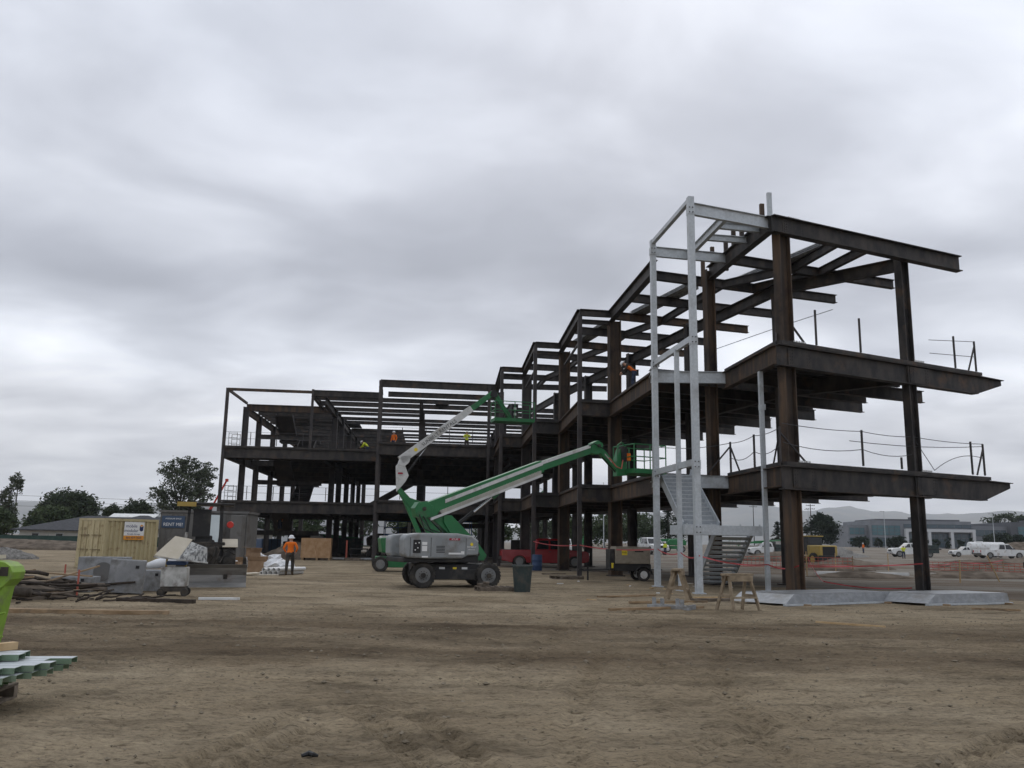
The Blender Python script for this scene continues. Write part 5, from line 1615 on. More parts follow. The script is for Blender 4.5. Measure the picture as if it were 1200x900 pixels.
MB().add([(1.93, -.058, 2.0), (2.03, -.058, 1.94), (2.03, -.058, 2.18), (1.93, -.058, 2.24), (2.15, -.058, 2.0), (2.15, -.058, 2.24)], [(0, 1, 2, 3), (1, 4, 5, 2)]).build('emblem', 'sign_navy', sg)
MB().add([(1.93, -.058, 2.25), (2.03, -.058, 2.2), (2.15, -.058, 2.26), (2.04, -.058, 2.31)], [(0, 1, 2, 3)]).build('emblem', 'sign_orange', sg)

# ------------------------------------------------------------------ grey office trailer with sign
GT = thing('office_trailer', 'long dark grey site trailer with blue rental sign behind the tractor', 'trailer', (-18.8, 46.5, 0), R(4))
m = MB()
m.b2(0, 4.6, 0, 2.6, .5, 2.85)
m.build('wall', 'grey_trailer', GT, bevel=.02)
for i in range(16):
    MB().b2(.05 + i * .285, .07 + i * .285, -.02, .0, .55, 2.8).build('siding_rib', 'grey_trailer', GT)
MB().b2(-.06, 4.66, -.06, 2.66, 2.86, 2.98).build('roof', 'grey_trailer', GT)
MB().b2(.2, 4.4, .3, 2.3, .3, .5).build('frame', 'black', GT)
for x in (.5, 2.3, 4.1):
    for y in (.3, 2.3):
        MB().box((x, y, .15), (.4, .4, .3)).build('pier_block', 'concrete', GT)
sg = MB().b2(.12, 1.32, -.05, -.025, 2.05, 2.68).build('sign_board', 'sign_blue', GT)
text('lettering', 'RENT ME!', 'sign_white', sg, frameM((.72, -.055, 2.22), (1, 0, 0), (0, 0, 1)), .24)
text('lettering', 'MODULAR SPACE', 'sign_white', sg, frameM((.72, -.055, 2.53), (1, 0, 0), (0, 0, 1)), .105)
MB().b2(3.95, 4.55, -.9, -.06, .3, 2.75).build('side_closet', 'grey_trailer', GT, bevel=.02)
tag(MB().bar((-15.95, 45.3, .0), (-15.9, 46.0, 2.75), 1.2, .05, upv=(0, -1, .3)).build('leaning_panel', 'paleblue'), 'tall pale blue panel leaning against the grey trailer behind the tractor', 'panel')

# ------------------------------------------------------------------ tractor with box blade
TR = thing('tractor', 'worn tractor with canopy and black guards, grey box blade in front', 'tractor', (-11.45, 32.5, 0), R(200))
# local +y is the direction of travel away from camera after rotation; blade sits at +y side facing the camera
for s in (-1, 1):
    wheel(TR, (s * .92, .35, .72), .72, .48, R(90), 'machine', name='rear_wheel')
    wheel(TR, (s * .72, -1.7, .42), .42, .28, R(90), 'machine', name='front_wheel')
    fa = [math.pi * (.22 + .5 * i / 8) for i in range(9)]
    MB().prism([(.35 + .84 * math.cos(a), .74 + .80 * math.sin(a)) for a in fa] + [(.35 + .80 * math.cos(a), .74 + .76 * math.sin(a)) for a in fa[::-1]], s * .66, s * 1.2, M=Matrix.Rotation(R(90), 4, 'Z') @ Matrix.Scale(-1, 4, V(0, 1, 0))).build('fender', 'cream_board' if s < 0 else 'machine', TR)
MB().b2(-.55, .55, .5, 1.25, .5, 1.25).build('rear_housing', 'machine', TR, bevel=.06)
MB().b2(-.75, .75, .75, .95, 1.2, 1.42).build('cross_member', 'machine', TR, bevel=.03)
MB().bar((.5, 1.0, 1.3), (.95, 1.3, .6), .08, .08).build('stay', 'yellow', TR)
MB().tube([(.62, .9, 1.3), (.60, .95, 1.75)], .05, 8).build('filler_pipe', 'white_dirty', TR)
for q_ in range(12):
    x_ = -.7 + q_ * .12
    MB().tube([(x_, 1.2, .9 + .25 * ((q_ * 7) % 3)), (x_ + .1, 1.45, .7 + .1 * (q_ % 4)), (x_ + .2, 1.3, .45 + .12 * (q_ % 3))], .022, 6).build('hydraulic_hose', 'machine', TR)
MB().b2(-.38, .38, -2.0, .3, .62, 1.15).build('engine_block', 'machine', TR, bevel=.04)
MB().b2(-.42, .42, -2.1, -.5, 1.16, 1.5).build('hood', 'machine', TR, bevel=.08)
MB().b2(-.30, .30, .0, .6, .95, 1.12).build('seat_base', 'black', TR, bevel=.03)
MB().b2(-.30, .30, .45, .62, 1.1, 1.65).build('seat', 'black', TR, bevel=.05)
MB().tube([(0, -.4, 1.3), (0, -.15, 1.6)], .03, 8).lathe([(.19, 0), (.21, .02), (.19, .04)], 18, Matrix.Translation(V(0, -.13, 1.6)) @ Matrix.Rotation(R(40), 4, 'X')).build('steering_wheel', 'black', TR)
for sx in (-1, 1):
    MB().bar((sx * .62, .75, .9), (sx * .56, .62, 2.75), .1, .1).build('canopy_post', 'black', TR)
    MB().bar((sx * .60, -.75, 1.1), (sx * .56, -.55, 2.75), .07, .07).build('canopy_post', 'yellow' if sx > 0 else 'black', TR)
MB().b2(-1.0, 1.0, -.8, 1.0, 2.75, 2.83).build('canopy', 'black', TR, bevel=.02)
MB().b2(.35, 1.0, .95, 1.05, 2.68, 2.84).build('canopy_trim', 'yellow', TR)
MB().b2(-.2, .42, .66, .70, 1.6, 2.6).build('rear_screen', 'black', TR)
MB().lathe([(.11, -.08), (.13, 0), (.11, .08)], 14, Matrix.Translation(V(-.88, .9, 2.05)) @ Matrix.Rotation(R(90), 4, 'X')).build('warning_lamp', 'red_crane', TR, smooth='auto')
for i in range(9):
    x = random.uniform(-.7, .7)
    MB().bar((x, random.uniform(.6, .9), random.uniform(.4, 1.0)), (x + random.uniform(-.4, .4), random.uniform(.8, 1.3), random.uniform(.3, 1.3)), .07, .07).build('linkage', 'machine', TR)
for sx in (-1, 1):
    MB().bar((sx * .4, .6, .6), (sx * .7, 4.9, .35), .12, .14).build('blade_arm', 'machine', TR)
bl = []
for z, o in ((.02, 0.05), (.15, -.06), (.4, -.10), (.62, -.04), (.74, .06)):
    bl.append((4.95 + o, z))
m = MB()
vs = []
for x in (-1.35, 1.05):
    vs += [(x, y, z) for y, z in bl] + [(x, y - .06, z) for y, z in bl[::-1]]
k = 10
m.add(vs, [(i, (i + 1) % k, k + (i + 1) % k, k + i) for i in range(k)] + [tuple(range(k))[::-1], tuple(range(k, 2 * k))])
m.build('blade', 'blade', TR)

# ------------------------------------------------------------------ broken cart
KT = thing('utility_cart', 'small white wheeled cart with a tilted broken lid board beside the concrete boxes', 'cart', (-9.15, 24.0, 0), R(14))
KT.scale = (.84, .84, .92)
MB().b2(-.40, .40, -.36, .36, .28, .84).build('box_body', 'white_dirty', KT, bevel=.02)
for sx in (-1, 1):
    for sy in (-1, 1):
        wheel(KT, (sx * .36, sy * .34, .12), .12, .08, 0, 'machine', lugs=False)
MB().b2(-.38, .38, -.36, .36, .14, .27).build('frame', 'machine', KT)
for sx in (-1, 1):
    MB().bar((sx * .3, 0, .84), (sx * .3, .1, 1.15), .06, .06).build('post', 'yellow', KT)
MB().b2(-.28, .34, -.3, .3, .9, 1.02).build('tool_bag', 'blue_plastic', KT, bevel=.04)
MB().add([(-.62, -.45, 1.20), (.10, -.5, 1.08), (.42, .15, 1.66), (-.12, .15, 1.75), (-.62, -.45, 1.17), (.10, -.5, 1.05), (.42, .15, 1.63), (-.12, .15, 1.72)], [(0, 1, 2, 3), (7, 6, 5, 4), (0, 4, 5, 1), (1, 5, 6, 2), (2, 6, 7, 3), (3, 7, 4, 0)]).build('lid_board', 'cream_board', KT)
MB().add([(.05, -.5, 1.07), (.98, -.4, 1.0), (.95, -.25, 1.42), (.36, .12, 1.60), (.05, -.46, 1.04), (.98, -.36, .97), (.95, -.21, 1.39), (.36, .16, 1.57)], [(0, 1, 2, 3), (7, 6, 5, 4), (0, 4, 5, 1), (1, 5, 6, 2), (2, 6, 7, 3), (3, 7, 4, 0)]).build('scratched_panel', 'scratched', KT)
MB().bar((-.64, -.5, 1.14), (1.02, -.45, .98), .1, .04).build('edge_trim', 'white_dirty', KT)

# ------------------------------------------------------------------ concrete vault boxes
def vault(label, loc, rz, d, tilt=0, hole=False):
    t = thing('concrete_vault', label, 'concrete box', loc, rz, 'concrete vault boxes')
    w, l, h = d
    th = .1
    m = MB()
    m.b2(-w / 2, w / 2, -l / 2, -l / 2 + th, 0, h).b2(-w / 2, w / 2, l / 2 - th, l / 2, 0, h)
    m.b2(-w / 2, -w / 2 + th, -l / 2 + th, l / 2 - th, 0, h).b2(w / 2 - th, w / 2, -l / 2 + th, l / 2 - th, 0, h)
    m.b2(-w / 2 + th, w / 2 - th, -l / 2 + th, l / 2 - th, h - .12, h - .02)
    m.build('shell', 'concrete', t, bevel=.015)
    MB().box((w * .28, -l / 2 - .004, h * .8), (.09, .02, .08)).build('lifting_hole', 'black_plain', t)
    if hole:
        MB().lathe([(.28, 0), (.28, .02)], 24, frameM((.1, -l / 2 + .01, h * .55), (1, 0, 0), (0, 0, 1))).build('knockout', 'grey_trailer', t)
    t.rotation_euler = (0, tilt, rz)
    return t
vault('largest concrete vault box standing upright beside the white cart', (-10.75, 24.6, 0.03), R(20), (.9, .7, .9), R(3))
vault('long low concrete vault box lying beside the brushwood heap', (-12.45, 25.2, 0), R(8), (1.1, .8, .42))
vault('concrete vault box with a round knockout behind the largest box', (-12.3, 26.6, 0), R(5), (1.3, .8, .95), 0, True)
vault('concrete vault box half hidden between largest box and white cart', (-10.6, 26.2, 0), R(-4), (1.0, .9, .6))
tag(MB().tube([(-10.75, 25.9, .72), (-10.5, 26.0, .78), (-10.15, 26.05, .86), (-9.95, 26.1, .80)], [.08, .14, .15, .1], 12).build('plastic_roll', 'plastic_wrap', smooth=True), 'crumpled white plastic roll lying on the half hidden concrete box', 'plastic roll')

# ------------------------------------------------------------------ brushwood / debris heap, every log its own thing
rng = random.Random(21)
logs = [((-15.0, 21.4), (-11.6, 21.2), .17, .0, 'trunk'), ((-14.8, 22.6), (-11.9, 22.4), .10, .12, 't'), ((-15.5, 20.6), (-13.3, 21.2), .08, .02, 't')]
kinds = ['thick dark log lying at the front of the debris heap', 'dark branch in the debris heap beside the long pale board', 'grey weathered branch sticking out of the debris heap', 'pale split stick lying on top of the debris heap']
m = MB()
def logmesh(a, b, r, z, mat, seed, zb=None):
    q = random.Random(seed)
    n = 7
    pts = []
    for i in range(n):
        t = i / (n - 1)
        p = lerp(a, b, t)
        pts.append((p[0] + q.uniform(-.05, .05), p[1] + q.uniform(-.06, .06), z + r + ((zb if zb is not None else z) - z) * t + q.uniform(0, .04)))
    return MB().tube(pts, [r * (1 - .45 * i / (n - 1)) * q.uniform(.85, 1.1) for i in range(n)], 8).build('log', mat, smooth=True)
o = logmesh((-13.9, 20.9), (-11.5, 21.1), .22, 0, 'bark', 1)
tag(o, kinds[0], 'log', 'logs of the debris heap')
MB().lathe([(.10, 0), (.10, .01)], 14, frameM((-11.9, 20.86, .32), (1, 0, 0), (0, .2, 1))).build('sawn_face', 'wood_new', o)
o = logmesh((-16.5, 22.2), (-13.2, 21.6), .14, .05, 'wood_dark', 2)
tag(o, 'long dark log reaching left out of the debris heap', 'log', 'logs of the debris heap')
for i in range(70):
    cx, cy = rng.uniform(-16.2, -11.2), rng.uniform(21.2, 24.2)
    hz = max(0, .72 - abs(cx + 13.9) * .16 - abs(cy - 23.0) * .22) * rng.uniform(.3, 1)
    ln = rng.uniform(.6, 2.4)
    a = rng.uniform(-.5, .5) + (math.pi if rng.random() < .5 else 0)
    r = rng.uniform(.018, .06)
    mat = rng.choice(['wood_dark', 'wood_dark', 'bark', 'wood_old', 'wood_dark', 'wood_old'])
    o = logmesh((cx - math.cos(a) * ln / 2, cy - math.sin(a) * ln / 2), (cx + math.cos(a) * ln / 2, cy + math.sin(a) * ln / 2), r, hz, mat, 100 + i, hz + rng.uniform(-.05, .18))
    o.name = 'branch'
    tag(o, kinds[1] if mat != 'wood_old' else kinds[2], 'branch', 'dark branches of the debris heap' if mat != 'wood_old' else 'grey branches of the debris heap')
for i, (a, b, z, z2, w) in enumerate((((-13.9, 22.0), (-12.2, 22.5), .35, .5, .09), ((-15.2, 22.0), (-13.6, 22.4), .3, .45, .08), ((-12.2, 21.9), (-10.9, 22.3), .06, .2, .09), ((-14.6, 23.6), (-13.2, 24.4), .35, .6, .12), ((-13.2, 24.8), (-11.9, 25.0), .5, .42, .14), ((-12.6, 22.9), (-11.2, 23.9), .2, .75, .1), ((-15.4, 22.8), (-14.0, 23.3), .3, .35, .1))):
    board('pale split board lying on top of the debris heap', a, b, w, .04, 'wood', z, z2, 'pale boards on the debris heap')
for i in range(10):
    cx, cy, a = rng.uniform(-10.9, -8.6), rng.uniform(20.6, 22.2), rng.uniform(-.4, .4) + (1.2 if i < 4 else 0)
    ln = rng.uniform(.5, 1.3)
    o = logmesh((cx - math.cos(a) * ln / 2, cy - math.sin(a) * ln / 2), (cx + math.cos(a) * ln / 2, cy + math.sin(a) * ln / 2), rng.uniform(.018, .04), 0, 'wood_dark', 300 + i, rng.uniform(0, .2))
    o.name = 'branch'
    tag(o, 'dark dry branch lying in front of the concrete vault boxes', 'branch', 'branches before the concrete boxes')
mm = MB()
for i in range(240):
    x, y = rng.gauss(-13.8, 1.3), rng.gauss(22.6, .8)
    a, s = rng.uniform(0, 3.14), rng.uniform(.03, .12)
    z = max(0, .38 - abs(x + 13.9) * .14 - abs(y - 22.8) * .18)
    mm.box((x, y, z * rng.random() + .02), (s * 2.5, s * .5, s * .4), a)
tag(mm.build('brush_litter', 'wood_dark'), 'fine twigs and bark litter in the debris heap', 'brush', kind='stuff')
def mound(label, loc, rx, ry, h, mat, seed, name='dirt_pile', cat='dirt pile', group=None):
    m = MB()
    n, k = 40, 12
    vs = []
    for j in range(k + 1):
        for i in range(n):
            a = 2 * math.pi * i / n
            t = j / k
            q = noise.fractal((math.cos(a) * 1.4 + seed, math.sin(a) * 1.4, t * 2), .8, 2, 5)
            rr = (1 - t) * (1 + .18 * q)
            z = h * (1 - (1 - t) ** 1.7) * (1 + .12 * q) + .06 * noise.fractal((i * .9, j * .9, seed), .8, 2, 4) * h
            vs.append((rx * rr * math.cos(a), ry * rr * math.sin(a), z if j else -.15))
    m.add(vs, [(j * n + i, j * n + (i + 1) % n, (j + 1) * n + (i + 1) % n, (j + 1) * n + i) for j in range(k) for i in range(n)])
    o = m.build(name, mat, smooth=True)
    o.location = loc
    return tag(o, label, cat, group)
mound('low dirt pile under the debris heap of branches', (-13.9, 23.0, 0), 2.8, 1.8, .55, 'dirt_mound', 3)
mound('brown dirt pile behind the walking worker under the frame edge', (-16.8, 69.0, 0), 3.0, 2.2, 1.25, 'dirt_mound', 11)
mound('grey gravel heap behind the yellow loader', (40, 122, gz(40, 122)), 11, 6, 2.0, 'gravel', 5, 'gravel_pile', 'gravel pile')
mound('brown spoil heap near the yellow loader and stakes', (25.5, 66, 0), 3.5, 2.5, .8, 'dirt_mound', 8)
for i, (x, y, rx, ry, h) in enumerate(((19, 47, 3.2, 1.2, .35), (27, 50, 4.0, 1.4, .4), (33, 60, 5, 2, .6), (22, 62, 4, 1.6, .5), (44, 78, 8, 3, .8), (30, 92, 7, 3, 1.0), (60, 95, 9, 3, .9))):
    mound(('low soil ridge beside the white plastic pipes', 'low soil ridge beside the leaning wooden stake', 'low soil ridge behind the red safety net fence', 'low soil ridge between stair tower net fence and yellow loader', 'broad soil ridge between the yellow loader and the white flatbed', 'broad soil ridge behind the yellow loader', 'wide soil ridge in front of the white flatbed truck')[i], (x, y, gz(x, y)), rx, ry, h, 'dirt_mound', 40 + i, 'soil_ridge', 'dirt pile', 'soil ridges on the rough ground')
mound('long brown spoil heap along the distant fence', (-58, 92, gz(-58, 92)), 26, 4, 1.1, 'dirt_mound', 15)
mound('tan earth heap in front of the office building', (95, 150, gz(95, 150)), 14, 6, 3.2, 'dirt_mound', 17)
mound('grey rubble heap beyond the lime green arm', (-32.6, 56, 0), 2.2, 1.6, .7, 'gravel', 19, 'rubble_pile', 'rubble pile')

# ------------------------------------------------------------------ cardboard boxes, bags and pipes by the blade
BX = [(-12.3, 38.6, .62, .5, .55, 12, 'card', 'open cardboard box full of white packing'), (-11.5, 40.3, .9, .6, .75, -8, 'card', 'largest cardboard box behind the white bags'), (-12.6, 40.2, .6, .5, .7, 20, 'card', 'cardboard box beside the tractor wheel'), (-11.9, 40.5, .5, .5, .4, 40, 'card', 'cardboard box tipped on top of the others')]
for i, (x, y, w, d, h, a, mt, lb) in enumerate(BX):
    t = thing('cardboard_box', lb, 'box', (x, y, .72 if i == 3 else 0), R(a), 'cardboard boxes by the tractor')
    m = MB().b2(-w / 2, w / 2, -d / 2, -d / 2 + .012, 0, h).b2(-w / 2, w / 2, d / 2 - .012, d / 2, 0, h).b2(-w / 2, -w / 2 + .012, -d / 2, d / 2, 0, h).b2(w / 2 - .012, w / 2, -d / 2, d / 2, 0, h).b2(-w / 2, w / 2, -d / 2, d / 2, 0, .01)
    m.build('carton', mt, t)
    MB().bar((-w / 2, -d / 2 - .1, h - .08), (w / 2, -d / 2 - .1, h - .08), .01, .22, upv=(0, -.6, 1)).build('flap', mt, t)
    MB().bar((-w / 2 - .12, -d / 2, h + .04), (-w / 2 - .12, d / 2, h + .04), .22, .01).build('flap', mt, t)
def bag(label, loc, s, seed):
    m = MB()
    n, k = 14, 8
    vs = []
    for j in range(k + 1):
        f = math.pi * j / k
        for i in range(n):
            a = 2 * math.pi * i / n
            q = 1 + .3 * noise.fractal((math.cos(a) * math.sin(f) * 2 + seed, math.sin(a) * math.sin(f) * 2, math.cos(f) * 2), .8, 2, 4)
            vs.append((s[0] * q * math.sin(f) * math.cos(a), s[1] * q * math.sin(f) * math.sin(a), s[2] * (1 - math.cos(f)) * .5 * q))
    m.add(vs, [(j * n + i, j * n + (i + 1) % n, (j + 1) * n + (i + 1) % n, (j + 1) * n + i) for j in range(k) for i in range(n)])
    o = m.build('plastic_bag', 'plastic_wrap')
    o.location = loc
    tag(o, label, 'plastic bag', 'white bags by the cardboard boxes')
for i, (x, y, z, a, b, c) in enumerate(((-10.7, 40.0, 0, .5, .45, .62), (-10.35, 40.3, 0, .5, .4, .55), (-10.85, 40.3, .45, .35, .3, .4), (-12.3, 38.6, .38, .25, .2, .25), (-11.9, 41.0, 0, .45, .4, .95))):
    bag(('crumpled white plastic bag between the boxes and the white pipes', 'flat white plastic bag touching the white pipe stack', 'white plastic bag on top of the crumpled bag', 'white packing foam heaped inside the open cardboard box', 'white plastic bag behind the largest cardboard box')[i], (x, y, z), (a, b, c), i * 3.1)
for i in range(8):
    r_, c_ = divmod(i, 4)
    x0 = -10.75 + c_ * .2 + (.1 if r_ else 0)
    tag(MB().lathe([(.085, 0), (.085, 2.0), (.07, 2.0), (.07, 0)], 14, frameM((x0, 37.9 + c_ * .08, .09 + r_ * .15), (0, 0, 1), (.94, -.34, 0)) , close=True).build('plastic_pipe', 'pipe_white', smooth='auto'), 'white plastic pipe in the stack beside the cardboard sheets', 'pipe', 'white pipes stacked by the walking worker')
board('large flat cardboard sheet lying in front of the white pipes', (-11.9, 37.0), (-10.8, 37.7), .7, .03, 'cream_board', .02, .10, name='cardboard_sheet')
board('second cardboard sheet lying under the white pipes', (-11.0, 37.5), (-10.0, 37.9), .6, .03, 'cream_board', .0, .02, name='cardboard_sheet')
# plywood crate
t = thing('plywood_crate', 'tan plywood crate standing beyond the walking worker under the frame edge', 'crate', (-14.5, 66.0, 0), R(8))
t.scale = (.82, .82, .82)
MB().b2(-1.45, 1.2, -1.0, 1.0, .22, 2.0).build('crate_box', 'plywood', t, bevel=.01)
for x in (-1.3, 0, 1.1):
    MB().b2(x - .1, x + .1, -1.0, 1.0, 0, .22).build('skid', 'wood', t)
for x in (-1.4, -.15, 1.15):
    MB().b2(x - .06, x + .06, -1.03, -1.0, .22, 2.0).build('batten', 'plywood', t)

# ------------------------------------------------------------------ lime green arm and stud bundle (foreground left)
LA = thing('lime_lift_arm', 'lime green steel lifting arm with pinned head standing behind the metal studs', 'lift arm', (-5.98, 10.3, 0), 0)
LA.scale = (1, 1, .87)
def xz(pts, y0, y1, name, mat='lime', par=None, bevel=.012):
    return MB().prism(pts, y0, y1).build(name, mat, par or LA, bevel=bevel)
xz([(-.9, 1.46), (.0, 1.48), (.11, 1.46), (.18, 1.41), (.215, 1.33), (.20, 1.24), (.12, 1.14), (-.02, 1.02), (-.16, .90), (-.35, .78), (-1.2, .78)], -.14, .14, 'arm_head', bevel=.006)
hp = [(-.9, 1.455), (-.02, 1.46), (.03, 1.35), (-.02, 1.2), (-.16, 1.05), (-.5, .85), (-1.0, .85)]
xz(hp, -.185, -.15, 'side_plate', bevel=.005)
xz(hp, .15, .185, 'side_plate', bevel=.005)
MB().box((.12, -.142, 1.34), (.09, .02, .12)).build('slot', 'machine', LA)
for x, z, r in ((-.12, 1.33, .055), (-.16, 1.12, .05)):
    MB().lathe([(r, 0), (r, .03), (r * .7, .05), (.002, .05)], 18, frameM((x, -.183, z), (1, 0, 0), (0, 0, 1))).build('pin', 'lime', LA, smooth='auto')
MB().bar((.0, 0, 1.22), (-.06, 0, .06), .26, .24, upv=(0, 1, 0), w2=.16, h2=.14).build('mast', 'lime', LA, bevel=.012)
MB().box((-.06, 0, .03), (.4, .4, .06)).build('foot_plate', 'lime', LA)
for z in (.78, .48):
    MB().tube([(-.1, -.12, z - .02), (.08, -.16, z), (.2, -.16, z + .03)], .014, 8).build('hook', 'lime', LA)
MB().bar((-.55, -.05, 1.47), (.0, .0, 1.53), .16, .05).build('top_strip', 'cream_board', LA)
MB().tube([(.03, -.2, 1.34), (.03, .2, 1.34)], .045, 14).build('pin', 'machine', LA, smooth='auto')
pallet('wooden pallet under the bundle of green metal studs', (-5.45, 8.35, 0), R(8), 'wood_old', w=1.3, d=1.0)
SG = 'green metal studs stacked on the pallet'
def stud(a, b, z, w=.152, h=.06, mat='stud_green', i=0, layer='top'):
    th = .006
    prof = [(-w / 2, 0), (w / 2, 0), (w / 2, h), (w / 2 - th, h), (w / 2 - th, th), (-w / 2 + th, th), (-w / 2 + th, h), (-w / 2, h)]
    prof = [(x, h - y) for x, y in prof]           # web up
    o = MB().sweep((*a, z), (*b, z), prof).build('metal_stud', [mat, 'galv'] if layer == 'top' else mat)
    if layer == 'top':
        for pl_ in o.data.polygons:
            if pl_.normal.z > .9:
                pl_.material_index = 1  # upward faces get a paler colour, a painted sky reflection
    return tag(o, 'pale green galvanized metal stud in the top layers on the pallet' if layer == 'top' else 'dark green painted steel channel at the bottom of the stud stack', 'metal stud', SG if layer == 'top' else 'dark green channels under the studs')
q = random.Random(4)
sd_ = V(1, .12, 0).normalized()
sn_ = V(-sd_.y, sd_.x, 0)
zz = .145
for layer, (n_, wd, hh, mt, lb) in enumerate(((5, .2, .04, 'stud_film', 'low'), (5, .2, .045, 'stud_film', 'low'), (5, .2, .045, 'stud_film', 'low'), (6, .155, .055, 'stud_green', 'top'), (6, .155, .055, 'stud_green', 'top'), (5, .155, .055, 'stud_green', 'top'))):
    for i in range(n_):
        off = -.48 + i * (wd + .008) + (.08 if layer == 5 else 0)
        ex = (-.05 + q.uniform(-.12, .05) if lb == 'low' else .10 + i * .07 + q.uniform(-.12, .12) - (.22 if layer == 5 else 0))
        e = V(-4.68, 8.35, 0) + sd_ * ex + sn_ * off
        s_ = e - sd_ * 2.9
        stud((s_.x, s_.y), (e.x, e.y), zz, wd, hh, mt, i, lb)
    zz += hh + .008
board('short pale wood block lying across the metal studs', (-5.15, 8.1), (-4.85, 8.75), .08, .07, 'wood_new', zz - .005, group='timber on the stud stack')

# ------------------------------------------------------------------ blue scissor lift under the frame
def scissor(label, loc, rz, mat, hgt=2.0, group=None):
    t = thing('scissor_lift', label, 'scissor lift', loc, rz, group)
    MB().b2(-1.6, 1.6, -.85, .85, .35, .75).build('chassis', mat, t, bevel=.03)
    for sx in (-1, 1):
        for sy in (-1, 1):
            wheel(t, (sx * 1.2, sy * .8, .38), .38, .28, 0, 'rim', lugs=False)
    z = .8
    for k in range(4):
        for sy in (-.55, .55):
            MB().bar((-1.3, sy, z), (1.3, sy, z + .28), .06, .1).bar((1.3, sy + .07, z), (-1.3, sy + .07, z + .28), .06, .1).build('scissor_arm', mat, t)
        z += .28
    fl = MB().b2(-1.8, 1.8, -.9, .9, z + .05, z + .22).build('platform', mat, t)
    for sy in (-.88, .88):
        for x in (-1.78, -.6, .6, 1.78):
            MB().b2(x - .03, x + .03, sy - .03, sy + .03, z + .22, z + 1.35).build('rail_post', mat, fl)
        for h in (.75, 1.32):
            MB().b2(-1.8, 1.8, sy - .025, sy + .025, z + h, z + h + .06).build('guard_rail', mat, fl)
    for x in (-1.78, 1.78):
        for h in (.75, 1.32):
            MB().b2(x - .025, x + .025, -.88, .88, z + h, z + h + .06).build('guard_rail', mat, fl)
    MB().b2(.2, .5, -.95, -.92, z + .3, z + 1.25).build('notice_board', 'white', fl)
    return t
scissor('blue scissor lift with guard rails standing under the frame behind the grey cowl', (-5.2, 76.0, 0), R(8), 'blue_lift')
scissor('blue scissor lift partly hidden by the white riser of the rear boom lift', (-9.6, 79.0, 0), R(12), 'blue_lift')
# machines seen through the ground floor
def parked_lift(label, loc, rz, mat, top='cowl', group=None, raised=None):
    t = thing('boom_lift', label, 'boom lift', loc, rz, group)
    MB().b2(-1.5, 1.5, -.8, .8, .45, .95).build('chassis', mat, t, bevel=.04)
    for sx in (-1, 1):
        for sy in (-1, 1):
            wheel(t, (sx * 1.2, sy * .95, .45), .45, .34, 0, 'rim', lugs=False)
    MB().prism([(-1.8, 1.05), (-1.9, 1.7), (-1.5, 2.0), (.8, 2.0), (1.2, 1.6), (1.2, 1.05)], -.9, .9).build('engine_cowl', top, t, bevel=.08)
    b = raised or (4.8, 1.6)
    MB().bar((-1.2, 0, 2.0), (b[0] * .6, 0, 2.0 + (b[1] - 2.0) * .6), .36, .4).build('main_boom', mat, t, bevel=.02)
    MB().bar((b[0] * .55, 0, 2.0 + (b[1] - 2.0) * .55), (b[0], 0, b[1]), .26, .28).build('telescopic_boom', mat, t)
    c = (b[0] + .9, b[1] - .7)
    MB().bar((b[0], 0, b[1]), (c[0] - .4, 0, c[1] + .3), .16, .18).build('jib', mat, t)
    bk = MB().b2(c[0] - .5, c[0] + .7, -.9, .9, c[1] - .1, c[1]).build('basket', mat, t)
    for sy in (-.88, .88):
        for x in (c[0] - .48, c[0] + .68):
            MB().tube([(x, sy, c[1]), (x, sy, c[1] + 1.1)], .025, 6).build('basket_post', mat, bk)
        MB().tube([(c[0] - .48, sy, c[1] + 1.1), (c[0] + .68, sy, c[1] + 1.1)], .025, 6).build('basket_rail', mat, bk)
    return t
parked_lift('green boom lift with grey hood parked behind the plywood crate', (-21.5, 96, gz(-21, 96)), R(0), 'green', 'cowl_light')
parked_lift('green boom lift parked on the gravel beside the conifers', (26.5, 140, gz(26, 140)), R(185), 'green', 'green')
parked_lift('green lift with raised boom far behind the brown facade column', (13.5, 168, gz(13, 168)), R(170), 'green', 'green', raised=(7.0, 11.2))
parked_lift('green machine parked behind the slim galvanized pipe post', (39.5, 130, gz(39, 130)), R(182), 'green', 'green')
t = thing('telehandler_boom', 'slim red crane boom rising past the left corner of the frame', 'crane', (-32.9, 92, gz(-33, 92)), R(8))
MB().b2(-2.2, 1.2, -1, 1, .5, 1.6).build('carrier', 'red_crane', t, bevel=.05)
for sx in (-1.6, .7):
    for sy in (-1, 1):
        wheel(t, (sx, sy * .9, .55), .55, .4, 0, 'rim', lugs=False)
MB().bar((-.6, 0, 1.6), (1.2, 0, 5.0), .24, .26).build('main_boom', 'red_crane', t)
MB().bar((1.1, 0, 4.8), (2.4, 0, 7.6), .15, .17).build('telescopic_boom', 'red_crane', t)
MB().box((2.4, 0, 7.6), (.3, .3, .3)).build('boom_head', 'red_crane', t)

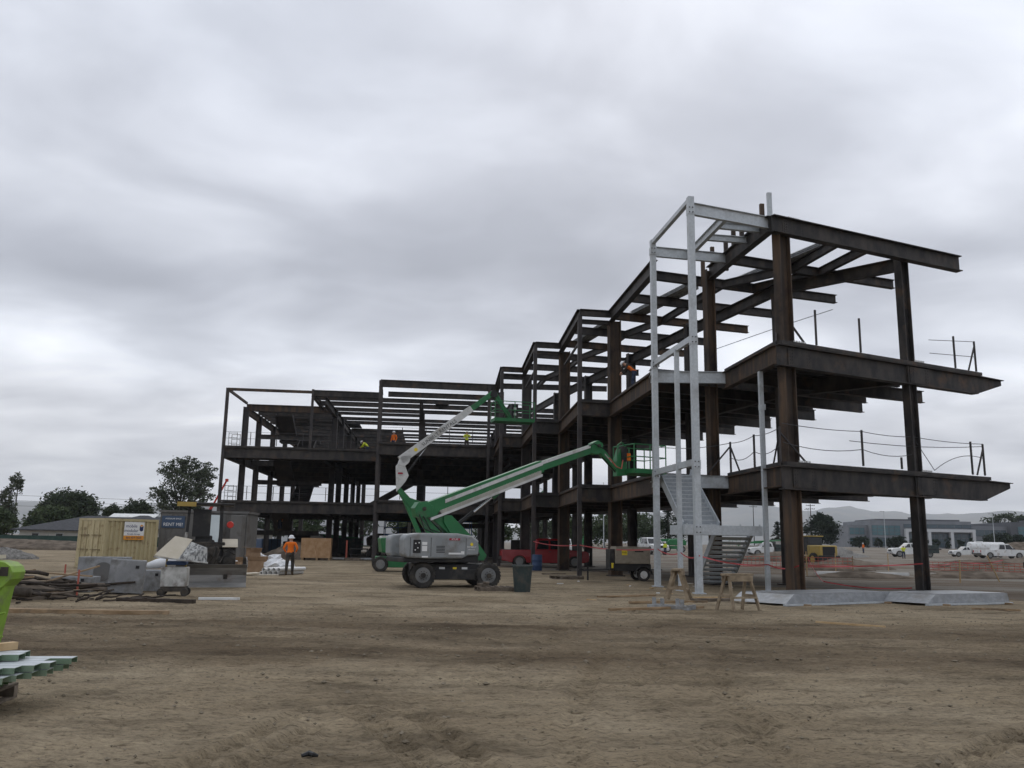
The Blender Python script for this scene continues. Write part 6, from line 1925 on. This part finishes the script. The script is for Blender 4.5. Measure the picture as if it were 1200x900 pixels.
# ------------------------------------------------------------------ yellow loader (rear view) and dark machine
t = thing('wheel_loader', 'yellow wheel loader seen from the rear beyond the corner column', 'loader', (25.9, 72, gz(26, 72)), R(12))
t.scale = (.74, .74, .74)
MB().b2(-1.1, 1.1, -1.4, 1.2, 1.0, 2.35).build('engine_hood', 'yellow', t, bevel=.12)
MB().b2(-.75, .75, -1.43, -1.38, 1.25, 2.2).build('rear_grille', 'black_plain', t)
MB().b2(-1.25, 1.25, -1.6, -1.25, .6, 1.25).build('counterweight', 'black', t, bevel=.06)
MB().b2(-.85, .85, 1.2, 2.6, 1.3, 3.3).build('cab', 'glass', t, bevel=.06)
MB().b2(-1.0, 1.0, 1.1, 2.7, 3.3, 3.42).build('cab_roof', 'yellow', t, bevel=.03)
for sx in (-1, 1):
    for y in (-.3, 2.9):
        wheel(t, (sx * 1.15, y, .75), .75, .55, R(90), 'yellow', lugs=True)
    MB().bar((sx * .6, 2.5, 1.6), (sx * .6, 4.6, .7), .2, .35).build('lift_arm', 'yellow', t)
MB().b2(-1.4, 1.4, 4.4, 5.3, .15, 1.1).build('bucket', 'machine', t)
t = thing('skid_loader_fork', 'black machine with rear plate at the gravel edge beyond the right pan', 'loader', (26.2, 41.5, 0), R(30))
MB().b2(-.9, 1.6, -.9, .9, .55, 1.25).build('engine_hood', 'black', t, bevel=.06)
MB().b2(-.2, 1.4, -.7, .7, 1.25, 2.2).build('cab', 'black', t, bevel=.05)
MB().b2(-1.3, -.85, -.95, .95, .75, 1.05).build('bumper', 'black', t, bevel=.03)
for x in (-.3, 1.1):
    for sy in (-1, 1):
        wheel(t, (x, sy * .85, .42), .42, .34, 0, 'machine', lugs=True)

# ------------------------------------------------------------------ caution tape, stakes, orange fence, sonotube
def tape(label, pts, w=.045, sagv=.12, group='red caution tape lines'):
    m = MB()
    for a, b in zip(pts, pts[1:]):
        n = 12
        P = []
        for i in range(n + 1):
            t = i / n
            p = lerp(a, b, t)
            z = p[2] - sagv * 4 * t * (1 - t)
            tw = .3 * math.sin(t * 9 + p[0])
            P.append(((p[0], p[1] + w * tw, z + w * .5), (p[0], p[1] - w * tw, z - w * .5)))
        for q in (0, .004):
            vs = [(x, y + q, z) for pr in P for x, y, z in pr]
            m.add(vs, [(2 * i, 2 * i + 1, 2 * i + 3, 2 * i + 2) for i in range(n)])
    tag(m.build('caution_tape', 'tape'), label, 'tape', group)
tape('red caution tape strung from the facade post past the generator to the stair post', [(1.4, 50.85, 1.65), (3.5, 43.25, 1.5), (5.72, 33.48, 1.42)])
tape('red caution tape strung between the galvanized stair posts', [(5.72, 33.48, 1.42), (6.08, 30.8, 1.32), (6.35, 29.07, 1.25)])
tape('red caution tape strung from the stair post to the corner column', [(6.35, 29.07, 1.25), (9.28, 31.2, .95), (10.05, 30.2, .95)])
tape('red caution tape strung between corner column and right column', [(10.4, 30.3, .95), (15.5, 32.6, 1.05)], sagv=.05)
tape('red caution tape fallen from the corner column across the gravel', [(10.6, 30.9, 1.25), (12.6, 35.0, .25), (15.4, 33.4, .12)])
tape('loose red caution tape strung behind the right column to stakes', [(15.6, 33.2, 1.0), (21.5, 42.0, 1.0), (25.0, 44.0, 1.1)])
def stake(label, x, y, h=1.0, lean=(0, 0), mat='wood_new', w=.05, group='survey stakes on the gravel'):
    tag(MB().bar((x, y, -.05), (x + lean[0], y + lean[1], h), w, w).build('stake', mat), label, 'stake', group)
for i, (x, y, h, l) in enumerate(((16.4, 48, 1.1, (.0, 0)), (19.8, 58, 1.3, (0, 0)), (22.5, 60, 1.2, (0, 0)), (27.0, 62, 1.2, (0, 0)), (21.8, 42.2, 1.1, (.05, 0)), (24.8, 44.1, 1.3, (-.55, 0)))):
    stake('thin wooden survey stake standing in the gravel behind the columns', x, y, h, l)
for x, y in ((-13.6, 26.8), (-11.25, 22.9)):
    stake('orange topped survey stake beside the debris heap', x, y,   .7, (0, 0), 'fence_orange', .035, 'orange stakes at the debris heap')
t = thing('orange_barricade', 'red plastic barricade post leaning among the tape behind the corner column', 'barricade', (14.2, 43.2, 0), R(10))
MB().bar((0, 0, 0), (.25, 0, 1.35), .2, .2).build('post', 'tape', t)
MB().bar((.2, 0, 1.3), (-.3, .3, .9), .1, .1).build('strap', 'tape', t)
# orange safety net fence
def netfence(label, pts, h=1.0):
    t = thing('safety_fence', label, 'fence', (0, 0, 0), 0, 'red safety net fences')
    for (a, b) in zip(pts, pts[1:]):
        m = MB()
        for k in range(4):
            z = .25 + k * (h - .25) / 3
            m.bar((*a, z), (*b, z + .02), .02, .035)
        n = 14
        for i in range(n + 1):
            p = lerp(a, b, i / n)
            m.bar((*p, .25), (*p, h), .02, .025)
        m.build('net', 'fence_orange', t)
    for p in pts:
        MB().bar((*p, 0), (*p, h + .15), .05, .05).build('post', 'wood', t)
netfence('red safety net fence behind the right column on the gravel', [(27, 57), (31.5, 55.5), (35, 53)], .75)
netfence('red safety net fence behind the stair tower stairs', [(14.5, 58), (18.5, 58.5), (22.5, 57)], .9)
t = thing('form_tube', 'brown cardboard form tube with dark sheet on top beside the leaning stake', 'form tube', (20.6, 33.6, 0), R(10))
MB().lathe([(.3, 0), (.3, .75)], 20).build('tube', 'card', t, smooth='auto')
MB().add([(-.5, -.4, .78), (.6, -.3, .8), (.75, .35, .95), (-.45, .4, .92), (-.4, -.3, .72), (.5, -.2, .74), (.6, .3, .85), (-.35, .3, .82)], [(0, 1, 2, 3), (7, 6, 5, 4), (0, 4, 5, 1), (1, 5, 6, 2), (2, 6, 7, 3), (3, 7, 4, 0)]).build('sheet', 'blue_plastic', t)
MB().bar((.3, 0, .88), (1.6, .2, .86), .12, .06).build('white_handle', 'white', t)

parked_lift('dark mud covered lift parked deep under the middle bay', (-11.5, 82, 0), R(20), 'machine', 'machine')
t = thing('work_table', 'small black steel work table under the frame near the plywood crate', 'table', (-11.8, 68.4, 0), R(8))
MB().b2(-.7, .7, -.4, .4, .82, .9).build('table_top', 'black', t)
for sx in (-.62, .62):
    for sy in (-.34, .34):
        MB().b2(sx - .04, sx + .04, sy - .04, sy + .04, 0, .82).build('leg', 'black', t)
for i in range(5):
    tag(MB().tube([(-13.6 + i * .1, 67.2 + i * .16, .1), (-9.0 + i * .1, 67.8 + i * .16, .1)], .09, 10).build('steel_pipe', 'galv_dull'), 'grey steel pipe lying along the frame edge beside the black table', 'pipe', 'grey pipes along the frame edge')
board('rough timber offcut lying beside the grey pipes', (-12.6, 66.6), (-11.4, 66.9), .4, .2, 'wood_old')
stake('orange stake standing beside the plywood crate', -12.6, 67.4, 1.5, (0, 0), 'fence_orange', .12, None)
for i, (x, y, w, d, h, mt, lb) in enumerate(((-20.5, 84, 2.4, 1.6, 1.3, 'machine', 'dark covered material stack under the left bay'), (-16.5, 88, 3.0, 1.6, 1.7, 'can_plastic', 'dark green wrapped material stack under the left bay'), (-6.0, 86, 2.6, 2.0, 2.0, 'machine', 'dark boxy tool crib under the middle bay'), (2.0, 88, 3.2, 2.0, 1.8, 'grey_trailer', 'grey job box under the inner corner of the frame'), (-25.5, 92, 2.2, 1.4, 1.5, 'sign_blue', 'blue wrapped pallet load beyond the left corner column'), (-28.5, 86, 2.0, 1.4, 1.0, 'blue_plastic', 'low blue wrapped load left of the corner column'))):
    t = thing('material_stack', lb, 'materials', (x, y, 0), R(10 * i))
    MB().b2(-w / 2, w / 2, -d / 2, d / 2, .14, h).build('load', mt, t, bevel=.08)
    for k in (-1, 0, 1):
        MB().b2(k * w * .4 - .06, k * w * .4 + .06, -d / 2, d / 2, 0, .14).build('bearer', 'wood_old', t)
        MB().b2(k * w * .3 - .02, k * w * .3 + .02, -d / 2 - .015, d / 2 + .015, .13, h + .015).build('strap', 'black_plain', t)

# ------------------------------------------------------------------ litter
q = random.Random(9)
for i in range(16):
    x, y = q.uniform(2, 9), q.uniform(23, 38)
    a = q.uniform(0, 3)
    tag(MB().box((x, y, .02), (q.uniform(.08, .3), q.uniform(.05, .12), .03), a).build('litter_scrap', q.choice(['white', 'cream_board', 'wood_new'])), 'small pale scrap of litter on the dirt near the stair tower', 'litter', 'litter by the stair tower')
tag(MB().tube([(-1.52, 6.75, .01), (-1.47, 6.78, .02), (-1.43, 6.74, .022), (-1.40, 6.76, .01)], [.012, .022, .018, .01], 7).build('dark_rag', 'black_plain'), 'small dark rag lying on the dirt beside the tyre tracks', 'rag')

# ------------------------------------------------------------------ screened fence, house, poles on the left
FN = thing('screened_fence', 'chain link fence with dark green screen in front of the house', 'fence', (0, 0, 0))
pts = [(-80 + i * 3.4, 104 + i * .25) for i in range(16)]
for i, p in enumerate(pts):
    zb = gz(*p)
    MB().tube([(*p, zb), (*p, zb + 1.5)], .04, 6).build('post', 'galv_dull', FN)
    if i:
        a, b = pts[i - 1], p
        MB().bar((a[0], a[1] - .05, gz(*a) + .68), (b[0], b[1] - .05, zb + .68), .02, 1.2).build('screen_panel', 'screen', FN)
HS = thing('house', 'low white house with dark hipped roof behind the green screened fence', 'house', (-58, 118, gz(-58, 118) - .2), R(5))
MB().b2(-6, 24, -5, 7, 0, 2.1).build('wall', 'house_wall', HS)
def hip(x0, x1, y0, y1, z0, zr_, ov, name, par):
    w = (y1 - y0) / 2 + ov
    P = [(x0 - ov, y0 - ov, z0), (x1 + ov, y0 - ov, z0), (x1 + ov, y1 + ov, z0), (x0 - ov, y1 + ov, z0), (x0 - ov + w, (y0 + y1) / 2, zr_), (x1 + ov - w, (y0 + y1) / 2, zr_)]
    Q = [(a, b, c - .12) for a, b, c in P[:4]]
    return MB().add(P + Q, [(0, 1, 5, 4), (1, 2, 5), (2, 3, 4, 5), (3, 0, 4), (0, 6, 7, 1), (1, 7, 8, 2), (2, 8, 9, 3), (3, 9, 6, 0), (6, 9, 8, 7)]).build(name, 'roof_shingle', par)
rf = hip(-6, 24, -5, 7, 2.1, 4.1, .8, 'roof', HS)
hip(3, 14, -7.0, 3, 2.4, 4.2, .5, 'roof_gable', HS)
MB().b2(3.5, 13.5, -6.6, -5, 0, 2.35).build('wall', 'house_wall', HS)
MB().add([(4, -2.4, 3.95), (10, -2.4, 3.95), (10, -.6, 4.45), (4, -.6, 4.45), (4, -2.4, 3.9), (10, -2.4, 3.9), (10, -.6, 4.4), (4, -.6, 4.4)], [(0, 1, 2, 3), (7, 6, 5, 4), (0, 4, 5, 1), (1, 5, 6, 2), (2, 6, 7, 3), (3, 7, 4, 0)]).build('roof_panel', 'white', rf)
for x in (-4, -1):
    w = MB().b2(x - .5, x + .5, -5.03, -4.98, .8, 1.7).build('window', 'office_white', HS)
    MB().b2(x - .4, x + .4, -5.05, -5.03, .9, 1.6).build('pane', 'glass', w)
def pole(label, x, y, h, arms=2, group='utility poles'):
    t = thing('utility_pole', label, 'utility pole', (x, y, gz(x, y)), 0, group)
    MB().tube([(0, 0, 0), (0, 0, h)], .16, 8, r2=.1).build('pole', 'wood_dark', t)
    for k in range(arms):
        MB().b2(-1.2, 1.2, -.06, .06, h - .5 - k * .9, h - .38 - k * .9).build('crossarm', 'wood_dark', t)
        for x_ in (-1.1, -.5, .5, 1.1):
            MB().b2(x_ - .05, x_ + .05, -.05, .05, h - .38 - k * .9, h - .2 - k * .9).build('insulator', 'galv_dull', t)
    return t
pole('utility pole with crossarms beside the slim poplar', -106, 185, 11.0, 2)
pole('utility pole with crossarm before the hills beyond the corner column', 82, 235, 11.5, 2)
pole('utility pole near the conifers beyond the stairs', 74, 262, 12, 1)
for i, z in enumerate((7.5, 8.6, 9.7)):
    tag(MB().tube([(-200, 186, z + 1), (-106, 185, z), (-60, 190, z - .8), (-20, 196, z + .4)], .03, 5).build('power_line', 'cable'), 'thin power line strung from the left utility pole', 'power line', 'power lines at the left')
for x, y, h in ((71, 205, 9), (92, 212, 9), (131, 215, 9.5), (112, 200, 8.5), (18.7, 172, 13), (22.2, 176, 13)):
    t = thing('lamp_post', 'slim grey parking lot lamp post standing in the distance' if h < 12 else 'slim tall white pole far behind the frame columns', 'lamp post', (x, y, gz(x, y)), 0, 'far lamp posts' if h < 12 else 'tall white poles')
    MB().tube([(0, 0, 0), (0, 0, h)], .1, 8, r2=.06).build('post', 'galv', t)
    if h < 12:
        MB().b2(-.9, .1, -.1, .1, h, h + .12).build('lamp_head', 'galv_dull', t)
# white sound wall / building seen under the left bays
WB = thing('white_building', 'long plain white building with panel joints seen through the ground floor of the frame', 'building', (-40, 190, 0), R(2))
MB().b2(-34, 34, 0, 12, 0, 8.2).build('wall', 'office_white', WB)
for i in range(18):
    MB().b2(-33 + i * 3.8, -32.85 + i * 3.8, -.05, 0, 0, 8.2).build('panel_joint', 'office_grey', WB)
MB().b2(-34, 34, -.08, 0, 4.4, 4.5).build('belt_joint', 'office_grey', WB)

# ------------------------------------------------------------------ office building on the right
OB = thing('office_building', 'long two storey grey office building with dark glass beyond the gravel', 'building', (140, 262, gz(140, 262)), R(-4))
OB.scale = (1, 1, .8)
def seg(x0, x1, h, y0=0, mat='office_grey', d=26):
    return MB().b2(x0, x1, y0, y0 + d, 0, h).build('wall', mat, OB)
def win(x0, x1, z0, z1, y=-.06, mat='glass_far', n=1, m=1):
    w = MB().b2(x0, x1, y - .02, y + .06, z0, z1).build('window', 'office_dark', OB)
    for i in range(n):
        for j in range(m):
            a, b = x0 + (x1 - x0) * i / n + .08, x0 + (x1 - x0) * (i + 1) / n - .08
            c, d_ = z0 + (z1 - z0) * j / m + .08, z0 + (z1 - z0) * (j + 1) / m - .08
            MB().b2(a, b, y - .05, y - .02, c, d_).build('pane', mat, w)
seg(-36, -30, 8.4, 2)
seg(-30, 0, 10.2, 0)
seg(-27, -2, 10.9, 3, 'office_dark', 20)
seg(0, 11, 8.6, 1)
seg(11, 60, 10.2, -1, 'office_dark')
seg(60, 74, 10.4, 0)
win(-35.5, -31, 4.8, 7.4, 1.94, 'glass_teal', 3, 2)
win(-35.5, -31, 1.0, 3.6, 1.94, 'glass_teal', 3, 2)
win(-29.5, -21, 4.6, 8.4, -.06, 'glass_teal', 5, 3)
win(-29.5, -21, .6, 3.8, -.06, 'glass_far', 5, 2)
MB().b2(-20, 0.5, -1.6, -.3, 6.1, 7.2).build('portal_beam', 'office_white', OB)
for x in (-19.6, -13, -6.4, 0):
    MB().b2(x - .45, x + .45, -1.6, -.3, 0, 6.1).build('portal_pier', 'office_white', OB)
for x in (-19, -12.4, -5.8):
    win(x, x + 5.4, .4, 5.6, -.06, 'glass_far', 4, 3)
win(-20, 0, 7.6, 9.0, -.06, 'glass_far', 8, 1)
win(1, 10.5, 4.8, 7.2, .94, 'glass_far', 6, 1)
win(1, 10.5, .8, 3.4, .94, 'glass_far', 6, 1)
win(13, 24.5, 1.0, 8.6, -1.06, 'glass_teal', 6, 5)
win(27.5, 38, 4.6, 7.4, -1.06, 'glass_far', 6, 1)
win(27.5, 38, .8, 3.0, -1.06, 'glass_far', 6, 1)
MB().b2(40, 60, -2.6, -1.3, 7.4, 8.8).build('portal_beam', 'office_white', OB)
for x in (40.5, 49, 58):
    MB().b2(x - .6, x + .6, -2.6, -1.3, 0, 7.4).build('portal_pier', 'office_white', OB)
for x in (41.8, 50.4):
    win(x, x + 6.4, .4, 6.6, -1.06, 'glass_far', 4, 3)
for x, z in ((-14, 11.2), (20, 10.5), (33, 10.5)):
    MB().b2(x, x + 4, 8, 12, z - .9, z + .8).build('roof_unit', 'office_dark', OB)

# ------------------------------------------------------------------ trees
def tree(label, loc, blobs, mat, n, leaf, name='tree', trunk=.3, th=None, seed=1, group=None, limbs=True, cat='tree', tight=.55):
    q = random.Random(seed)
    t = thing(name, label, cat, loc, 0, group)
    m = MB()
    tot = sum(b[3] * b[4] * b[5] for b in blobs)
    top = max(b[2] + b[5] for b in blobs)
    for b in blobs:
        k = int(n * (b[3] * b[4] * b[5]) ** .75 / sum((c[3] * c[4] * c[5]) ** .75 for c in blobs))
        # leaf clumps spread through the blob
        cl = []
        for _ in range(max(6, k // 38)):
            while True:
                d = V(q.uniform(-1, 1), q.uniform(-1, 1), q.uniform(-1, 1))
                if d.length <= 1 and d.length > tight * q.random():
                    break
            cl.append(d)
        for _ in range(k):
            c = q.choice(cl)
            d = c + V(q.gauss(0, .15), q.gauss(0, .15), q.gauss(0, .13))
            p = V(b[0] + d.x * b[3], b[1] + d.y * b[4], b[2] + d.z * b[5])
            s = leaf * q.uniform(.5, 1.3)
            a = V(q.gauss(0, 1), q.gauss(0, 1), q.gauss(0, .7)).normalized()
            e = a.cross(V(q.gauss(0, 1), q.gauss(0, 1), q.gauss(0, 1))).normalized()
            m.add([p - a * s, p + e * s * .45, p + a * s, p - e * s * .45], [(0, 1, 2, 3)])
    cr_ = m.build('crown', mat, t)
    tr = MB()
    h = th or top * .5
    tr.tube([(0, 0, -.2), (q.uniform(-.2, .2), 0, h * .4), (q.uniform(-.3, .3), q.uniform(-.3, .3), h), (blobs[0][0] * .6, blobs[0][1] * .6, top * .82)], [trunk, trunk * .75, trunk * .5, trunk * .15], 8)
    if limbs:
        for b in blobs:
            for _ in range(2):
                e = V(b[0] + q.uniform(-.5, .5) * b[3], b[1] + q.uniform(-.5, .5) * b[4], b[2] + q.uniform(-.2, .5) * b[5])
                s0 = V(0, 0, h * q.uniform(.5, .95))
                tr.tube([s0, s0.lerp(e, .5) + V(0, 0, .2), e], [trunk * .38, trunk * .22, trunk * .06], 6)
    tr.build('trunk', 'bark', t, smooth=True)
    return t
g = lambda x, y: (x, y, gz(x, y))
# eucalyptus behind the container
tree('tall open eucalyptus tree rising behind the grey trailer', g(-50.3, 132), [(0.3, 0, 9.5, 3.4, 3, 2.6), (2.9, 0, 11.0, 2.2, 2.0, 1.5), (-1.6, 0, 11.6, 2.4, 2, 1.5), (-3.0, 0, 6.4, 2.2, 2, 2.2), (2.6, 0, 6.6, 2.2, 2, 2.0), (.6, 0, 12.6, 1.7, 1.6, 1.0), (0, 0, 5.4, 2.6, 2, 1.4), (-3.9, 0, 8.4, .9, .9, .8), (4.3, 0, 9.2, 1.0, 1, .8)], 'leaf_euc', 11000, .22, trunk=.4, th=6, seed=3, tight=.3)
tree('big dense rounded dark tree behind the white house', g(-82, 160), [(0, 0, 5.4, 4.6, 4, 3.7), (2.0, 0, 6.0, 3.4, 3.2, 2.8), (-2.6, 0, 4.6, 2.8, 3.2, 2.9)], 'leaf_dark', 15000, .34, trunk=.5, th=4, seed=5, tight=.75)
tree('rounded mid green tree in front of the big dark tree', g(-74, 140), [(0, 0, 3.8, 2.9, 2.6, 2.0), (-2.4, 0, 3.1, 1.9, 2, 1.6)], 'leaf_mid', 6500, .3, trunk=.3, th=3, seed=6, tight=.7)
tree('slim upright poplar tree beside the big dark tree', g(-74.5, 128), [(0, 0, 6.2, 1.1, 1, 1.8), (-.9, 0, 4.8, 1.2, 1, 1.4), (.5, 0, 8.2, 1.1, 1, 1.6), (.9, 0, 9.2, .9, .9, 1.0), (.1, 0, 4.4, 1.3, 1, 1.4)], 'leaf_euc', 3200, .2, trunk=.16, th=7, seed=7, tight=.1)
tree('bushy green tree at the fence under the slim poplar', g(-69.5, 118), [(0, 0, 2.8, 2.4, 2, 1.7), (-2.2, 0, 2.4, 1.5, 1.4, 1.3)], 'leaf_mid', 3600, .26, trunk=.2, th=1.6, seed=8, tight=.6)
tree('green street tree beside the utility pole', g(-78.5, 126), [(0, 0, 3.2, 2.3, 2, 1.5)], 'leaf_mid', 2600, .27, trunk=.2, th=2, seed=9, tight=.5)
tree('small dark tree above the house roof, left of its neighbour', g(-68, 148), [(0, 0, 5.0, 1.5, 1.5, 1.5), (-1.2, 0, 4.5, 1.2, 1.2, 1.0)], 'leaf_dark', 2200, .28, trunk=.22, th=4, seed=10, tight=.5)
tree('rounded dark tree rising above the house roof ridge', g(-65.5, 152), [(0, 0, 5.0, 2.5, 2.4, 2.4)], 'leaf_dark', 4200, .3, trunk=.3, th=4, seed=12, tight=.6)
bg = [(-52, 150, 5.5, 3.2), (-44, 158, 6.5, 3.6), (-36, 150, 7, 3.8), (-27, 150, 7.5, 3.5), (-19, 160, 7.2, 3.8), (-14, 148, 6.2, 3.2), (-3, 155, 6.2, 3.6), (4, 150, 6, 3.5), (10, 158, 6, 3.2)]
for i, (x, y, h, r) in enumerate(bg):
    tree('loose green tree seen through the ground floor of the frame', g(x, y), [(0, 0, h * .62, r, r * .9, h * .36), (r * .4, 0, h * .5, r * .7, r * .7, h * .25)], 'leaf_euc' if i % 2 else 'leaf_mid', 2600, .34, trunk=.25, th=h * .4, seed=30 + i, group='trees behind the frame', tight=.4)
for i, (x, y, h, r) in enumerate(((19.5, 178, 7.4, 4.2), (25.5, 184, 7.8, 4.2), (31.5, 190, 7.2, 3.6), (15, 190, 6.5, 3.5))):
    tree(('rounded green tree beside the tall white poles', 'rounded green tree in the middle of the row beside the conifers', 'rounded green tree touching the tall conifers', 'rounded green tree behind the raised green lift')[i], g(x, y), [(0, 0, h * .55, r, r, h * .45), (-r * .5, 0, h * .45, r * .7, r * .7, h * .3)], 'leaf_mid', 3800, .34, trunk=.25, th=h * .35, seed=50 + i, group='round trees left of the conifers', tight=.6)
def conifer(label, loc, h, r, seed, group=None):
    q = random.Random(seed)
    t = thing('conifer_tree', label, 'tree', loc, 0, group)
    m = MB()
    n = int(h * 2.4)
    for i in range(n):
        u = i / n
        z = h * (.12 + .88 * u)
        rr = r * (1 - u) ** .8 * q.uniform(.7, 1.15) + .15
        for k in range(7):
            a = q.uniform(0, 6.28)
            for s in range(10):
                f = (s + q.random()) / 10
                p = V(rr * f * math.cos(a), rr * f * math.sin(a), z - .28 * rr * f + q.gauss(0, .09))
                l = V(math.cos(a + q.gauss(0, .7)), math.sin(a + q.gauss(0, .7)), q.gauss(-.1, .3)).normalized() * .36
                w = V(-l.y, l.x, q.gauss(0, .25)).normalized() * .12
                m.add([p - l, p + w, p + l, p - w], [(0, 1, 2, 3)])
    m.build('crown', 'leaf_pine', t)
    MB().tube([(0, 0, -.2), (0, 0, h)], .25, 8, r2=.03).build('trunk', 'bark', t)
conifer('tall conifer seen between the galvanized stair posts, left of pair', g(33.0, 180), 10.2, 3.1, 1, 'conifers behind the stair tower')
conifer('tall conifer seen between the galvanized stair posts, right of pair', g(36.6, 186), 10.8, 3.2, 2, 'conifers behind the stair tower')
for i, (x, y, h, r) in enumerate(((62, 200, 6.2, 2.4), (67, 204, 6.6, 2.6), (71, 220, 6.5, 2.5))):
    conifer('small dark conifer beyond the slim galvanized pipe post', g(x, y), h, r, 5 + i, 'small conifers beyond the pipe post')
tree('dark rounded tree left of the office building', g(74, 205), [(0, 0, 4.2, 3.8, 3.4, 3.2), (0, 0, 6.4, 2.4, 2.2, 1.8)], 'leaf_pine', 5200, .34, trunk=.3, th=2.5, seed=70, tight=.6)
for i in range(13):
    x = 100 + i * 3.3
    tree('small shrub in the planting row before the office building', g(x, 243), [(0, 0, 1.4, 1.1, 1, 1.5)], 'leaf_pine', 420, .3, name='shrub', trunk=.1, th=.8, seed=80 + i, group='shrubs before the office building', limbs=False, cat='shrub')
for i, (x, y, h, r) in enumerate(((116, 205, 4.2, 3.2), (121, 208, 4.0, 3.0), (100, 222, 3, 2.2), (92, 228, 3, 2.2))):
    tree(('low round dark tree before the teal office glass', 'low round dark tree before the teal office glass', 'small round tree at the left office corner shrubs', 'small round tree at the left office corner shrubs')[i], g(x, y), [(0, 0, h * .55, r, r, h * .45)], 'leaf_pine', 1700, .32, name='tree', trunk=.18, th=1.2, seed=100 + i, group='low trees before the office building', tight=.5)
tree('distant rounded tree showing above the office roof', g(172, 300), [(0, 0, 9.5, 7, 5, 3.0), (8, 0, 9.2, 6, 5, 2.6)], 'leaf_dark', 3200, .5, trunk=.5, th=6, seed=120, tight=.6)

# ------------------------------------------------------------------ haze
hz = MB().b2(-9800, 9800, -9800, 9800, -6, 560).build('haze', 'white')
hm = bpy.data.materials.new('haze_air')
hm.use_nodes = True
hm.node_tree.nodes.clear()
ho = hm.node_tree.nodes.new('ShaderNodeOutputMaterial')
hv = hm.node_tree.nodes.new('ShaderNodeVolumePrincipled')
hv.inputs['Color'].default_value = (.86, .90, .97, 1)
hv.inputs['Density'].default_value = 1.2e-4
hv.inputs['Anisotropy'].default_value = .2
hm.node_tree.links.new(hv.outputs[0], ho.inputs['Volume'])
hz.data.materials.clear()
hz.data.materials.append(hm)
tag(hz, 'thin pale haze in the air over the whole site', 'haze', kind='stuff')
